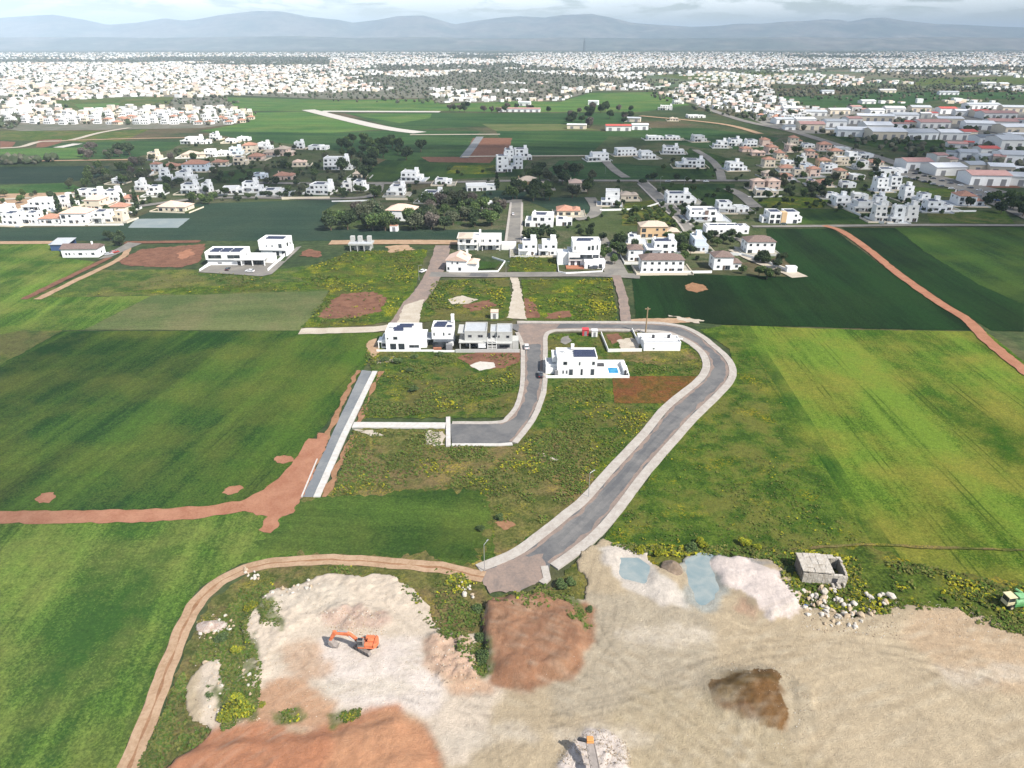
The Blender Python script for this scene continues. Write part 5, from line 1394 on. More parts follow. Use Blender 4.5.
house(565, 596, 266, 3, label='large white three-storey corner house with round-edged top floor', depth=11, vols=[(-6, 9.5, .2, 11, 0, 3.3), (-6.1, 9.2, .0, 11, 3.75, 6.4), (-4.2, 9.6, .8, 10.8, 6.85, 11.6)], wins=[('f', -4, .2, .1, 2, 2.4), ('f', -1, .2, .1, 1.6, 2.4), ('f', 2.6, 0, 3.9, 6, 1.9), ('f', 7.4, 0, 3.9, 3, 1.9), ('f', 4, .8, 7.8, 1.4, 2), ('f', 5.8, .8, 7.8, 1.2, 2.4), ('f', 8, .8, 8, .7, 2.4), ('f', -3, .8, 8, .6, 1.8)], panels=[(1.5, 4.5, 11.6, 7, 1.8), (2.6, 7, 11.6, 8, 1.8)], extra=ex)
gwall([(557, 258), (558.5, 273), (566, 274.5), (602, 272.5), (606, 262)], 1.0, 'white garden wall round the three-storey corner house')
# right of the junction
house(640, 679, 238, 2, 'hip', 'tan', 'tan villa with a brown hipped roof beside the curving street', tile='tantile', depth=10, seed=3)
house(646, 676, 255, 2, label='white two-storey house with a row of blue panels behind the brown-roofed one', depth=10, panels=[(1, 4, 6.4, 9, 1.8), (2, 6.4, 6.4, 8, 1.8)], seed=9)
house(641, 683, 273, 2, 'hip', 'white', 'white house with brown hipped roofs and veranda at the dark field edge', tile='browntile', depth=9, seed=4)
house(628, 642, 262, 2, 'hip', 'white', 'small white house with a brown hipped roof next to the street junction', tile='browntile', depth=8, seed=6)
gwall([(640, 274), (712, 273)], 1.2, 'long white wall between the brown-roofed house and the dark field')
house(694, 708, 252, 2, wall='paleblue', label='white house with shade-blue walls and blank side wall beside the driveway', depth=13, seed=8, panels=[])  # bluish shade of the walls put into the render colour
house(713, 741, 270, 2, 'hip', 'white', 'tall white house with a scalloped brown roof by the pale driveway', tile='browntile', depth=9, seed=10)
house(746, 774, 254, 2, 'hip', 'white', 'white house with panels on a brown roof behind dark hedges', tile='browntile', depth=10, seed=12, panels=[(3, 2.6, 7.0, 6, 2.2)])
house(710, 746, 234, 1, label='long low white house with a row of dark windows above the hedge', depth=9, vols=[(-13, 12, 0, 8, 0, 3.8), (-12, 6, 1, 7.6, 3.82, 4.3)], panels=[(-8 + 5 * i, 4, 4.3, 4.4, 1.6) for i in range(4)], seed=13)
house(689, 722, 221, 2, label='white house with brown centre pillar and wide blue panels at the corner', depth=12, seed=14, panels=[(-5, 3, 6.4, 7, 1.8), (5, 4, 6.4, 7, 1.8)], extra=lambda t: slab('centre_pillar', t, -1, 1.2, -.5, -.06, 0, 6.6, 'browntile'))
house(718, 735, 213, 2, label='white house with a panelled rooftop room behind the corner house', depth=10, seed=15)
house(736, 749, 213, 1, label='low white annex house right of the house with rooftop room', depth=8, seed=16, panels=[])
house(667, 696, 204, 2, label='large plain white house with stepped roof on the inner side of the fork', depth=12, seed=17)
def ex(t):
    slab('tan_party_wall', t, -1.6, 1.6, -.3, 4, 0, 6.9, 'tan')
house(767, 799, 223.5, 2, label='white twin house joined by a tan wall, panels on both roofs', depth=11, vols=[(-9, -1.62, 0, 11, 0, 6.4), (1.62, 9, 0, 11, 0, 6.4), (-12.5, -9.02, 2, 8, 0, 3.2), (9.02, 12, 2, 8, 0, 3.2)], panels=[(-5, 4, 6.4, 5.6, 2), (-5, 7, 6.4, 5.6, 2), (5, 4, 6.4, 5.6, 2), (5, 7, 6.4, 5.6, 2)], extra=ex, seed=18)
gwall([(700, 253), (742, 256), (760, 261), (788, 272)], 1.5, 'stepped white wall along the pale driveway above the dark field')
house(787, 796, 273, 1, label='small white block at the lower end of the driveway wall', depth=3, vols=[(-2.4, 2.4, 0, 3, 0, 2.6)], wins=[], panels=[], name='garage', cat='garage')

# ---- rows of further houses; each label = look + place in its row
ORD = ['first', 'second', 'third', 'fourth', 'fifth', 'sixth', 'seventh', 'eighth', 'ninth', 'tenth', 'eleventh', 'twelfth', 'thirteenth', 'fourteenth']
LOOK = {'flat': 'flat-roofed', 'hip': 'tile-roofed', 'gable': 'gable-roofed'}
WC = {'white': 'white', 'offwhite': 'off-white', 'cream': 'cream', 'pink': 'pinkish', 'tan': 'tan', 'paleblue': 'pale blue', 'grey': 'grey'}
ROWS = [
 ('in front row of the left estate', [(2, 20, 225, 2, 'flat', 'white'), (24, 38, 224, 2, 'flat', 'white'), (40, 60, 224, 1, 'hip', 'white', 'redtile'), (62, 88, 224, 2, 'hip', 'white', 'pinktile'), (94, 112, 223, 2, 'flat', 'offwhite'), (114, 124, 222, 2, 'flat', 'cream')]),
 ('in second row of the left estate', [(0, 12, 216, 2, 'flat', 'white'), (24, 53, 211, 2, 'flat', 'white'), (56, 72, 208, 2, 'flat', 'offwhite'), (86, 108, 210, 2, 'hip', 'cream', 'pinktile'), (110, 126, 212, 1, 'hip', 'cream', 'redtile')]),
 ('in rear row of the left estate', [(76, 92, 196, 1, 'flat', 'white'), (86, 100, 201, 2, 'flat', 'white'), (104, 120, 201, 2, 'flat', 'white'), (122, 135, 203, 1, 'hip', 'pink', 'redtile'), (136, 146, 191, 2, 'flat', 'white'), (147, 160, 196, 2, 'flat', 'white'), (157, 186, 212, 1, 'hip', 'cream', 'pinktile'), (112, 122, 184, 1, 'flat', 'white')]),
 ('facing the long green strip', [(182, 198, 194, 2, 'flat', 'white'), (200, 210, 193, 2, 'flat', 'white'), (222, 243, 194, 1, 'flat', 'white'), (243, 260, 192, 2, 'flat', 'white'), (263, 286, 196, 1, 'flat', 'offwhite'), (306, 329, 194, 2, 'flat', 'white'), (341, 352, 192, 2, 'flat', 'offwhite'), (353, 366, 191, 2, 'flat', 'white')]),
 ('uphill from the green strip', [(160, 170, 180, 2, 'flat', 'white'), (176, 192, 181, 2, 'flat', 'white'), (252, 265, 179, 1, 'flat', 'paleblue'), (274, 292, 180, 1, 'hip', 'pink', 'redtile'), (293, 306, 166, 1, 'hip', 'cream', 'pinktile'), (324, 352, 170, 3, 'flat', 'white'), (353, 366, 178, 1, 'hip', 'cream', 'tantile')]),
 ('in middle of the left village', [(139, 150, 176, 1, 'hip', 'white', 'redtile'), (151, 160, 172, 2, 'hip', 'white', 'redtile'), (162, 178, 170, 1, 'hip', 'cream', 'redtile'), (183, 206, 172, 2, 'hip', 'paleblue', 'redtile'), (212, 226, 166, 1, 'hip', 'cream', 'redtile'), (234, 247, 165, 2, 'flat', 'cream'), (248, 262, 160, 1, 'hip', 'pink', 'redtile'), (263, 276, 156, 1, 'hip', 'pink', 'tantile')]),
 ('at back of the left village', [(148, 159, 160, 2, 'flat', 'cream'), (182, 204, 158, 1, 'hip', 'cream', 'tantile'), (205, 216, 157, 2, 'flat', 'white'), (216, 230, 156, 1, 'flat', 'white'), (230, 242, 155, 2, 'flat', 'paleblue'), (243, 256, 152, 2, 'hip', 'cream', 'redtile'), (258, 270, 150, 2, 'flat', 'white'), (276, 292, 156, 2, 'hip', 'pink', 'tantile'), (293, 303, 149, 2, 'flat', 'white'), (308, 326, 150, 1, 'flat', 'white')]),
 ('at far edge of the left village', [(181, 200, 144, 2, 'flat', 'white'), (201, 210, 144, 1, 'flat', 'white'), (210, 219, 140, 2, 'flat', 'offwhite'), (226, 236, 143, 1, 'flat', 'white'), (237, 248, 141, 1, 'flat', 'white')]),
 ('along the back street', [(387, 404, 196, 2, 'flat', 'white'), (418, 440, 203, 2, 'flat', 'white'), (401, 421, 181, 2, 'flat', 'white'), (435, 451, 185, 1, 'flat', 'white'), (467, 496, 191, 1, 'flat', 'white'), (482, 497, 209, 1, 'flat', 'offwhite'), (386, 414, 221, 2, 'hip', 'white', 'pinktile'), (518, 549, 190, 2, 'hip', 'tan', 'tantile'), (569, 587, 192, 2, 'hip', 'cream', 'pinktile')]),
 ('around the centre crossroads', [(525, 553, 227, 2, 'flat', 'white'), (557, 580, 216, 1, 'hip', 'cream', 'redtile'), (556, 572, 226, 1, 'flat', 'white'), (601, 619, 206, 3, 'flat', 'white'), (621, 638, 200, 1, 'hip', 'cream', 'tantile'), (628, 640, 244, 1, 'flat', 'white')]),
 ('among fields behind the crossroads', [(588, 609, 161, 2, 'flat', 'white'), (617, 640, 156, 2, 'flat', 'white'), (641, 656, 159, 2, 'flat', 'white'), (663, 684, 154, 2, 'flat', 'white'), (677, 704, 168, 2, 'flat', 'white'), (729, 747, 171, 2, 'flat', 'white'), (648, 664, 140, 1, 'flat', 'white'), (666, 680, 140, 1, 'flat', 'white'), (694, 707, 142, 2, 'flat', 'offwhite')]),
 ('beside the field corner, centre right', [(714, 727, 148, 2, 'flat', 'white'), (728, 742, 146, 2, 'flat', 'white'), (743, 757, 147, 2, 'flat', 'white'), (742, 752, 152, 1, 'hip', 'pink', 'redtile'), (752, 765, 156, 1, 'hip', 'pink', 'pinktile'), (658, 672, 110, 2, 'flat', 'offwhite'), (674, 684, 104, 2, 'flat', 'offwhite'), (688, 706, 118, 1, 'flat', 'offwhite'), (670, 678, 121, 1, 'hip', 'cream', 'tantile'), (640, 647, 129, 1, 'flat', 'white')]),
 ('by the short grey street', [(752, 764, 190, 2, 'hip', 'pink', 'pinktile'), (767, 780, 190, 2, 'hip', 'pink', 'pinktile'), (756, 778, 196, 1, 'flat', 'cream')]),
 ('in the pink-roofed quarter', [(768, 782, 154, 2, 'hip', 'pink', 'redtile'), (776, 788, 160, 2, 'hip', 'cream', 'redtile'), (788, 800, 152, 2, 'hip', 'pink', 'tantile'), (780, 794, 172, 1, 'hip', 'cream', 'redtile'), (796, 806, 164, 2, 'flat', 'offwhite'), (806, 818, 158, 2, 'hip', 'pink', 'redtile'), (800, 815, 170, 1, 'flat', 'paleblue'), (818, 830, 168, 2, 'hip', 'tan', 'redtile'), (830, 842, 158, 2, 'hip', 'cream', 'redtile'), (834, 848, 165, 2, 'flat', 'cream'), (848, 860, 160, 2, 'flat', 'white'), (860, 874, 158, 1, 'flat', 'white')]),
 ('in lower pink-roofed quarter', [(780, 792, 180, 1, 'hip', 'pink', 'redtile'), (794, 808, 178, 2, 'flat', 'cream'), (808, 820, 186, 1, 'flat', 'pink'), (824, 840, 173, 2, 'flat', 'white'), (818, 832, 187, 1, 'hip', 'pink', 'redtile'), (836, 850, 179, 2, 'hip', 'cream', 'redtile'), (852, 866, 180, 1, 'flat', 'offwhite'), (880, 908, 174, 1, 'flat', 'white')]),
 ('on upper edge of the pink quarter', [(762, 773, 146, 2, 'hip', 'pink', 'redtile'), (790, 802, 144, 2, 'hip', 'cream', 'redtile'), (804, 815, 148, 1, 'flat', 'white'), (819, 831, 151, 2, 'hip', 'pink', 'redtile'), (836, 850, 152, 1, 'flat', 'offwhite')]),
 ('inside the crowded pink quarter', [(764, 775, 167, 2, 'hip', 'cream', 'redtile'), (784, 794, 165, 1, 'flat', 'white'), (809, 820, 177, 2, 'hip', 'pink', 'redtile'), (856, 868, 169, 2, 'flat', 'offwhite'), (870, 884, 166, 1, 'hip', 'cream', 'redtile'), (764, 775, 177, 1, 'hip', 'pink', 'tantile'), (842, 856, 188, 1, 'flat', 'white')]),
 ('in front of the white estate', [(835, 852, 207, 2, 'flat', 'white'), (853, 872, 212, 2, 'flat', 'offwhite'), (874, 888, 222, 3, 'flat', 'offwhite'), (890, 903, 223, 3, 'flat', 'white'), (904, 917, 222, 3, 'flat', 'offwhite'), (927, 945, 212, 2, 'flat', 'white'), (946, 953, 211, 1, 'flat', 'white'), (958, 983, 206, 2, 'hip', 'white', 'redtile')]),
 ('at rear of the white estate', [(826, 838, 199, 1, 'flat', 'white'), (876, 890, 192, 3, 'flat', 'white'), (890, 903, 190, 3, 'flat', 'white'), (903, 916, 201, 3, 'flat', 'white'), (917, 930, 204, 2, 'flat', 'white'), (875, 888, 207, 2, 'flat', 'white'), (854, 868, 200, 1, 'flat', 'offwhite')]),
]
sd = 30
for where, ent in ROWS:
    ent = sorted(ent, key=lambda e: (e[0] + e[1]) / 2)
    for i, e in enumerate(ent):
        sd += 1
        lo = {'flat': 'flat-roofed', 'hip': {'redtile': 'red-roofed', 'pinktile': 'pink-roofed', 'tantile': 'tan-roofed', 'browntile': 'brown-roofed'}.get(e[6] if len(e) > 6 else '', 'tiled')}[e[4]]
        lb = f"{WC[e[5]]} {lo} {['', 'single-storey', 'two-storey', 'three-storey'][e[3]]} house, {ORD[i]} from left {where}"
        house(*e[:6], label=lb, seed=sd, tile=e[6] if len(e) > 6 else 'redtile', yaw=random.Random(sd).uniform(-9, 9), group='houses ' + where)
# stepped white apartment terraces
for k, (a, b, y, st) in enumerate([(497, 512, 172, 4), (512, 523, 169, 3), (502, 514, 161, 3), (515, 532, 160, 3)]):
    house(a, b, y, st, label=['white stepped apartment block, front left of four by the fields', 'white stepped apartment block, front right of four by the fields', 'white stepped apartment block, rear left of four by the fields', 'white stepped apartment block, rear right of four by the fields'][k], seed=90 + k, depth=12, yaw=6, name='apartment_block', cat='apartments', group='apartment blocks by the fields')
gwall([(282, 199.5), (330, 199)], 1.8, 'tan stone retaining wall below the houses facing the green strip', 'cream')
gwall([(386, 200), (408, 200)], 1.6, 'tan stone wall in front of the left back street house', 'cream')
gwall([(332, 202), (372, 201)], 0.9, 'low white wall at the right end of the green strip houses')
gwall([(843, 209), (876, 223), (884, 224)], 1.5, 'dark-shaded wall slanting along the left side of the white estate', 'offwhite')
gwall([(926, 212.5), (976, 212)], 1.2, 'long white wall right of the white estate')
gwall([(600, 211), (640, 210), (662, 203)], 1.2, 'white wall below the three-storey house at the crossroads')
gwall([(0, 226), (124, 225.5)], 1.2, 'long white wall in front of the left estate', 'offwhite')
gwall([(668, 182), (668, 181.2), (700, 180.9)], 0.8, 'low kerb wall on the back street verge', 'offwhite')
gwall([(748, 197.5), (782, 197)], 1.0, 'pale wall in front of the pink pair of houses', 'offwhite')

# ---- warehouses of the industrial quarter
def warehouse(px0, px1, py, d, h, wall, roofm, label, yaw=-4):
    p = at((px0 + px1) / 2, py); W = (px1 - px0) / pxm(py)
    t = thing('warehouse', label, 'warehouse', (p.x, p.y, 0), R(yaw), 'warehouses of the industrial quarter')
    mb = MB(); mb.box(-W / 2, W / 2, 0, d, 0, h, bottom=False)
    mb.add([(-W / 2, 0, h), (-W / 2, d, h), (-W / 2, d / 2, h + d * .09), (W / 2, 0, h), (W / 2, d, h), (W / 2, d / 2, h + d * .09)], [(0, 1, 2), (3, 4, 5)])
    mb.build('wall', wall, t)
    mb = MB(); mb.extrude_x([(-.6, h - .05), (d / 2, h + d * .1), (d + .6, h - .05), (d + .6, h + .15), (d / 2, h + d * .1 + .2), (-.6, h + .15)], -W / 2 - .5, W / 2 + .5); mb.build('roof', roofm, t)
    n = max(1, int(W / 9))
    for i in range(n):
        mb = MB(); mb.box(-2, 2, -.06, 0, 0, h * .65); place('loading_door', mb.mesh('loading_door', M['frame']), t, (-W / 2 + W * (i + .5) / n, 0, 0))
M['rGrey'] = plain('grey_sheet_roof', (.42, .44, .46, 1), .7, .3, .12, .2); M['rWhite'] = plain('white_sheet_roof', (.70, .71, .72, 1), .7, .3, .1, .2)
M['rPink'] = plain('faded_red_sheet_roof', (.46, .27, .24, 1), .8, .2, .15, .2); M['rRed'] = plain('red_sheet_roof', (.48, .10, .08, 1), .7, .3, .12, .2); M['rDark'] = plain('dark_sheet_roof', (.20, .22, .24, 1), .7, .3, .12, .2)
RN = {'rGrey': 'grey', 'rWhite': 'white', 'rPink': 'faded red', 'rRed': 'bright red', 'rDark': 'dark'}
IROWS = [('in front row by the car park', [(905, 932, 170, 20, 7, 'rPink'), (934, 966, 176, 22, 7, 'rWhite'), (968, 986, 172, 18, 6, 'rGrey'), (970, 1008, 186, 22, 8, 'rPink'), (1010, 1030, 186, 20, 7, 'rGrey')]),
 ('behind the green triangle', [(838, 868, 137, 24, 8, 'rWhite'), (866, 892, 132, 30, 8, 'rWhite'), (872, 905, 140, 30, 9, 'rWhite'), (906, 938, 140, 28, 8, 'rGrey'), (940, 968, 140, 24, 8, 'rWhite'), (962, 976, 140, 18, 9, 'rRed'), (978, 1000, 144, 20, 7, 'rDark'), (1000, 1024, 150, 30, 10, 'rGrey')]),
 ('in middle of the industrial quarter', [(776, 794, 124, 20, 6, 'rGrey'), (796, 816, 124, 22, 6, 'rWhite'), (800, 824, 130, 24, 7, 'rPink'), (826, 846, 127, 22, 7, 'rGrey'), (848, 862, 124, 20, 7, 'rPink'), (858, 892, 122, 22, 8, 'rWhite'), (894, 918, 120, 24, 7, 'rGrey'), (920, 950, 128, 26, 7, 'rPink'), (938, 962, 124, 20, 7, 'rWhite'), (966, 992, 130, 24, 8, 'rWhite'), (990, 1016, 128, 26, 8, 'rPink'), (1004, 1030, 134, 26, 8, 'rWhite')]),
 ('at back of the industrial quarter', [(784, 802, 112, 20, 6, 'rWhite'), (806, 826, 116, 22, 6, 'rGrey'), (830, 850, 114, 20, 6, 'rWhite'), (870, 884, 115, 20, 7, 'rWhite'), (886, 904, 113, 24, 7, 'rWhite'), (912, 930, 112, 24, 7, 'rGrey'), (940, 956, 114, 20, 8, 'rRed'), (956, 972, 116, 20, 7, 'rWhite'), (974, 990, 117, 20, 8, 'rRed'), (984, 1016, 119, 26, 8, 'rPink'), (968, 1000, 109, 22, 7, 'rGrey'), (1004, 1030, 112, 24, 7, 'rGrey')]),
 ('at right edge under dark trees', [(960, 976, 160, 18, 7, 'rGrey'), (980, 998, 156, 16, 7, 'rRed'), (1002, 1030, 164, 24, 8, 'rGrey'), (990, 1012, 174, 18, 6, 'rWhite')]),
 ('in far fields on the right', [(982, 995, 86, 22, 7, 'rWhite'), (1000, 1008, 87, 20, 8, 'rWhite'), (862, 876, 104, 18, 5, 'rWhite'), (822, 834, 94, 18, 6, 'rGrey'), (880, 896, 93, 18, 6, 'rWhite'), (940, 958, 95, 16, 6, 'rGrey')]),
 ('in fields behind the dark wood', [(606, 631, 131, 14, 6, 'rRed'), (632, 648, 130, 14, 6, 'rWhite'), (567, 586, 129, 10, 5, 'rWhite'), (588, 598, 105, 14, 6, 'rWhite'), (518, 530, 106, 14, 6, 'rWhite'), (498, 540, 112, 12, 5, 'rPink'), (624, 640, 122, 12, 5, 'rGrey')])]
for where, ent in IROWS:
    for i, e in enumerate(sorted(ent, key=lambda e: (e[0] + e[1]) / 2)):
        warehouse(*e[:5], M[['white', 'offwhite', 'cream'][i % 3]], M[e[5]], f"{RN[e[5]]} roofed warehouse, {ORD[i]} from left {where}", yaw=random.Random(i + e[2]).uniform(-16, 6))

rs = random.Random(21); got = [((e[0] + e[1]) / 2, e[2], (e[1] - e[0]) / 2) for _, en in IROWS for e in en]
tries = 0; k_ = 0
while k_ < 46 and tries < 4000:
    tries += 1
    x_, y_ = rs.uniform(780, 1024), rs.uniform(108, 182)
    if not inpoly(np.array([x_]), np.array([y_]), T3)[0]: continue
    w_ = rs.uniform(4, 9)
    if any(abs(x_ - a) < b + w_ * .6 and -9 < y_ - c < 6 for a, c, b in got): continue
    got.append((x_, y_, w_ * .7)); rc = rs.choice(['rGrey', 'rWhite', 'rPink', 'rDark', 'rGrey', 'rRed'])
    warehouse(x_ - w_, x_ + w_, y_, rs.uniform(9, 15), rs.uniform(4, 7), M[rs.choice(['white', 'offwhite', 'cream', 'grey'])], M[rc], 'small ' + RN[rc] + ' roofed shed squeezed between the bigger warehouses', yaw=rs.uniform(-40, 20)); k_ += 1
# ------------------------------------------------------------------ trees
def crown_mesh(seed, kind):
    rd = random.Random(seed); V, Fc, mi = [], [], []
    def leaf(p, s):
        n_ = Vector((rd.gauss(0, 1), rd.gauss(0, 1), rd.gauss(0.5, 1))).normalized()
        a = n_.orthogonal().normalized(); b = n_.cross(a); r = rd.uniform(0, 6.28)
        a, b = a * math.cos(r) + b * math.sin(r), b * math.cos(r) - a * math.sin(r)
        k = len(V)
        for u, w in ((-1, -.6), (1, -.5), (.8, .7), (-.7, .6)): V.append(tuple(p + a * u * s + b * w * s))
        Fc.append((k, k + 1, k + 2, k + 3)); mi.append(0 if rd.random() < .6 else 1)
    if kind == 'cypress':
        for i in range(420):
            z = rd.random() ** 0.8; r = 0.17 * (1 - z) ** .6 * (1 - .5 * (1 - z) ** 6) + .02; a = rd.uniform(0, 6.28); q = r * rd.random() ** .4
            leaf(Vector((q * math.cos(a), q * math.sin(a), .08 + z * .92)), .05)
    else:
        nl = rd.randint(6, 9); lobes = []
        for i in range(nl):
            a = rd.uniform(0, 6.28); q = rd.uniform(.1, .34)
            lobes.append((Vector((q * math.cos(a), q * math.sin(a), rd.uniform(.42, .8))), rd.uniform(.16, .27)))
        lobes.append((Vector((0, 0, .6)), .28))
        for c, r in lobes:
            for i in range(int(1100 * r)):
                d = Vector((rd.gauss(0, 1), rd.gauss(0, 1), rd.gauss(0, .8))).normalized()
                leaf(c + d * r * rd.uniform(.55, 1.08), rd.uniform(.03, .055))
    me = bpy.data.meshes.new('crown'); me.from_pydata(V, [], Fc)
    return me, mi
def leafmat(name, c, v=0.25):
    n = N(name)
    oi = n.node('ShaderNodeObjectInfo')
    f = n.noise(0.5, 3, .6)
    k = n.math('ADD', n.ramp(oi.outputs['Random'], 0, 1, 1 - v, 1 + v), n.ramp(f, .3, .7, -.2, .2))
    mul = n.node('ShaderNodeVectorMath', operation='SCALE'); mul.inputs[0].default_value = c[:3]; n.L(k, mul.inputs['Scale'])
    n.b.inputs['Subsurface Weight'].default_value = 0
    return n.done(mul.outputs[0], .8, .15)
LM = {'dark': (leafmat('dark_evergreen_leaves', (.030, .050, .024)), leafmat('dark_evergreen_tips', (.075, .105, .045))),
      'olive': (leafmat('olive_leaves', (.075, .088, .048)), leafmat('olive_tips', (.12, .13, .08))),
      'green': (leafmat('green_leaves', (.052, .088, .028)), leafmat('green_tips', (.12, .165, .055))),
      'bare': (leafmat('dry_twigs', (.12, .10, .085)), leafmat('dry_twig_tips', (.16, .14, .115))),
      'yellow': (leafmat('yellow_green_leaves', (.14, .18, .02)), leafmat('yellow_flowers', (.32, .30, .02)))}
CR = {}
for ck in LM:
    for k in range(4):
        me, mi = crown_mesh(k * 5 + 1, 'bush')
        for m in LM[ck]: me.materials.append(m)
        me.polygons.foreach_set('material_index', mi); CR[(ck, k)] = me
for k in range(2):
    me, mi = crown_mesh(70 + k, 'cypress')
    for m in LM['dark']: me.materials.append(m)
    me.polygons.foreach_set('material_index', mi); CR[('cyp', k)] = me
mb = MB(); mb.tube((0, 0, -.02), (0, 0, .34), .035, .022, 7)
for a in range(5):
    c, s = math.cos(a * 1.26), math.sin(a * 1.26); mb.tube((0, 0, .26 + .02 * a), (c * .2, s * .2, .5 + .03 * a), .016, .006, 5)
TRUNK = mb.mesh('trunk', plain('bark', (.14, .10, .07, 1), .9, .1, .2, 3))
rt = random.Random(77)
NT = [0]
def tree(px, py, size, ck, label, group, name='tree', tall=1.0):
    p = at(px, py)
    t = thing(name, label, 'tree' if name != 'bush' else 'bush', (p.x, p.y, 0.1), rt.uniform(0, 6.28), group)
    k = rt.randint(0, 1 if ck == 'cyp' else 3)
    z = -.22 * size * tall if name == 'bush' else 0
    place('crown', CR[(ck, k)], t, (0, 0, z), 0, (size, size * rt.uniform(.85, 1.1), size * tall))
    if name != 'bush': place('trunk', TRUNK, t, (0, 0, 0), 0, (size, size, size * tall))
    NT[0] += 1
def grove(poly, n, s0, s1, cks, label, group, name='tree', mind=None):
    xs = [p[0] for p in poly]; ys = [p[1] for p in poly]; got = []; tries = 0
    while len(got) < n and tries < n * 60:
        tries += 1
        x, y = rt.uniform(min(xs), max(xs)), rt.uniform(min(ys), max(ys))
        if not inpoly(np.array([x]), np.array([y]), poly)[0]: continue
        if any(a < x < b and c - 9 < y < c + .3 for a, b, c in HOUSES): continue
        if any(abs(x - a) * .6 + abs(y - b) * 1.6 < (mind or 3.2) for a, b in got): continue
        got.append((x, y)); ck = rt.choice(cks)
        nm = {'dark': 'dark green', 'olive': 'grey olive', 'green': 'mid green', 'bare': 'greyish brown', 'yellow': 'yellow flowering', 'cyp': 'dark cypress'}[ck]
        tree(x, y, rt.uniform(s0, s1), ck, nm + ' ' + label, group, {'dark': 'evergreen_tree', 'olive': 'olive_tree', 'green': 'broadleaf_tree', 'bare': 'bare_tree', 'yellow': 'flowering_tree', 'cyp': 'cypress'}[ck] if name == 'tree' else name)
grove([(326, 232), (330, 216), (384, 212), (384, 224), (420, 222), (415, 205), (440, 200), (500, 208), (506, 228), (440, 231)], 62, 7, 11, ['dark', 'dark', 'green', 'olive', 'bare'], 'tree in the big grove around the pink-roofed house', 'trees of the big central grove', mind=3.4)
grove([(334, 163), (345, 142), (385, 142), (424, 152), (420, 160), (380, 165), (375, 182), (352, 186)], 34, 8, 13, ['dark', 'dark', 'green'], 'tree in the dark wood left of the red soil plot', 'trees of the dark wood by the red plot', mind=3.0)
grove([(66, 190), (80, 178), (100, 168), (150, 160), (178, 158), (150, 182), (110, 186)], 30, 6, 9, ['olive', 'bare', 'olive', 'green'], 'tree in the loose belt behind the left estate', 'trees of the olive belt', mind=3.2)
grove([(78, 160), (92, 150), (130, 150), (132, 158), (100, 164)], 14, 7, 11, ['dark', 'bare', 'dark'], 'tree in the dark clump above the pale green field', 'trees of the dark left clump', mind=2.6)
grove([(512, 202), (515, 184), (535, 170), (590, 174), (600, 196), (570, 202), (540, 203)], 34, 7, 11, ['dark', 'green', 'dark', 'olive'], 'tree in the grove around the long tan house', 'trees of the grove by the tan house', mind=3.4)
grove([(572, 116), (575, 108), (600, 106), (632, 110), (634, 122), (600, 128), (560, 128)], 22, 9, 15, ['dark', 'dark', 'bare'], 'tree in the dark wood by the far sheds', 'trees of the far dark wood', mind=2.4)
grove([(448, 112), (450, 107), (540, 110), (560, 112), (560, 115), (500, 114)], 16, 9, 13, ['dark', 'bare'], 'tree in the windbreak along the far fields', 'trees of the far windbreak', mind=2.2)
grove([(624, 226), (622, 213), (648, 209), (668, 208), (688, 228), (650, 226)], 30, 3.4, 4.4, ['green'], 'fruit tree planted in orchard rows by the curving street', 'fruit trees of the orchard', 'fruit_tree', mind=2.6)
grove([(676, 268), (672, 244), (690, 240), (702, 262), (706, 268)], 9, 5, 7, ['dark', 'green'], 'tree between the brown-roofed and the shade-blue house', 'garden trees right of the junction', mind=3)
grove([(598, 262), (600, 246), (622, 240), (630, 256), (622, 268)], 8, 5, 9, ['dark', 'green'], 'tree at the corner right of the street junction', 'garden trees at the junction corner', mind=3)
grove([(699, 244), (702, 236), (742, 240), (740, 245)], 8, 4, 6, ['dark'], 'tree in the hedge below the long low house', 'trees below the long low house', mind=3)
grove([(750, 262), (750, 256), (778, 258), (790, 268), (780, 270)], 8, 4, 6, ['dark'], 'tree in the dark hedge above the driveway wall', 'trees above the driveway wall', mind=3)
grove([(735, 276), (742, 270), (768, 276), (785, 279), (770, 281)], 4, 4, 6, ['green', 'olive'], 'round tree on the field edge below the driveway', 'trees below the driveway', mind=6)
grove([(522, 236), (556, 236), (556, 243), (524, 243)], 5, 5, 8, ['dark', 'dark'], 'tree behind the white pair of houses', 'trees behind the white pair', mind=4)
grove([(336, 199), (336, 194), (380, 192), (378, 200)], 8, 5, 7, ['dark', 'green'], 'tree before the modern houses facing the green strip', 'garden trees along the green strip', mind=3)
grove([(262, 198), (262, 195), (300, 196), (300, 199)], 7, 4, 5, ['dark'], 'tree in the hedge row facing the green strip', 'hedge trees along the green strip', mind=2.6)
grove([(184, 208), (190, 200), (216, 200), (214, 208)], 4, 5, 8, ['green', 'olive'], 'broad tree at the left end of the green strip', 'trees at the left end of the strip', mind=4)
grove([(100, 243), (103, 240), (124, 240), (122, 246)], 5, 4, 6, ['dark'], 'tree behind the white farm building', 'trees behind the farm building', mind=3)
grove([(0, 224), (0, 196), (125, 190), (160, 200), (128, 224)], 16, 3, 6, ['dark', 'green', 'olive'], 'garden tree inside the left estate', 'garden trees of the left estate', mind=4)
for x, y in ((60, 213), (75, 210), (80, 205), (124, 207), (138, 210), (136, 203), (521, 188), (497, 190)):
    tree(x, y, rt.uniform(9, 13), 'cyp', 'slender dark cypress standing among the houses', 'cypresses', 'cypress')
grove([(140, 190), (180, 150), (250, 142), (330, 152), (375, 185), (300, 198), (190, 198)], 44, 5, 8, ['dark', 'green', 'olive', 'dark'], 'garden tree among the houses of the left village', 'garden trees of the left village', mind=3.6)
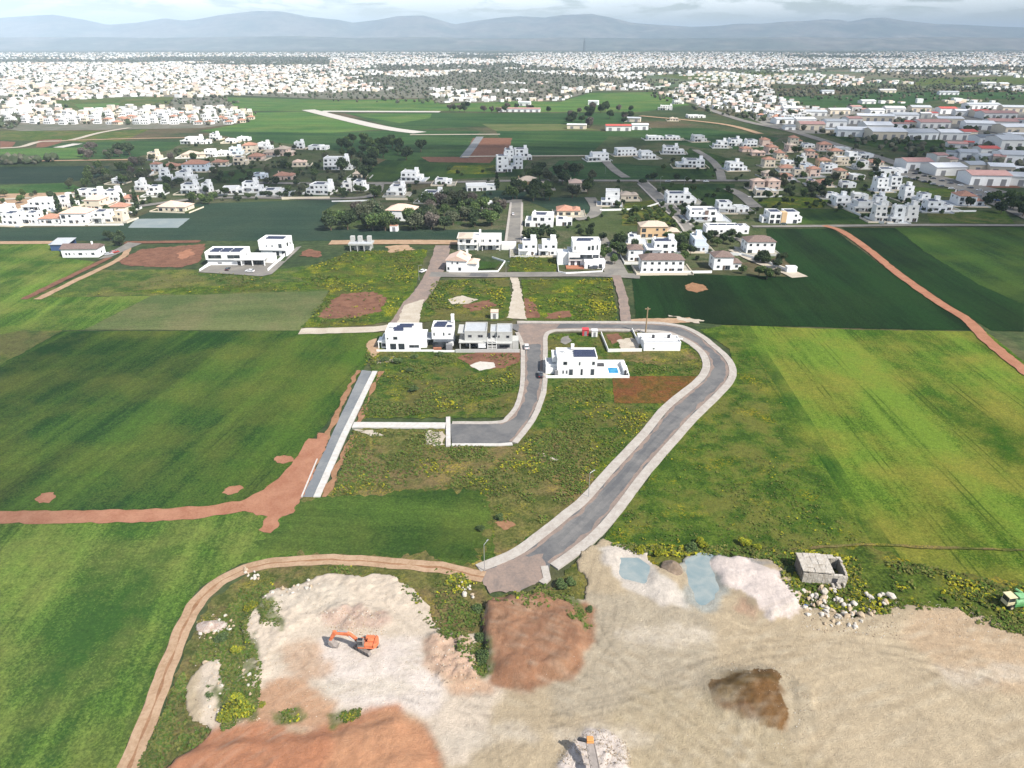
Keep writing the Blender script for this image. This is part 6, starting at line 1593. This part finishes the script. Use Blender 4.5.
grove([(560, 236), (600, 170), (720, 150), (760, 180), (760, 240), (640, 260)], 22, 4, 7, ['dark', 'green'], 'garden tree among the white houses in the middle', 'garden trees of the middle village', mind=6)
grove([(766, 200), (766, 148), (860, 148), (900, 175), (880, 186), (836, 200)], 34, 5, 8, ['dark', 'green', 'olive'], 'garden tree in the pink-roofed quarter', 'garden trees of the pink-roofed quarter', mind=3.2)
grove([(940, 206), (990, 198), (1024, 196), (1024, 222), (985, 208)], 16, 5, 9, ['dark', 'green'], 'tree right of the red-roofed white house', 'trees at the right edge', mind=3)
grove([(120, 205), (150, 165), (200, 138), (330, 146), (380, 190), (300, 200)], 110, 2.5, 4.5, ['dark', 'green', 'olive', 'dark'], 'bush in a garden of the left village', 'garden bushes of the left village', 'bush', mind=2.4)
grove([(515, 262), (560, 200), (640, 170), (740, 160), (800, 200), (760, 236), (690, 270)], 80, 2.5, 4.5, ['dark', 'green', 'dark'], 'bush in a garden of the middle village', 'garden bushes of the middle village', 'bush', mind=3)
grove([(760, 205), (766, 146), (860, 146), (940, 180), (950, 215), (880, 222)], 70, 2.5, 4.5, ['dark', 'green'], 'bush in a garden of the pink-roofed quarter', 'garden bushes of the pink-roofed quarter', 'bush', mind=2.4)
grove([(386, 186), (440, 168), (520, 176), (512, 200), (440, 206), (390, 204)], 24, 2.5, 4.5, ['dark', 'green'], 'bush in a garden along the back street', 'garden bushes along the back street', 'bush', mind=3)
# bushes in the foreground weeds
def bush(px, py, s, ck, label):
    tree(px, py, s, ck, label, 'bushes around the quarry', 'bush', .75)
for x, y, s in ((252, 610, 3.0), (238, 655, 2.8), (240, 716, 5.0), (228, 718, 3.5), (232, 688, 2.6), (238, 700, 2.6), (262, 708, 1.6)): bush(x, y, s, 'yellow', 'yellow green bush on the chalk ramp beside the excavation')
for x, y, s in ((482, 662, 3.2), (480, 640, 2.6), (560, 588, 3), (590, 612, 2), (478, 612, 2.4), (570, 585, 2.6), (212, 690, 2), (222, 640, 2.6), (210, 700, 2.2)): bush(x, y, s, 'green', 'dark green bush at the rim of the red soil mound')
for x, y, s in ((660, 556, 3), (640, 552, 2.6), (690, 550, 3), (700, 547, 3.4), (744, 546, 3), (756, 549, 2.2), (790, 572, 2.4), (796, 580, 2)): bush(x, y, s, 'green' if x % 4 else 'yellow', 'leafy bush behind the slurry ponds')
for x, y, s in ((385, 362, 3.2), (398, 364, 3.6), (415, 358, 2.6), (440, 356, 3), (410, 372, 2.6), (413, 392, 3.4), (480, 530, 2.2), (500, 520, 2.6)): bush(x, y, s, 'green', 'dark leafy bush in the weedy plot below the front row')

# ------------------------------------------------------------------ weeds (uncountable)
def weeds():
    rg = np.random.RandomState(9)
    A = [([(366, 350), (520, 353), (516, 408), (362, 419)], 5200, .38, .35), ([(545, 336), (690, 334), (712, 360), (640, 440), (585, 505), (485, 568), (494, 500), (440, 450), (530, 420), (545, 385)], 9000, .36, .35),
         ([(332, 497), (352, 432), (446, 430), (446, 450), (560, 432), (590, 490), (494, 560), (480, 487)], 6000, .34, .3), ([(300, 328), (392, 322), (428, 250), (350, 252), (290, 275), (330, 291)], 2600, .5, .5),
         ([(424, 316), (432, 281), (612, 279), (618, 322)], 2600, .5, .6), ([(85, 297), (205, 272), (330, 285), (330, 291)], 900, .5, .4), ([(512, 254), (556, 255), (556, 273), (508, 272)], 400, .5, .6),
         ([(735, 345), (690, 424), (605, 545), (760, 556), (868, 545), (765, 365)], 1700, .28, .15), ([(600, 545), (780, 549), (920, 566), (1030, 590), (1030, 640), (960, 622), (800, 612), (770, 560), (640, 556)], 8000, .4, .5),
         ([(300, 566), (430, 570), (478, 578), (490, 596), (575, 598), (590, 632), (486, 606), (482, 680), (440, 640), (392, 580), (300, 575)], 5000, .36, .2),
         ([(240, 590), (300, 575), (262, 600), (246, 630), (262, 668), (256, 724), (226, 732), (150, 790), (130, 790), (180, 680)], 6500, .34, .3)] + [(g, 260, .3, .3) for g in ([(272, 718), (300, 710), (304, 722), (274, 728)], [(322, 720), (360, 712), (360, 720), (330, 730)], [(258, 602), (282, 606), (280, 632), (262, 628)], [(478, 636), (488, 640), (492, 676), (478, 674)], [(540, 586), (580, 590), (594, 630), (588, 632), (574, 604), (520, 600)])]
    roads = [smooth_line([at(*p) for p in q]) for q in (outer, inner, left)]
    rp = np.array([(p.x, p.y) for q in roads for p in q])
    NO = [[(604, 376), (706, 374), (706, 384), (674, 408), (606, 408)], [(540, 355), (634, 355), (634, 381), (540, 381)], [(598, 330), (690, 330), (690, 356), (598, 356)],
          [(370, 310), (524, 310), (524, 355), (370, 355)], [(466, 360), (498, 360), (498, 372), (466, 372)], [(505, 276), (528, 276), (530, 324), (505, 324)], [(570, 328), (604, 328), (604, 340), (570, 340)],
          [(446, 416), (522, 416), (522, 447), (446, 447)], [(290, 505), (322, 505), (380, 366), (358, 366)], [(340, 417), (450, 417), (450, 448), (440, 448), (440, 431), (340, 431)],
          [(186, 664), (222, 664), (222, 730), (186, 730)]]
    SOFT = [[(318, 320), (340, 292), (390, 292), (382, 316)], [(522, 298), (545, 302), (575, 312), (575, 320), (522, 320)], [(462, 304), (498, 300), (498, 314), (462, 314)], [(450, 356), (480, 351), (522, 350), (522, 363), (500, 371), (470, 369)]]
    V, mi = [], []
    for poly, n, hs, ya in A:
        pw = [at(*p) for p in poly]; wx = [p.x for p in pw]; wy = [p.y for p in pw]
        x = rg.uniform(min(wx), max(wx), n * 5); y = rg.uniform(min(wy), max(wy), n * 5)
        dens = fbm(x, y, .10, 61) + .5 * fbm(x, y, .45, 62); m = inpoly(x, y, [(p.x, p.y) for p in pw]) & (dens > rg.uniform(-.3, 1.1, n * 5))
        d = y * CT + CAMH * ST; u, v = 512 + FPX * x / d, 384 - FPX * (y * ST - CAMH * CT) / d
        for q in NO: m &= ~inpoly(u, v, q)
        for q in SOFT: m &= ~(inpoly(u, v, q) & (rg.uniform(0, 1, len(u)) < .8))
        n = int(n * .7); hs *= .8; x, y, u, v = x[m][:n], y[m][:n], u[m][:n], v[m][:n]
        m = np.array([((rp - (a, b)) ** 2).sum(1).min() > 11.0 for a, b in zip(x, y)])
        x, y, u, v = x[m], y[m], u[m], v[m]
        qi = np.clip(((x - GX[0]) / GS).astype(int), 0, ni - 1); qj = np.clip(((y - GY[0]) / GS).astype(int), 0, nj - 1)
        inq = (y < GY[1] - 1) & (x > GX[0]) & (x < GX[1] - 1)
        z0 = np.where(inq & keep[qi, qj], np.maximum(Z[qi, qj], .3), .33)
        yel = fbm(x, y, .09, 66) + rg.uniform(-.6, .6, len(x)) > .95 - ya
        for r in range(3):
            a = rg.uniform(0, 2 * PI, len(x)); s = hs * rg.uniform(.35, 1.0, len(x)); tl = rg.uniform(.1, .8, len(x)) * s
            ox, oy, oz = rg.uniform(-.35, .35, len(x)), rg.uniform(-.35, .35, len(x)), rg.uniform(.05, .9, len(x)) * hs
            P4 = []
            for p_, q_ in ((-1, -.7), (1, -.6), (.8, .7), (-.7, .6)):
                P4.append(np.stack([x + ox + s * (p_ * np.cos(a) - q_ * np.sin(a)), y + oy + s * (p_ * np.sin(a) + q_ * np.cos(a)), z0 + oz + q_ * tl], -1))
            V.append(np.stack(P4, 1).reshape(-1, 3)); mi.append(np.where(yel & (rg.uniform(0, 1, len(x)) < .7), 2, rg.randint(0, 2, len(x))))
    V = np.concatenate(V); mi = np.concatenate(mi)
    me = bpy.data.meshes.new('weeds'); me.from_pydata(V.tolist(), [], np.arange(len(V)).reshape(-1, 4).tolist())
    for m in (plain('weed_leaf', S(96, 122, 48), .9, .1, .35, .5), plain('weed_leaf_dry', S(128, 130, 68), .9, .1, .3, .5), plain('yellow_weed_flower', S(190, 184, 50), .9, .1, .3, .5)): me.materials.append(m)
    me.polygons.foreach_set('material_index', mi.astype(np.int32))
    o = bpy.data.objects.new('weeds', me); C.objects.link(o); tag(o, kind='stuff')
weeds()

# ------------------------------------------------------------------ the town to the horizon
FIELDHOLES = [T1hole, [(640, 77), (760, 72), (860, 71), (860, 78), (700, 83), (655, 88)]]
def town():
    rg = np.random.RandomState(4)
    X_, Y_, S_ = [], [], []
    y = 1000.0
    while y < 13000:
        s = 15.5 + y * .0048
        nx = int(1.66 * y / s)
        x = (np.arange(nx) - nx / 2) * s + rg.uniform(-.35, .35, nx) * s
        X_.append(x); Y_.append(y + rg.uniform(-.4, .4, nx) * s); S_.append(np.full(nx, s)); y += s
    x, y, s = map(np.concatenate, (X_, Y_, S_))
    d = y * CT + CAMH * ST; px = 512 + FPX * x / d; py = 384 - FPX * (y * ST - CAMH * CT) / d
    m = inpoly(px, py, T1) | inpoly(px, py, T2)
    for h in FIELDHOLES: m &= ~inpoly(px, py, h)
    dens = fbm(x, y, .0011, 71, 3) + .4 * fbm(x, y, .006, 73, 3)
    dens += np.where((py < 66) & (px < 330) & (py > 57), -.55, 0)
    built = m & (dens > -.36) & (rg.uniform(0, 1, len(x)) < .86)
    wide_ = inpoly(px, py, [(640, 66), (1024, 60), (1024, 104), (860, 104), (780, 96), (760, 82), (640, 88)]) & ~m
    built |= wide_ & (fbm(x, y, .004, 77, 3) > .12) & (rg.uniform(0, 1, len(x)) < .55)
    m = m | (wide_ & (fbm(x, y, .005, 78, 3) > -.1) & (rg.uniform(0, 1, len(x)) < .7))
    tree_ = (m & (rg.uniform(0, 1, len(x)) < np.where(dens > -.42, .8, .97)))
    return x, y, s, px, py, built, tree_, rg
x, y, s, px, py, built, tr_, rg = town()
far_sel = inpoly(px, py, [(640, 86), (790, 78), (1024, 84), (1024, 128), (790, 112), (700, 92)])
b = np.where(built)[0]; b = b[np.argsort(np.where(inpoly(px[b], py[b], [(640, 66), (1024, 60), (1024, 104), (860, 104), (780, 96), (760, 82), (640, 88)]), 9e9, y[b]))]
NEAR = 118
def box_cloud(ix, name, mats, wl):
    n = len(ix); r = rg.uniform(-.35, .35, n); big = np.clip(s[ix] / 27, .75, 2.0)
    w = rg.uniform(7, 15, n) * big; dd = rg.uniform(7, 12, n) * big; h = rg.choice([3.6, 6.6, 6.8, 7.2, 9.8], n, p=[.4, .3, .2, .08, .02]) * np.clip(big, .9, 1.35)
    tall = rg.uniform(0, 1, n) < .03; h = np.where(tall, h * 1.5, h) * .85
    c, q = np.cos(r), np.sin(r)
    cs = [(-.5, -.5), (.5, -.5), (.5, .5), (-.5, .5)]
    vs = []
    for z in (0, 1):
        for a, e in cs:
            vs.append(np.stack([x[ix] + (a * w) * c - (e * dd) * q, y[ix] + (a * w) * q + (e * dd) * c, h * z], -1))
    V = np.stack(vs, 1).reshape(-1, 3)
    f0 = np.array([(0, 1, 5, 4), (1, 2, 6, 5), (2, 3, 7, 6), (3, 0, 4, 7), (4, 5, 6, 7)])
    Fq = (np.arange(n)[:, None, None] * 8 + f0[None]).reshape(-1, 4)
    wi = rg.choice([0, 1, 2, 3], n, p=[.36, .34, .18, .12]); ri = np.where(rg.uniform(0, 1, n) < .2, 4, np.where(rg.uniform(0, 1, n) < .35, 5, wi))
    mi = np.repeat(wi, 5).reshape(n, 5); mi[:, 4] = ri
    me = bpy.data.meshes.new(name); me.from_pydata(V.tolist(), [], Fq.tolist())
    for k in mats: me.materials.append(M[k])
    me.polygons.foreach_set('material_index', mi.ravel().astype(np.int32))
    o = bpy.data.objects.new(name, me); C.objects.link(o); return o
tag(box_cloud(b[NEAR:], 'far_town', ['white', 'offwhite', 'cream', 'pink', 'redtile', 'rGrey'], 0), kind='stuff')
# nearest town houses as things of their own
near_me = []
for k in range(8):
    rd = random.Random(k); w, r_, g = MB(), MB(), MB()
    W, D = rd.uniform(6.5, 10), rd.uniform(6, 9)
    st = [2, 2, 1, 2, 2, 1, 1, 2][k]
    w.box(-W / 2, W / 2, 0, D, 0, 3.3 * st); w.box(-W / 2 - 2.5, -W / 2 - .01, 1, D - 1, 0, 3.2)
    if k in (2, 5): r = pitched('hip', -W / 2, W / 2, 0, D, 3.3 * st)
    else:
        r = MB(); r.box(-W / 2 - .1, W / 2 + .1, -.1, D + .1, 3.3 * st, 3.3 * st + .5); w.box(W / 2 - 4, W / 2 - 1, D - 4, D - 1, 3.3 * st + .5, 3.3 * st + 2.6)
    for z in range(st):
        for j in range(3): w.box(-W / 2 + W * (j + .5) / 3 - .9, -W / 2 + W * (j + .5) / 3 + .9, -.05, 0, z * 3.3 + .9, z * 3.3 + 2.5, 1)
    near_me.append((w.mesh('wall', [M[['white', 'white', 'cream', 'offwhite', 'white', 'offwhite', 'white', 'cream'][k]], M['glass']]), r.mesh('roof', M['redtile'] if k in (2, 5) else M['flatroof']), None, ['white', 'white', 'cream', 'off-white', 'wide white', 'off-white', 'low white', 'cream'][k] + (' red-roofed' if k in (2, 5) else ' flat-roofed')))
for i in b[:NEAR]:
    k = rg.randint(0, 8)
    wm_, rm_, g_, nm = near_me[k]
    side = 'left' if px[i] < 250 else ('middle' if px[i] < 640 else 'right')
    t = thing('house', nm + ' small house at the near edge of the distant town, ' + side + ' side', 'house', (x[i], y[i], 0), rg.uniform(-.3, .3), 'houses at the near edge of the distant town')
    place('wall', wm_, t); place('roof', rm_, t)
# town trees: one mass
ti = np.where(tr_)[0]
def tree_cloud(xx, yy, ss, name):
    n = len(xx); bm = bmesh.new(); bmesh.ops.create_icosphere(bm, subdivisions=1, radius=1)
    bv = np.array([v.co[:] for v in bm.verts]); bf = np.array([[v.index for v in f.verts] for f in bm.faces]); bm.free()
    r = rg.uniform(1.8, 4.6, n) * np.clip(ss / 28, .8, 2.2)
    V = bv[None] * (r[:, None, None] * rg.uniform(.6, 1.25, (n, len(bv), 1))) * np.array([1.1, 1.1, .95]) + np.stack([xx, yy, r * .85], -1)[:, None]
    Fq = bf[None] + (np.arange(n) * len(bv))[:, None, None]
    me = bpy.data.meshes.new(name); me.from_pydata(V.reshape(-1, 3).tolist(), [], Fq.reshape(-1, 3).tolist())
    me.materials.append(plain('far_tree_green', (.065, .085, .045, 1), .9, .1, .4, .06)); me.materials.append(plain('far_tree_olive', (.115, .115, .08, 1), .9, .1, .4, .06))
    me.polygons.foreach_set('material_index', np.repeat(rg.randint(0, 2, n), len(bf)).astype(np.int32))
    o = bpy.data.objects.new(name, me); C.objects.link(o); tag(o, kind='stuff')
ang = rg.uniform(0, 6.28, len(ti)); rr_ = s[ti] * .5
tx, ty, ts = x[ti] + np.cos(ang) * rr_, y[ti] + np.sin(ang) * rr_, s[ti]
# loose trees and hedges across the far right and industrial quarter
def fill(poly, n):
    xs = [p[0] for p in poly]; ys = [p[1] for p in poly]
    a, c = rg.uniform(min(xs), max(xs), n * 3), rg.uniform(min(ys), max(ys), n * 3); m = inpoly(a, c, poly); a, c = a[m][:n], c[m][:n]
    P3 = [at(u, v) for u, v in zip(a, c)]; return np.array([q.x for q in P3]), np.array([q.y for q in P3])
fx, fy = [], []
for poly, n in (([(640, 90), (1024, 84), (1024, 92), (860, 94), (660, 102)], 420), ([(860, 66), (1024, 64), (1024, 76), (860, 74)], 500), ([(785, 106), (1024, 108), (1024, 186), (940, 165), (880, 150), (790, 128)], 260), ([(0, 160), (55, 160), (52, 164), (0, 165)], 60), ([(690, 106), (790, 118), (790, 126), (700, 112)], 60), ([(330, 98), (440, 99), (440, 104), (330, 103)], 30), ([(0, 120), (20, 114), (20, 128), (0, 130)], 40)):
    a, c = fill(poly, n); fx.append(a); fy.append(c)
fx, fy = np.concatenate(fx), np.concatenate(fy)
tree_cloud(np.concatenate([tx, fx]), np.concatenate([ty, fy]), np.concatenate([ts, np.full(len(fx), 26.0)]), 'far_trees')
# scattered far houses on the right plain, part of the same distant mass
# the lone mast
p = at(584, 53.5)
t = thing('lattice_mast', 'lone dark mast rising above the far town near the middle', 'mast', (p.x, p.y, 0))
mb = MB()
hh = p.y * 10.5 / FPX
for a, c in ((-1, -1), (1, -1), (1, 1), (-1, 1)): mb.tube((a * hh * .09, c * hh * .09, 0), (a * hh * .03, c * hh * .03, hh), hh * .02, hh * .012, 6)
for k in range(8):
    z = hh * k / 8; r = hh * (.09 - .06 * k / 8)
    for u in ((-r, -r, r, -r), (r, -r, r, r), (r, r, -r, r), (-r, r, -r, -r)): mb.beam((u[0], u[1], z), (u[2], u[3], z + hh / 8), hh * .012, hh * .012)
mb.build('tower', M['dark'], t)
mb = MB(); mb.tube((0, 0, hh), (0, 0, hh * 1.15), hh * .015, None, 6); mb.build('antenna', M['dark'], t)

# ------------------------------------------------------------------ hills
def hills(name, prof, D, thick, seed, mat, rough):
    xs = np.array([p[0] for p in prof], float); hs = np.array([p[1] for p in prof], float)
    cols, rows = 420, 26; V, Fq = [], []
    for i in range(cols):
        u = -420 + i * (1864 / (cols - 1))
        yy = np.interp(u, xs, hs)
        lx = (u - 512) / FPX * D * CT
        top = max(5.0, (HOR - yy) / FPX * D * CT * CT + CAMH)
        for j in range(rows):
            t_ = j / (rows - 1)
            sh = math.sin(min(1, t_ / .6) * PI / 2) ** 1.6 if t_ < .6 else math.cos((t_ - .6) / .4 * PI / 2)
            X0 = lx * (1 + (t_ - .6) * thick / D); Y0 = D + (t_ - .6) * thick
            nz = noise.fractal(Vector((X0 / 1400, Y0 / 1400, seed)), 1.0, 2.1, 6)
            nz2 = noise.hetero_terrain(Vector((X0 / 800, Y0 / 800, seed + 4)), 1.0, 2.0, 5, 0.7)
            z = top * sh * (1 + rough * min(0.0, nz * .3 + (nz2 - 1) * .12 - .1)) if t_ != .6 else top
            V.append((X0, Y0, z if 0 < j < rows - 1 else -5))
    for i in range(cols - 1):
        for j in range(rows - 1):
            a = i * rows + j; Fq.append((a, a + rows, a + rows + 1, a + 1))
    me = bpy.data.meshes.new(name); me.from_pydata(V, [], Fq); me.materials.append(mat)
    for q in me.polygons: q.use_smooth = True
    o = bpy.data.objects.new(name, me); C.objects.link(o); tag(o, kind='structure')
PF = [(-420, 24), (-200, 20), (0, 19), (30, 16.5), (60, 15), (90, 20), (112, 25), (140, 23), (170, 18.5), (188, 21), (200, 20), (228, 15), (262, 11.5), (285, 11.8), (310, 17), (340, 20), (355, 23), (380, 20), (400, 16.5), (425, 16), (440, 20), (455, 24.5), (478, 21), (500, 18), (520, 16.5), (545, 18), (560, 15.5), (590, 14.5), (610, 18), (630, 23), (655, 25), (690, 27), (715, 26), (735, 24), (760, 24), (780, 22), (805, 21), (820, 19.5), (835, 20), (845, 22), (862, 18.5), (880, 18), (900, 21), (930, 24), (960, 25), (1000, 27), (1040, 28), (1200, 26), (1440, 24)]
M['hill'] = weedy('dry_hill_scrub', [S(84, 96, 84), S(108, 112, 98), S(134, 128, 116)], .0016, grain=.004)
hills('hills', PF, 19500, 7000, 3, M['hill'], .55)
PF2 = [(-420, 38), (0, 37.5), (80, 37), (160, 38), (220, 37), (300, 36), (350, 38), (420, 37), (500, 38.5), (560, 37.5), (650, 38.5), (720, 38), (800, 37), (860, 38), (940, 37), (1024, 38), (1440, 38)]
hills('hills', PF2, 13500, 3000, 9, M['hill'], .5)

# ------------------------------------------------------------------ haze, clouds, light, camera
sc = bpy.context.scene
EL = R(46)
SX, SY = 0.80, -0.60                     # horizontal direction towards the sun
def cloud(cx, cy, rx, ry, rz, z, seed, dens):
    """one cumulus; (cx, cy) is the ground point its shadow falls on"""
    bm = bmesh.new(); bmesh.ops.create_icosphere(bm, subdivisions=5, radius=1)
    for v in bm.verts:
        d = v.co.normalized()
        k = 1 + .34 * noise.fractal(d * 1.7 + Vector((seed * 3.7, 0, 0)), 1.0, 2.0, 5)
        v.co = Vector((d.x * rx * k, d.y * ry * k, d.z * rz * k if d.z > 0 else d.z * rz * k * .35))
    me = bpy.data.meshes.new('cloud'); bm.to_mesh(me); bm.free()
    for p in me.polygons: p.use_smooth = True
    m = bpy.data.materials.new('cloud_vapour'); m.use_nodes = True; nt = m.node_tree; nt.nodes.clear()
    out = nt.nodes.new('ShaderNodeOutputMaterial'); mx = nt.nodes.new('ShaderNodeMixShader'); tr = nt.nodes.new('ShaderNodeBsdfTransparent')
    tl = nt.nodes.new('ShaderNodeBsdfTranslucent'); tl.inputs[0].default_value = (.85, .87, .9, 1)
    lw = nt.nodes.new('ShaderNodeLayerWeight'); lw.inputs[0].default_value = .5
    mr = nt.nodes.new('ShaderNodeMapRange'); mr.inputs['From Min'].default_value = 1.0; mr.inputs['From Max'].default_value = .45; mr.inputs['To Max'].default_value = dens
    nt.links.new(lw.outputs['Facing'], mr.inputs[0]); nt.links.new(mr.outputs[0], mx.inputs[0]); nt.links.new(tr.outputs[0], mx.inputs[1]); nt.links.new(tl.outputs[0], mx.inputs[2]); nt.links.new(mx.outputs[0], out.inputs[0])
    me.materials.append(m)
    o = bpy.data.objects.new('cloud', me); C.objects.link(o)
    o.location = (cx + SX * z / math.tan(EL), cy + SY * z / math.tan(EL), z)
    tag(o, kind='structure')
HT = 830.0
CZ = 1350.0
for c in [(330, 640, 330, 210, 90, 1, .36), (720, 760, 380, 330, 100, 2, .34), (-60, 640, 240, 150, 80, 3, .34), (560, 420, 330, 130, 80, 4, .30), (980, 900, 420, 260, 100, 9, .34), (-330, 590, 170, 70, 60, 5, .26), (-190, 215, 75, 26, 30, 6, .22), (-150, 128, 50, 16, 25, 7, .22)]:
    cloud(c[0], c[1], c[2], c[3], c[4], CZ, c[5], c[6] * .78)
# haze
mb = MB(); mb.box(-44000, 44000, -4000, 44000, -6, HT)
m = bpy.data.materials.new('thin_haze'); m.use_nodes = True; nt = m.node_tree; nt.nodes.clear()
out = nt.nodes.new('ShaderNodeOutputMaterial'); pv = nt.nodes.new('ShaderNodeVolumePrincipled')
pv.inputs['Color'].default_value = (.65, .82, 1.0, 1); pv.inputs['Density'].default_value = 5.9e-5; pv.inputs['Anisotropy'].default_value = -0.5
nt.links.new(pv.outputs[0], out.inputs['Volume'])
hz = mb.build('haze', m); tag(hz, kind='stuff')

# sky
w = bpy.data.worlds.new('World'); sc.world = w; w.use_nodes = True
nt = w.node_tree; bg = nt.nodes['Background']; L = nt.links.new
sky = nt.nodes.new('ShaderNodeTexSky'); sky.sky_type = 'NISHITA'; sky.sun_disc = False
sky.sun_elevation = EL; sky.sun_rotation = math.atan2(SX, SY); sky.air_density = 1.0; sky.dust_density = 1.0; sky.ozone_density = 1.0; sky.altitude = 100
tc = nt.nodes.new('ShaderNodeTexCoord')
sp = nt.nodes.new('ShaderNodeSeparateXYZ'); L(tc.outputs['Generated'], sp.inputs[0])
def mth(op, a, b=0.0):
    n = nt.nodes.new('ShaderNodeMath'); n.operation = op
    for i, v in enumerate((a, b)):
        if isinstance(v, bpy.types.NodeSocket): L(v, n.inputs[i])
        else: n.inputs[i].default_value = v
    return n.outputs[0]
az = mth('ARCTAN2', sp.outputs[0], sp.outputs[1])
cb = nt.nodes.new('ShaderNodeCombineXYZ'); L(mth('MULTIPLY', az, 11.0), cb.inputs[0]); L(mth('MULTIPLY', sp.outputs[2], 62.0), cb.inputs[1])
nz = nt.nodes.new('ShaderNodeTexNoise'); L(cb.outputs[0], nz.inputs['Vector']); nz.inputs['Scale'].default_value = 1.0; nz.inputs['Detail'].default_value = 7; nz.inputs['Roughness'].default_value = .58; nz.inputs['Distortion'].default_value = .3
ab = mth('SUBTRACT', sp.outputs[2], .022)
up = mth('MINIMUM', mth('MAXIMUM', mth('MULTIPLY', ab, 22.0), 0.0), 1.0)
thick = mth('ADD', nz.outputs['Fac'], mth('MULTIPLY', up, .16))
mr = nt.nodes.new('ShaderNodeMapRange'); mr.interpolation_type = 'SMOOTHSTEP'; L(thick, mr.inputs[0]); mr.inputs['From Min'].default_value = .47; mr.inputs['From Max'].default_value = .60
mx = nt.nodes.new('ShaderNodeMix'); mx.data_type = 'RGBA'; hi = nt.nodes.new('ShaderNodeMapRange'); L(sp.outputs[2], hi.inputs[0]); hi.inputs['From Min'].default_value = .09; hi.inputs['From Max'].default_value = .22; hi.inputs['To Min'].default_value = .92; hi.inputs['To Max'].default_value = .12
L(mth('MULTIPLY', mr.outputs[0], mth('MULTIPLY', up, hi.outputs[0])), mx.inputs[0]); L(sky.outputs[0], mx.inputs[6])
nz2 = nt.nodes.new('ShaderNodeTexNoise'); L(cb.outputs[0], nz2.inputs['Vector']); nz2.inputs['Scale'].default_value = .6; nz2.inputs['Detail'].default_value = 4
cm = nt.nodes.new('ShaderNodeMix'); cm.data_type = 'RGBA'; L(nz2.outputs['Fac'], cm.inputs[0]); cm.inputs[6].default_value = (9.0, 9.8, 10.8, 1); cm.inputs[7].default_value = (19, 19, 19, 1)
L(cm.outputs[2], mx.inputs[7]); L(mx.outputs[2], bg.inputs['Color']); bg.inputs['Strength'].default_value = 0.09

sun = bpy.data.lights.new('sun', 'SUN'); sun.energy = 5.0; sun.angle = R(.53); sun.color = (1.0, .955, .88)
so = bpy.data.objects.new('sun', sun); C.objects.link(so)
so.rotation_euler = Vector((SX * math.cos(EL), SY * math.cos(EL), math.sin(EL))).to_track_quat('Z', 'Y').to_euler()

cam = bpy.data.cameras.new('camera'); co = bpy.data.objects.new('camera', cam); C.objects.link(co)
co.location = (0, 0, CAMH); co.rotation_euler = (R(90) - TH, 0, 0)
cam.sensor_width = 36; cam.lens = 36 * FPX / 1024; cam.clip_end = 100000; cam.clip_start = 1
sc.camera = co
sc.view_settings.view_transform = 'Standard'; sc.view_settings.look = 'None'; sc.view_settings.exposure = 0.66; sc.view_settings.gamma = 1; sc.view_settings.use_curve_mapping = False
cy = sc.cycles
cy.max_bounces = 5; cy.diffuse_bounces = 2; cy.glossy_bounces = 2; cy.transmission_bounces = 2; cy.volume_bounces = 0; cy.transparent_max_bounces = 16
cy.use_denoising = True; cy.caustics_reflective = False; cy.caustics_refractive = False
